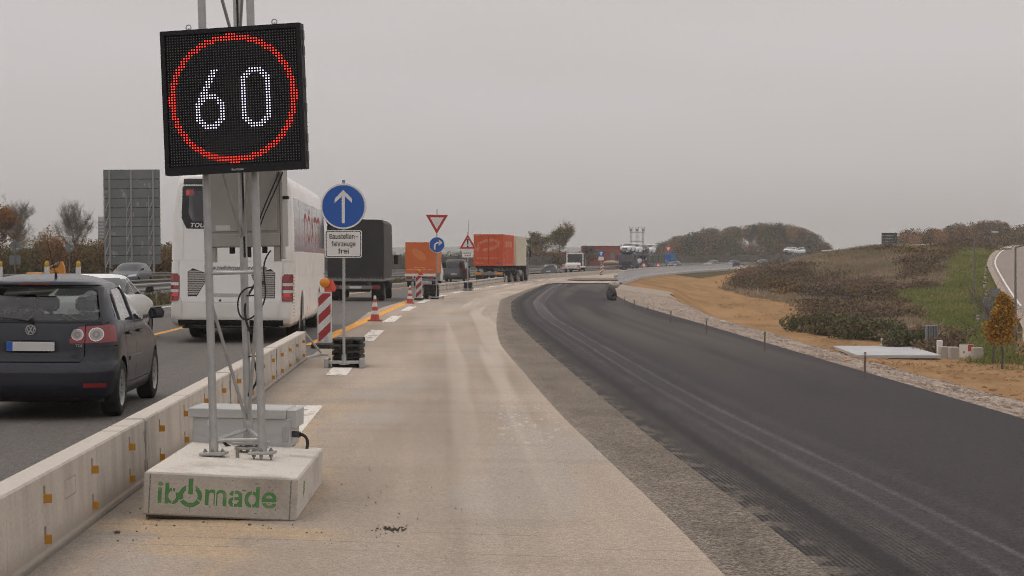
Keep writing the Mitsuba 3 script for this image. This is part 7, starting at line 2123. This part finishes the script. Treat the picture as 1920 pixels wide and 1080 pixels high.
for k, (px, py) in enumerate(((1834, 600), (1847, 566), (1849, 552), (1846, 536), (1848, 520), (1850, 505), (1852, 494), (1860, 484), (1877, 472), (1899, 466))):
    q = ground_hit(px, py + 4)
    h = 6.5 / F * q[1] + 0.25
    b_ = thing('guide_post', 'white roadside post with dark band along the grass bank', 'guide post', 'white posts along the side road')
    put(b_, 'shaft', box(q[0] - 0.09, q[0] + 0.09, q[1] - 0.06, q[1] + 0.06, q[2] - 0.1, q[2] + h, 0.01), 'sign_white')
    put(b_, 'band', box(q[0] - 0.092, q[0] + 0.092, q[1] - 0.062, q[1] + 0.062, q[2] + h * 0.62, q[2] + h * 0.82), 'sign_black')


def lamp(label, px, py0, py1, arm, r=0.07):
    q = ground_hit(px, py0)
    d = q[1]
    zt = EYE - (py1 - HOR) / F * d
    l_ = thing('street_lamp', label, 'street lamp')
    put(l_, 'pole', cyl([q[0], d, q[2] - 0.2], [q[0], d, zt], r, 10, r * 0.6), 'rail_old', smooth=30)
    a = np.array([q[0], d, zt - 0.05])
    e = a + np.array([arm, 0, 0.16 * abs(arm)])
    put(l_, 'arm', tube([a, a + (e - a) * 0.5 + np.array([0, 0, 0.06]), e], [r * 0.6, r * 0.5, r * 0.45], 6), 'rail_old')
    put(l_, 'lamp_head', box(e[0] - 0.1, e[0] + 0.45, e[1] - 0.12, e[1] + 0.12, e[2] - 0.05, e[2] + 0.07, 0.03), 'lamp_clear')


lamp('slim street lamp with arm over the grass bank', 1827, 572, 440, 1.5)
lamp('street lamp pole at the right edge beside the side road', 1904, 640, 462, 1.6, 0.09)
for lab, x0_, x1_, y0_, y1_, dz_ in (('grey board on posts beside the yellow tree, lower one', 1843, 1862, 558, 600, 0), ('grey board on posts beside the yellow tree, upper one', 1857, 1876, 541, 557, 6)):
    q = ground_hit(1850, 640)
    d = q[1] + 14 + dz_
    s_ = thing('grey_board', lab, 'sign')
    a, b_ = at(x0_, y1_, d), at(x1_, y0_, d)
    gz = min(float(tz(a[0], d)), a[2])
    put(s_, 'board', box(a[0], b_[0], d, d + 0.05, a[2], b_[2], 0.01), 'sign_back')
    put(s_, 'post', box(a[0] + 0.05, a[0] + 0.13, d + 0.051, d + 0.13, gz - 0.2, b_[2] - 0.02), 'rail_old')
    put(s_, 'post', box(b_[0] - 0.13, b_[0] - 0.05, d + 0.051, d + 0.13, gz - 0.2, b_[2] - 0.02), 'rail_old')

# concrete slab on the site, blocks, boxes, board
q = ground_hit(1650, 672)
d = q[1]
sl = thing('concrete_slab', 'pale flat concrete slab roof lying above the orange soil', 'slab')
fz = EYE - (666 - HOR) / F * d
xl_, xr2 = (1608 - 960) / F * d, (1765 - 960) / F * d
db = d * 1.16
zb_ = EYE - (648.5 - HOR) / F * db
top = np.array([[xl_, d, fz], [xr2, d, fz], [(1705 - 960) / F * db, db, zb_], [(1562 - 960) / F * db, db, zb_]])
put(sl, 'deck', m3.Manifold.hull_points(np.vstack([top, top - [0, 0, 0.16]])), mat('slab_pale', proc(lambda p, n, uv: mix([0.47, 0.47, 0.47], [0.36, 0.37, 0.38], fbm(p.x * 0.8, p.y * 0.5, 0.0, 3))), rough=0.7))
for k in range(4):
    t_ = (k + 0.5) / 4
    c = top[0] * (1 - t_) + top[1] * t_ + np.array([0, 0.8, 0])
    put(sl, 'support', box(c[0] - 0.08, c[0] + 0.08, c[1], c[1] + 0.16, float(tz(c[0], c[1])) - 0.2, c[2] - 0.162), 'timber_tan')


def site_block(name, label, cat, px0, px1, py0, py1, mat_, dep=0.6, dset=None, bev=0.03):
    q = ground_hit((px0 + px1) / 2, py1)
    d = dset or q[1]
    a, b_ = at(px0, py1, d), at(px1, py0, d)
    gz = min(float(tz((a[0] + b_[0]) / 2, d)) - 0.1, a[2])
    return one(name, tri(box(a[0], b_[0], d, d + dep, gz, b_[2], bev)), mat_, label, cat, smooth=False), d, a, b_


mat('block_beige', proc(lambda p, n, uv: mix([0.42, 0.385, 0.33], [0.33, 0.30, 0.25], fbm(p.x * 2, p.y * 2, p.z * 2, 3))), rough=0.85)
site_block('concrete_block', 'beige concrete block just right of the slab end', 'concrete block', 1764, 1781, 650, 672, 'block_beige')
site_block('concrete_block', 'beige concrete block directly left of the white site board', 'concrete block', 1782.5, 1799, 651, 674, 'block_beige')
site_block('concrete_block', 'pale concrete block directly right of the white site board', 'concrete block', 1826, 1844, 652, 675, 'block_beige')
site_block('white_post', 'stout white post behind the slab end', 'post', 1758, 1768, 638, 668, 'sign_white', 0.25)
site_block('white_cabinet', 'cream cabinet behind the slab, below the dark shrubs', 'cabinet', 1655, 1690, 635, 652, 'container_cream', 0.6, dset=107)
_, d, a, b_ = site_block('grey_pillar', 'tall grey ribbed steel box standing behind the slab', 'steel box', 1738, 1760, 610, 662, 'sign_back', 0.5, dset=104)
for k in range(4):
    put('grey_pillar', 'rib', box(a[0] + 0.06 + 0.15 * k, a[0] + 0.11 + 0.15 * k, d - 0.03, d - 0.0005, a[2], b_[2] - 0.05), 'dark_steel')
_, d, a, b_ = site_block('site_board', 'white site notice board with red patch between the concrete blocks', 'notice board', 1799, 1825, 646, 671, 'sign_white', 0.06, bev=0.0)
w_, h_ = b_[0] - a[0], b_[2] - a[2]
put('site_board', 'red_patch', box(a[0] + w_ * 0.62, b_[0] - 0.02, d - 0.004, d - 0.0005, a[2] + h_ * 0.5, b_[2] - 0.02), 'sign_red')
put('site_board', 'logo_patch', prism(sg.Point(a[0] + w_ * 0.33, a[2] + h_ * 0.42).buffer(0.07), d - 0.004, d - 0.0005), 'amber_lens')
put('site_board', 'leg_frame', [box(a[0] + 0.02, a[0] + 0.07, d + 0.061, d + 0.11, a[2] - 0.2, b_[2]), box(b_[0] - 0.07, b_[0] - 0.02, d + 0.061, d + 0.11, a[2] - 0.2, b_[2]), box(a[0] + 0.071, b_[0] - 0.071, d + 0.062, d + 0.1, a[2] + 0.2, a[2] + 0.26)], 'rail_old')

# stakes along the asphalt edge, plastic sheet, litter
for k, (px, py0, py1) in enumerate(((1607, 707, 660), (1422.5, 658, 622), (1315, 627, 597), (1250, 606, 582), (1208, 590, 571), (1183, 579, 562), (1165, 572, 556))):
    q = gp(px, py0, -0.02)
    hh = (py0 - py1) / F * q[1]
    lab = ['nearest thin rusty stake at the asphalt edge, before the slab', 'second rusty stake along the asphalt edge', 'third rusty stake along the asphalt edge', 'fourth rusty stake along the asphalt edge', 'fifth rusty stake along the asphalt edge', 'sixth, small rusty stake near the end of the asphalt edge', 'last tiny stake by the black plastic sheet'][k]
    s_ = thing('marker_stake', lab, 'stake', 'stakes along the asphalt edge')
    put(s_, 'rod', cyl([q[0] + 0.12, q[1], q[2] - 0.25], [q[0] + 0.13, q[1], q[2] + hh], 0.018, 8), mat('rusty_steel', (0.20, 0.15, 0.12), rough=0.8) if k == 0 else 'rusty_steel')
    put(s_, 'tape', cyl([q[0] + 0.13, q[1], q[2] + hh - 0.06], [q[0] + 0.13, q[1], q[2] + hh - 0.02], 0.022, 8), 'stencil_green' if k % 2 else 'galvanised')
sh = trimesh.creation.icosphere(4, 1.0)
sh.vertices *= (0.75 + 0.5 * meshkit.fbm(sh.vertices * 2.2 + 5, 4, 8))[:, None]
q = gp(1147, 564, -0.02)
one('black_sheet', sh, 'black_rubber', 'crumpled black plastic sheet over the asphalt corner by the bridge', 'plastic sheet', M=mat4(q + np.array([0.1, 2.0, 0.25])) @ np.diag([0.20, 2.2, 0.40, 1]), smooth=40)
one('pale_stone', jitter_rock(0.35, 91), 'block_beige', 'pale stone lump at the head of the gravel verge', 'stone', M=mat4(gp(1150, 545, 0.1) + np.array([0.3, 4, 0.3])))
gv = np.random.default_rng(95)
yv = 14 + 110 * gv.random(9000) ** 1.6
sv = 0.05 + (verge_w(yv) + 0.1) * gv.random(9000)
xv = x_edge(yv) + sv
zv = G(x_edge(yv), yv) - 0.015 - 0.15 * np.clip(sv, 0, verge_w(yv)) - 0.5 * np.clip(sv - verge_w(yv), 0, 9)
k = put(None, 'verge_stones', many(jitter_rock(1.0, 96, 0), np.stack([xv, yv, zv], -1), 0.015 + 0.035 * gv.random(9000) ** 2.5, 97), mat('stone_mix', proc(lambda p, n, uv: mix([0.40, 0.33, 0.27], [0.22, 0.155, 0.125], cell_rand(p.x * 7, p.y * 7, 1.0))), rough=0.9))
labels[k] = {'kind': 'stuff', 'label': 'loose gravel stones on the verge along the new asphalt', 'category': 'gravel'}
ys_ = 24 + 90 * gv.random(5000)
xs2 = x_edge(ys_) + verge_w(ys_) + 0.4 + 16 * gv.random(5000)
k = put(None, 'soil_clods', many(jitter_rock(1.0, 98, 0), np.stack([xs2, ys_, tz(xs2, ys_)], -1), 0.04 + 0.13 * gv.random(5000) ** 3, 99), mat('soil_clod', proc(lambda p, n, uv: mix([0.34, 0.20, 0.10], [0.24, 0.13, 0.062], cell_rand(p.x * 2, p.y * 2, 1.0))), rough=0.95))
labels[k] = {'kind': 'stuff', 'label': 'clods of orange earth on the bare ground', 'category': 'soil'}
for k, (px, py, lab) in enumerate(((1281, 581, 'small white paper scrap on the verge, farther one'), (1275 + 80, 602, 'small bluish plastic scrap on the verge'))):
    q = gp(px, py, -0.1)
    one('litter_scrap', jitter_rock(0.09, 110 + k), 'sign_white', lab, 'litter', M=mat4(q) @ np.diag([1, 1, 0.3, 1]))
q = gp(1588, 675, -0.1)
one('orange_leaf', jitter_rock(0.045, 120), 'amber_lens', 'tiny orange object lying on the gravel verge', 'litter', M=mat4(q) @ np.diag([1, 1, 0.5, 1]))
# ------------------------------------------------------------------ haze
scene['haze'] = {'type': 'cube', 'to_world': T4().translate([0, 3000, 60]).scale([8000, 3800, 90]), 'bsdf': {'type': 'null'}, 'interior': {'type': 'ref', 'id': 'haze_air'}}
labels['haze'] = {'kind': 'stuff', 'label': 'thin autumn haze', 'category': 'haze'}
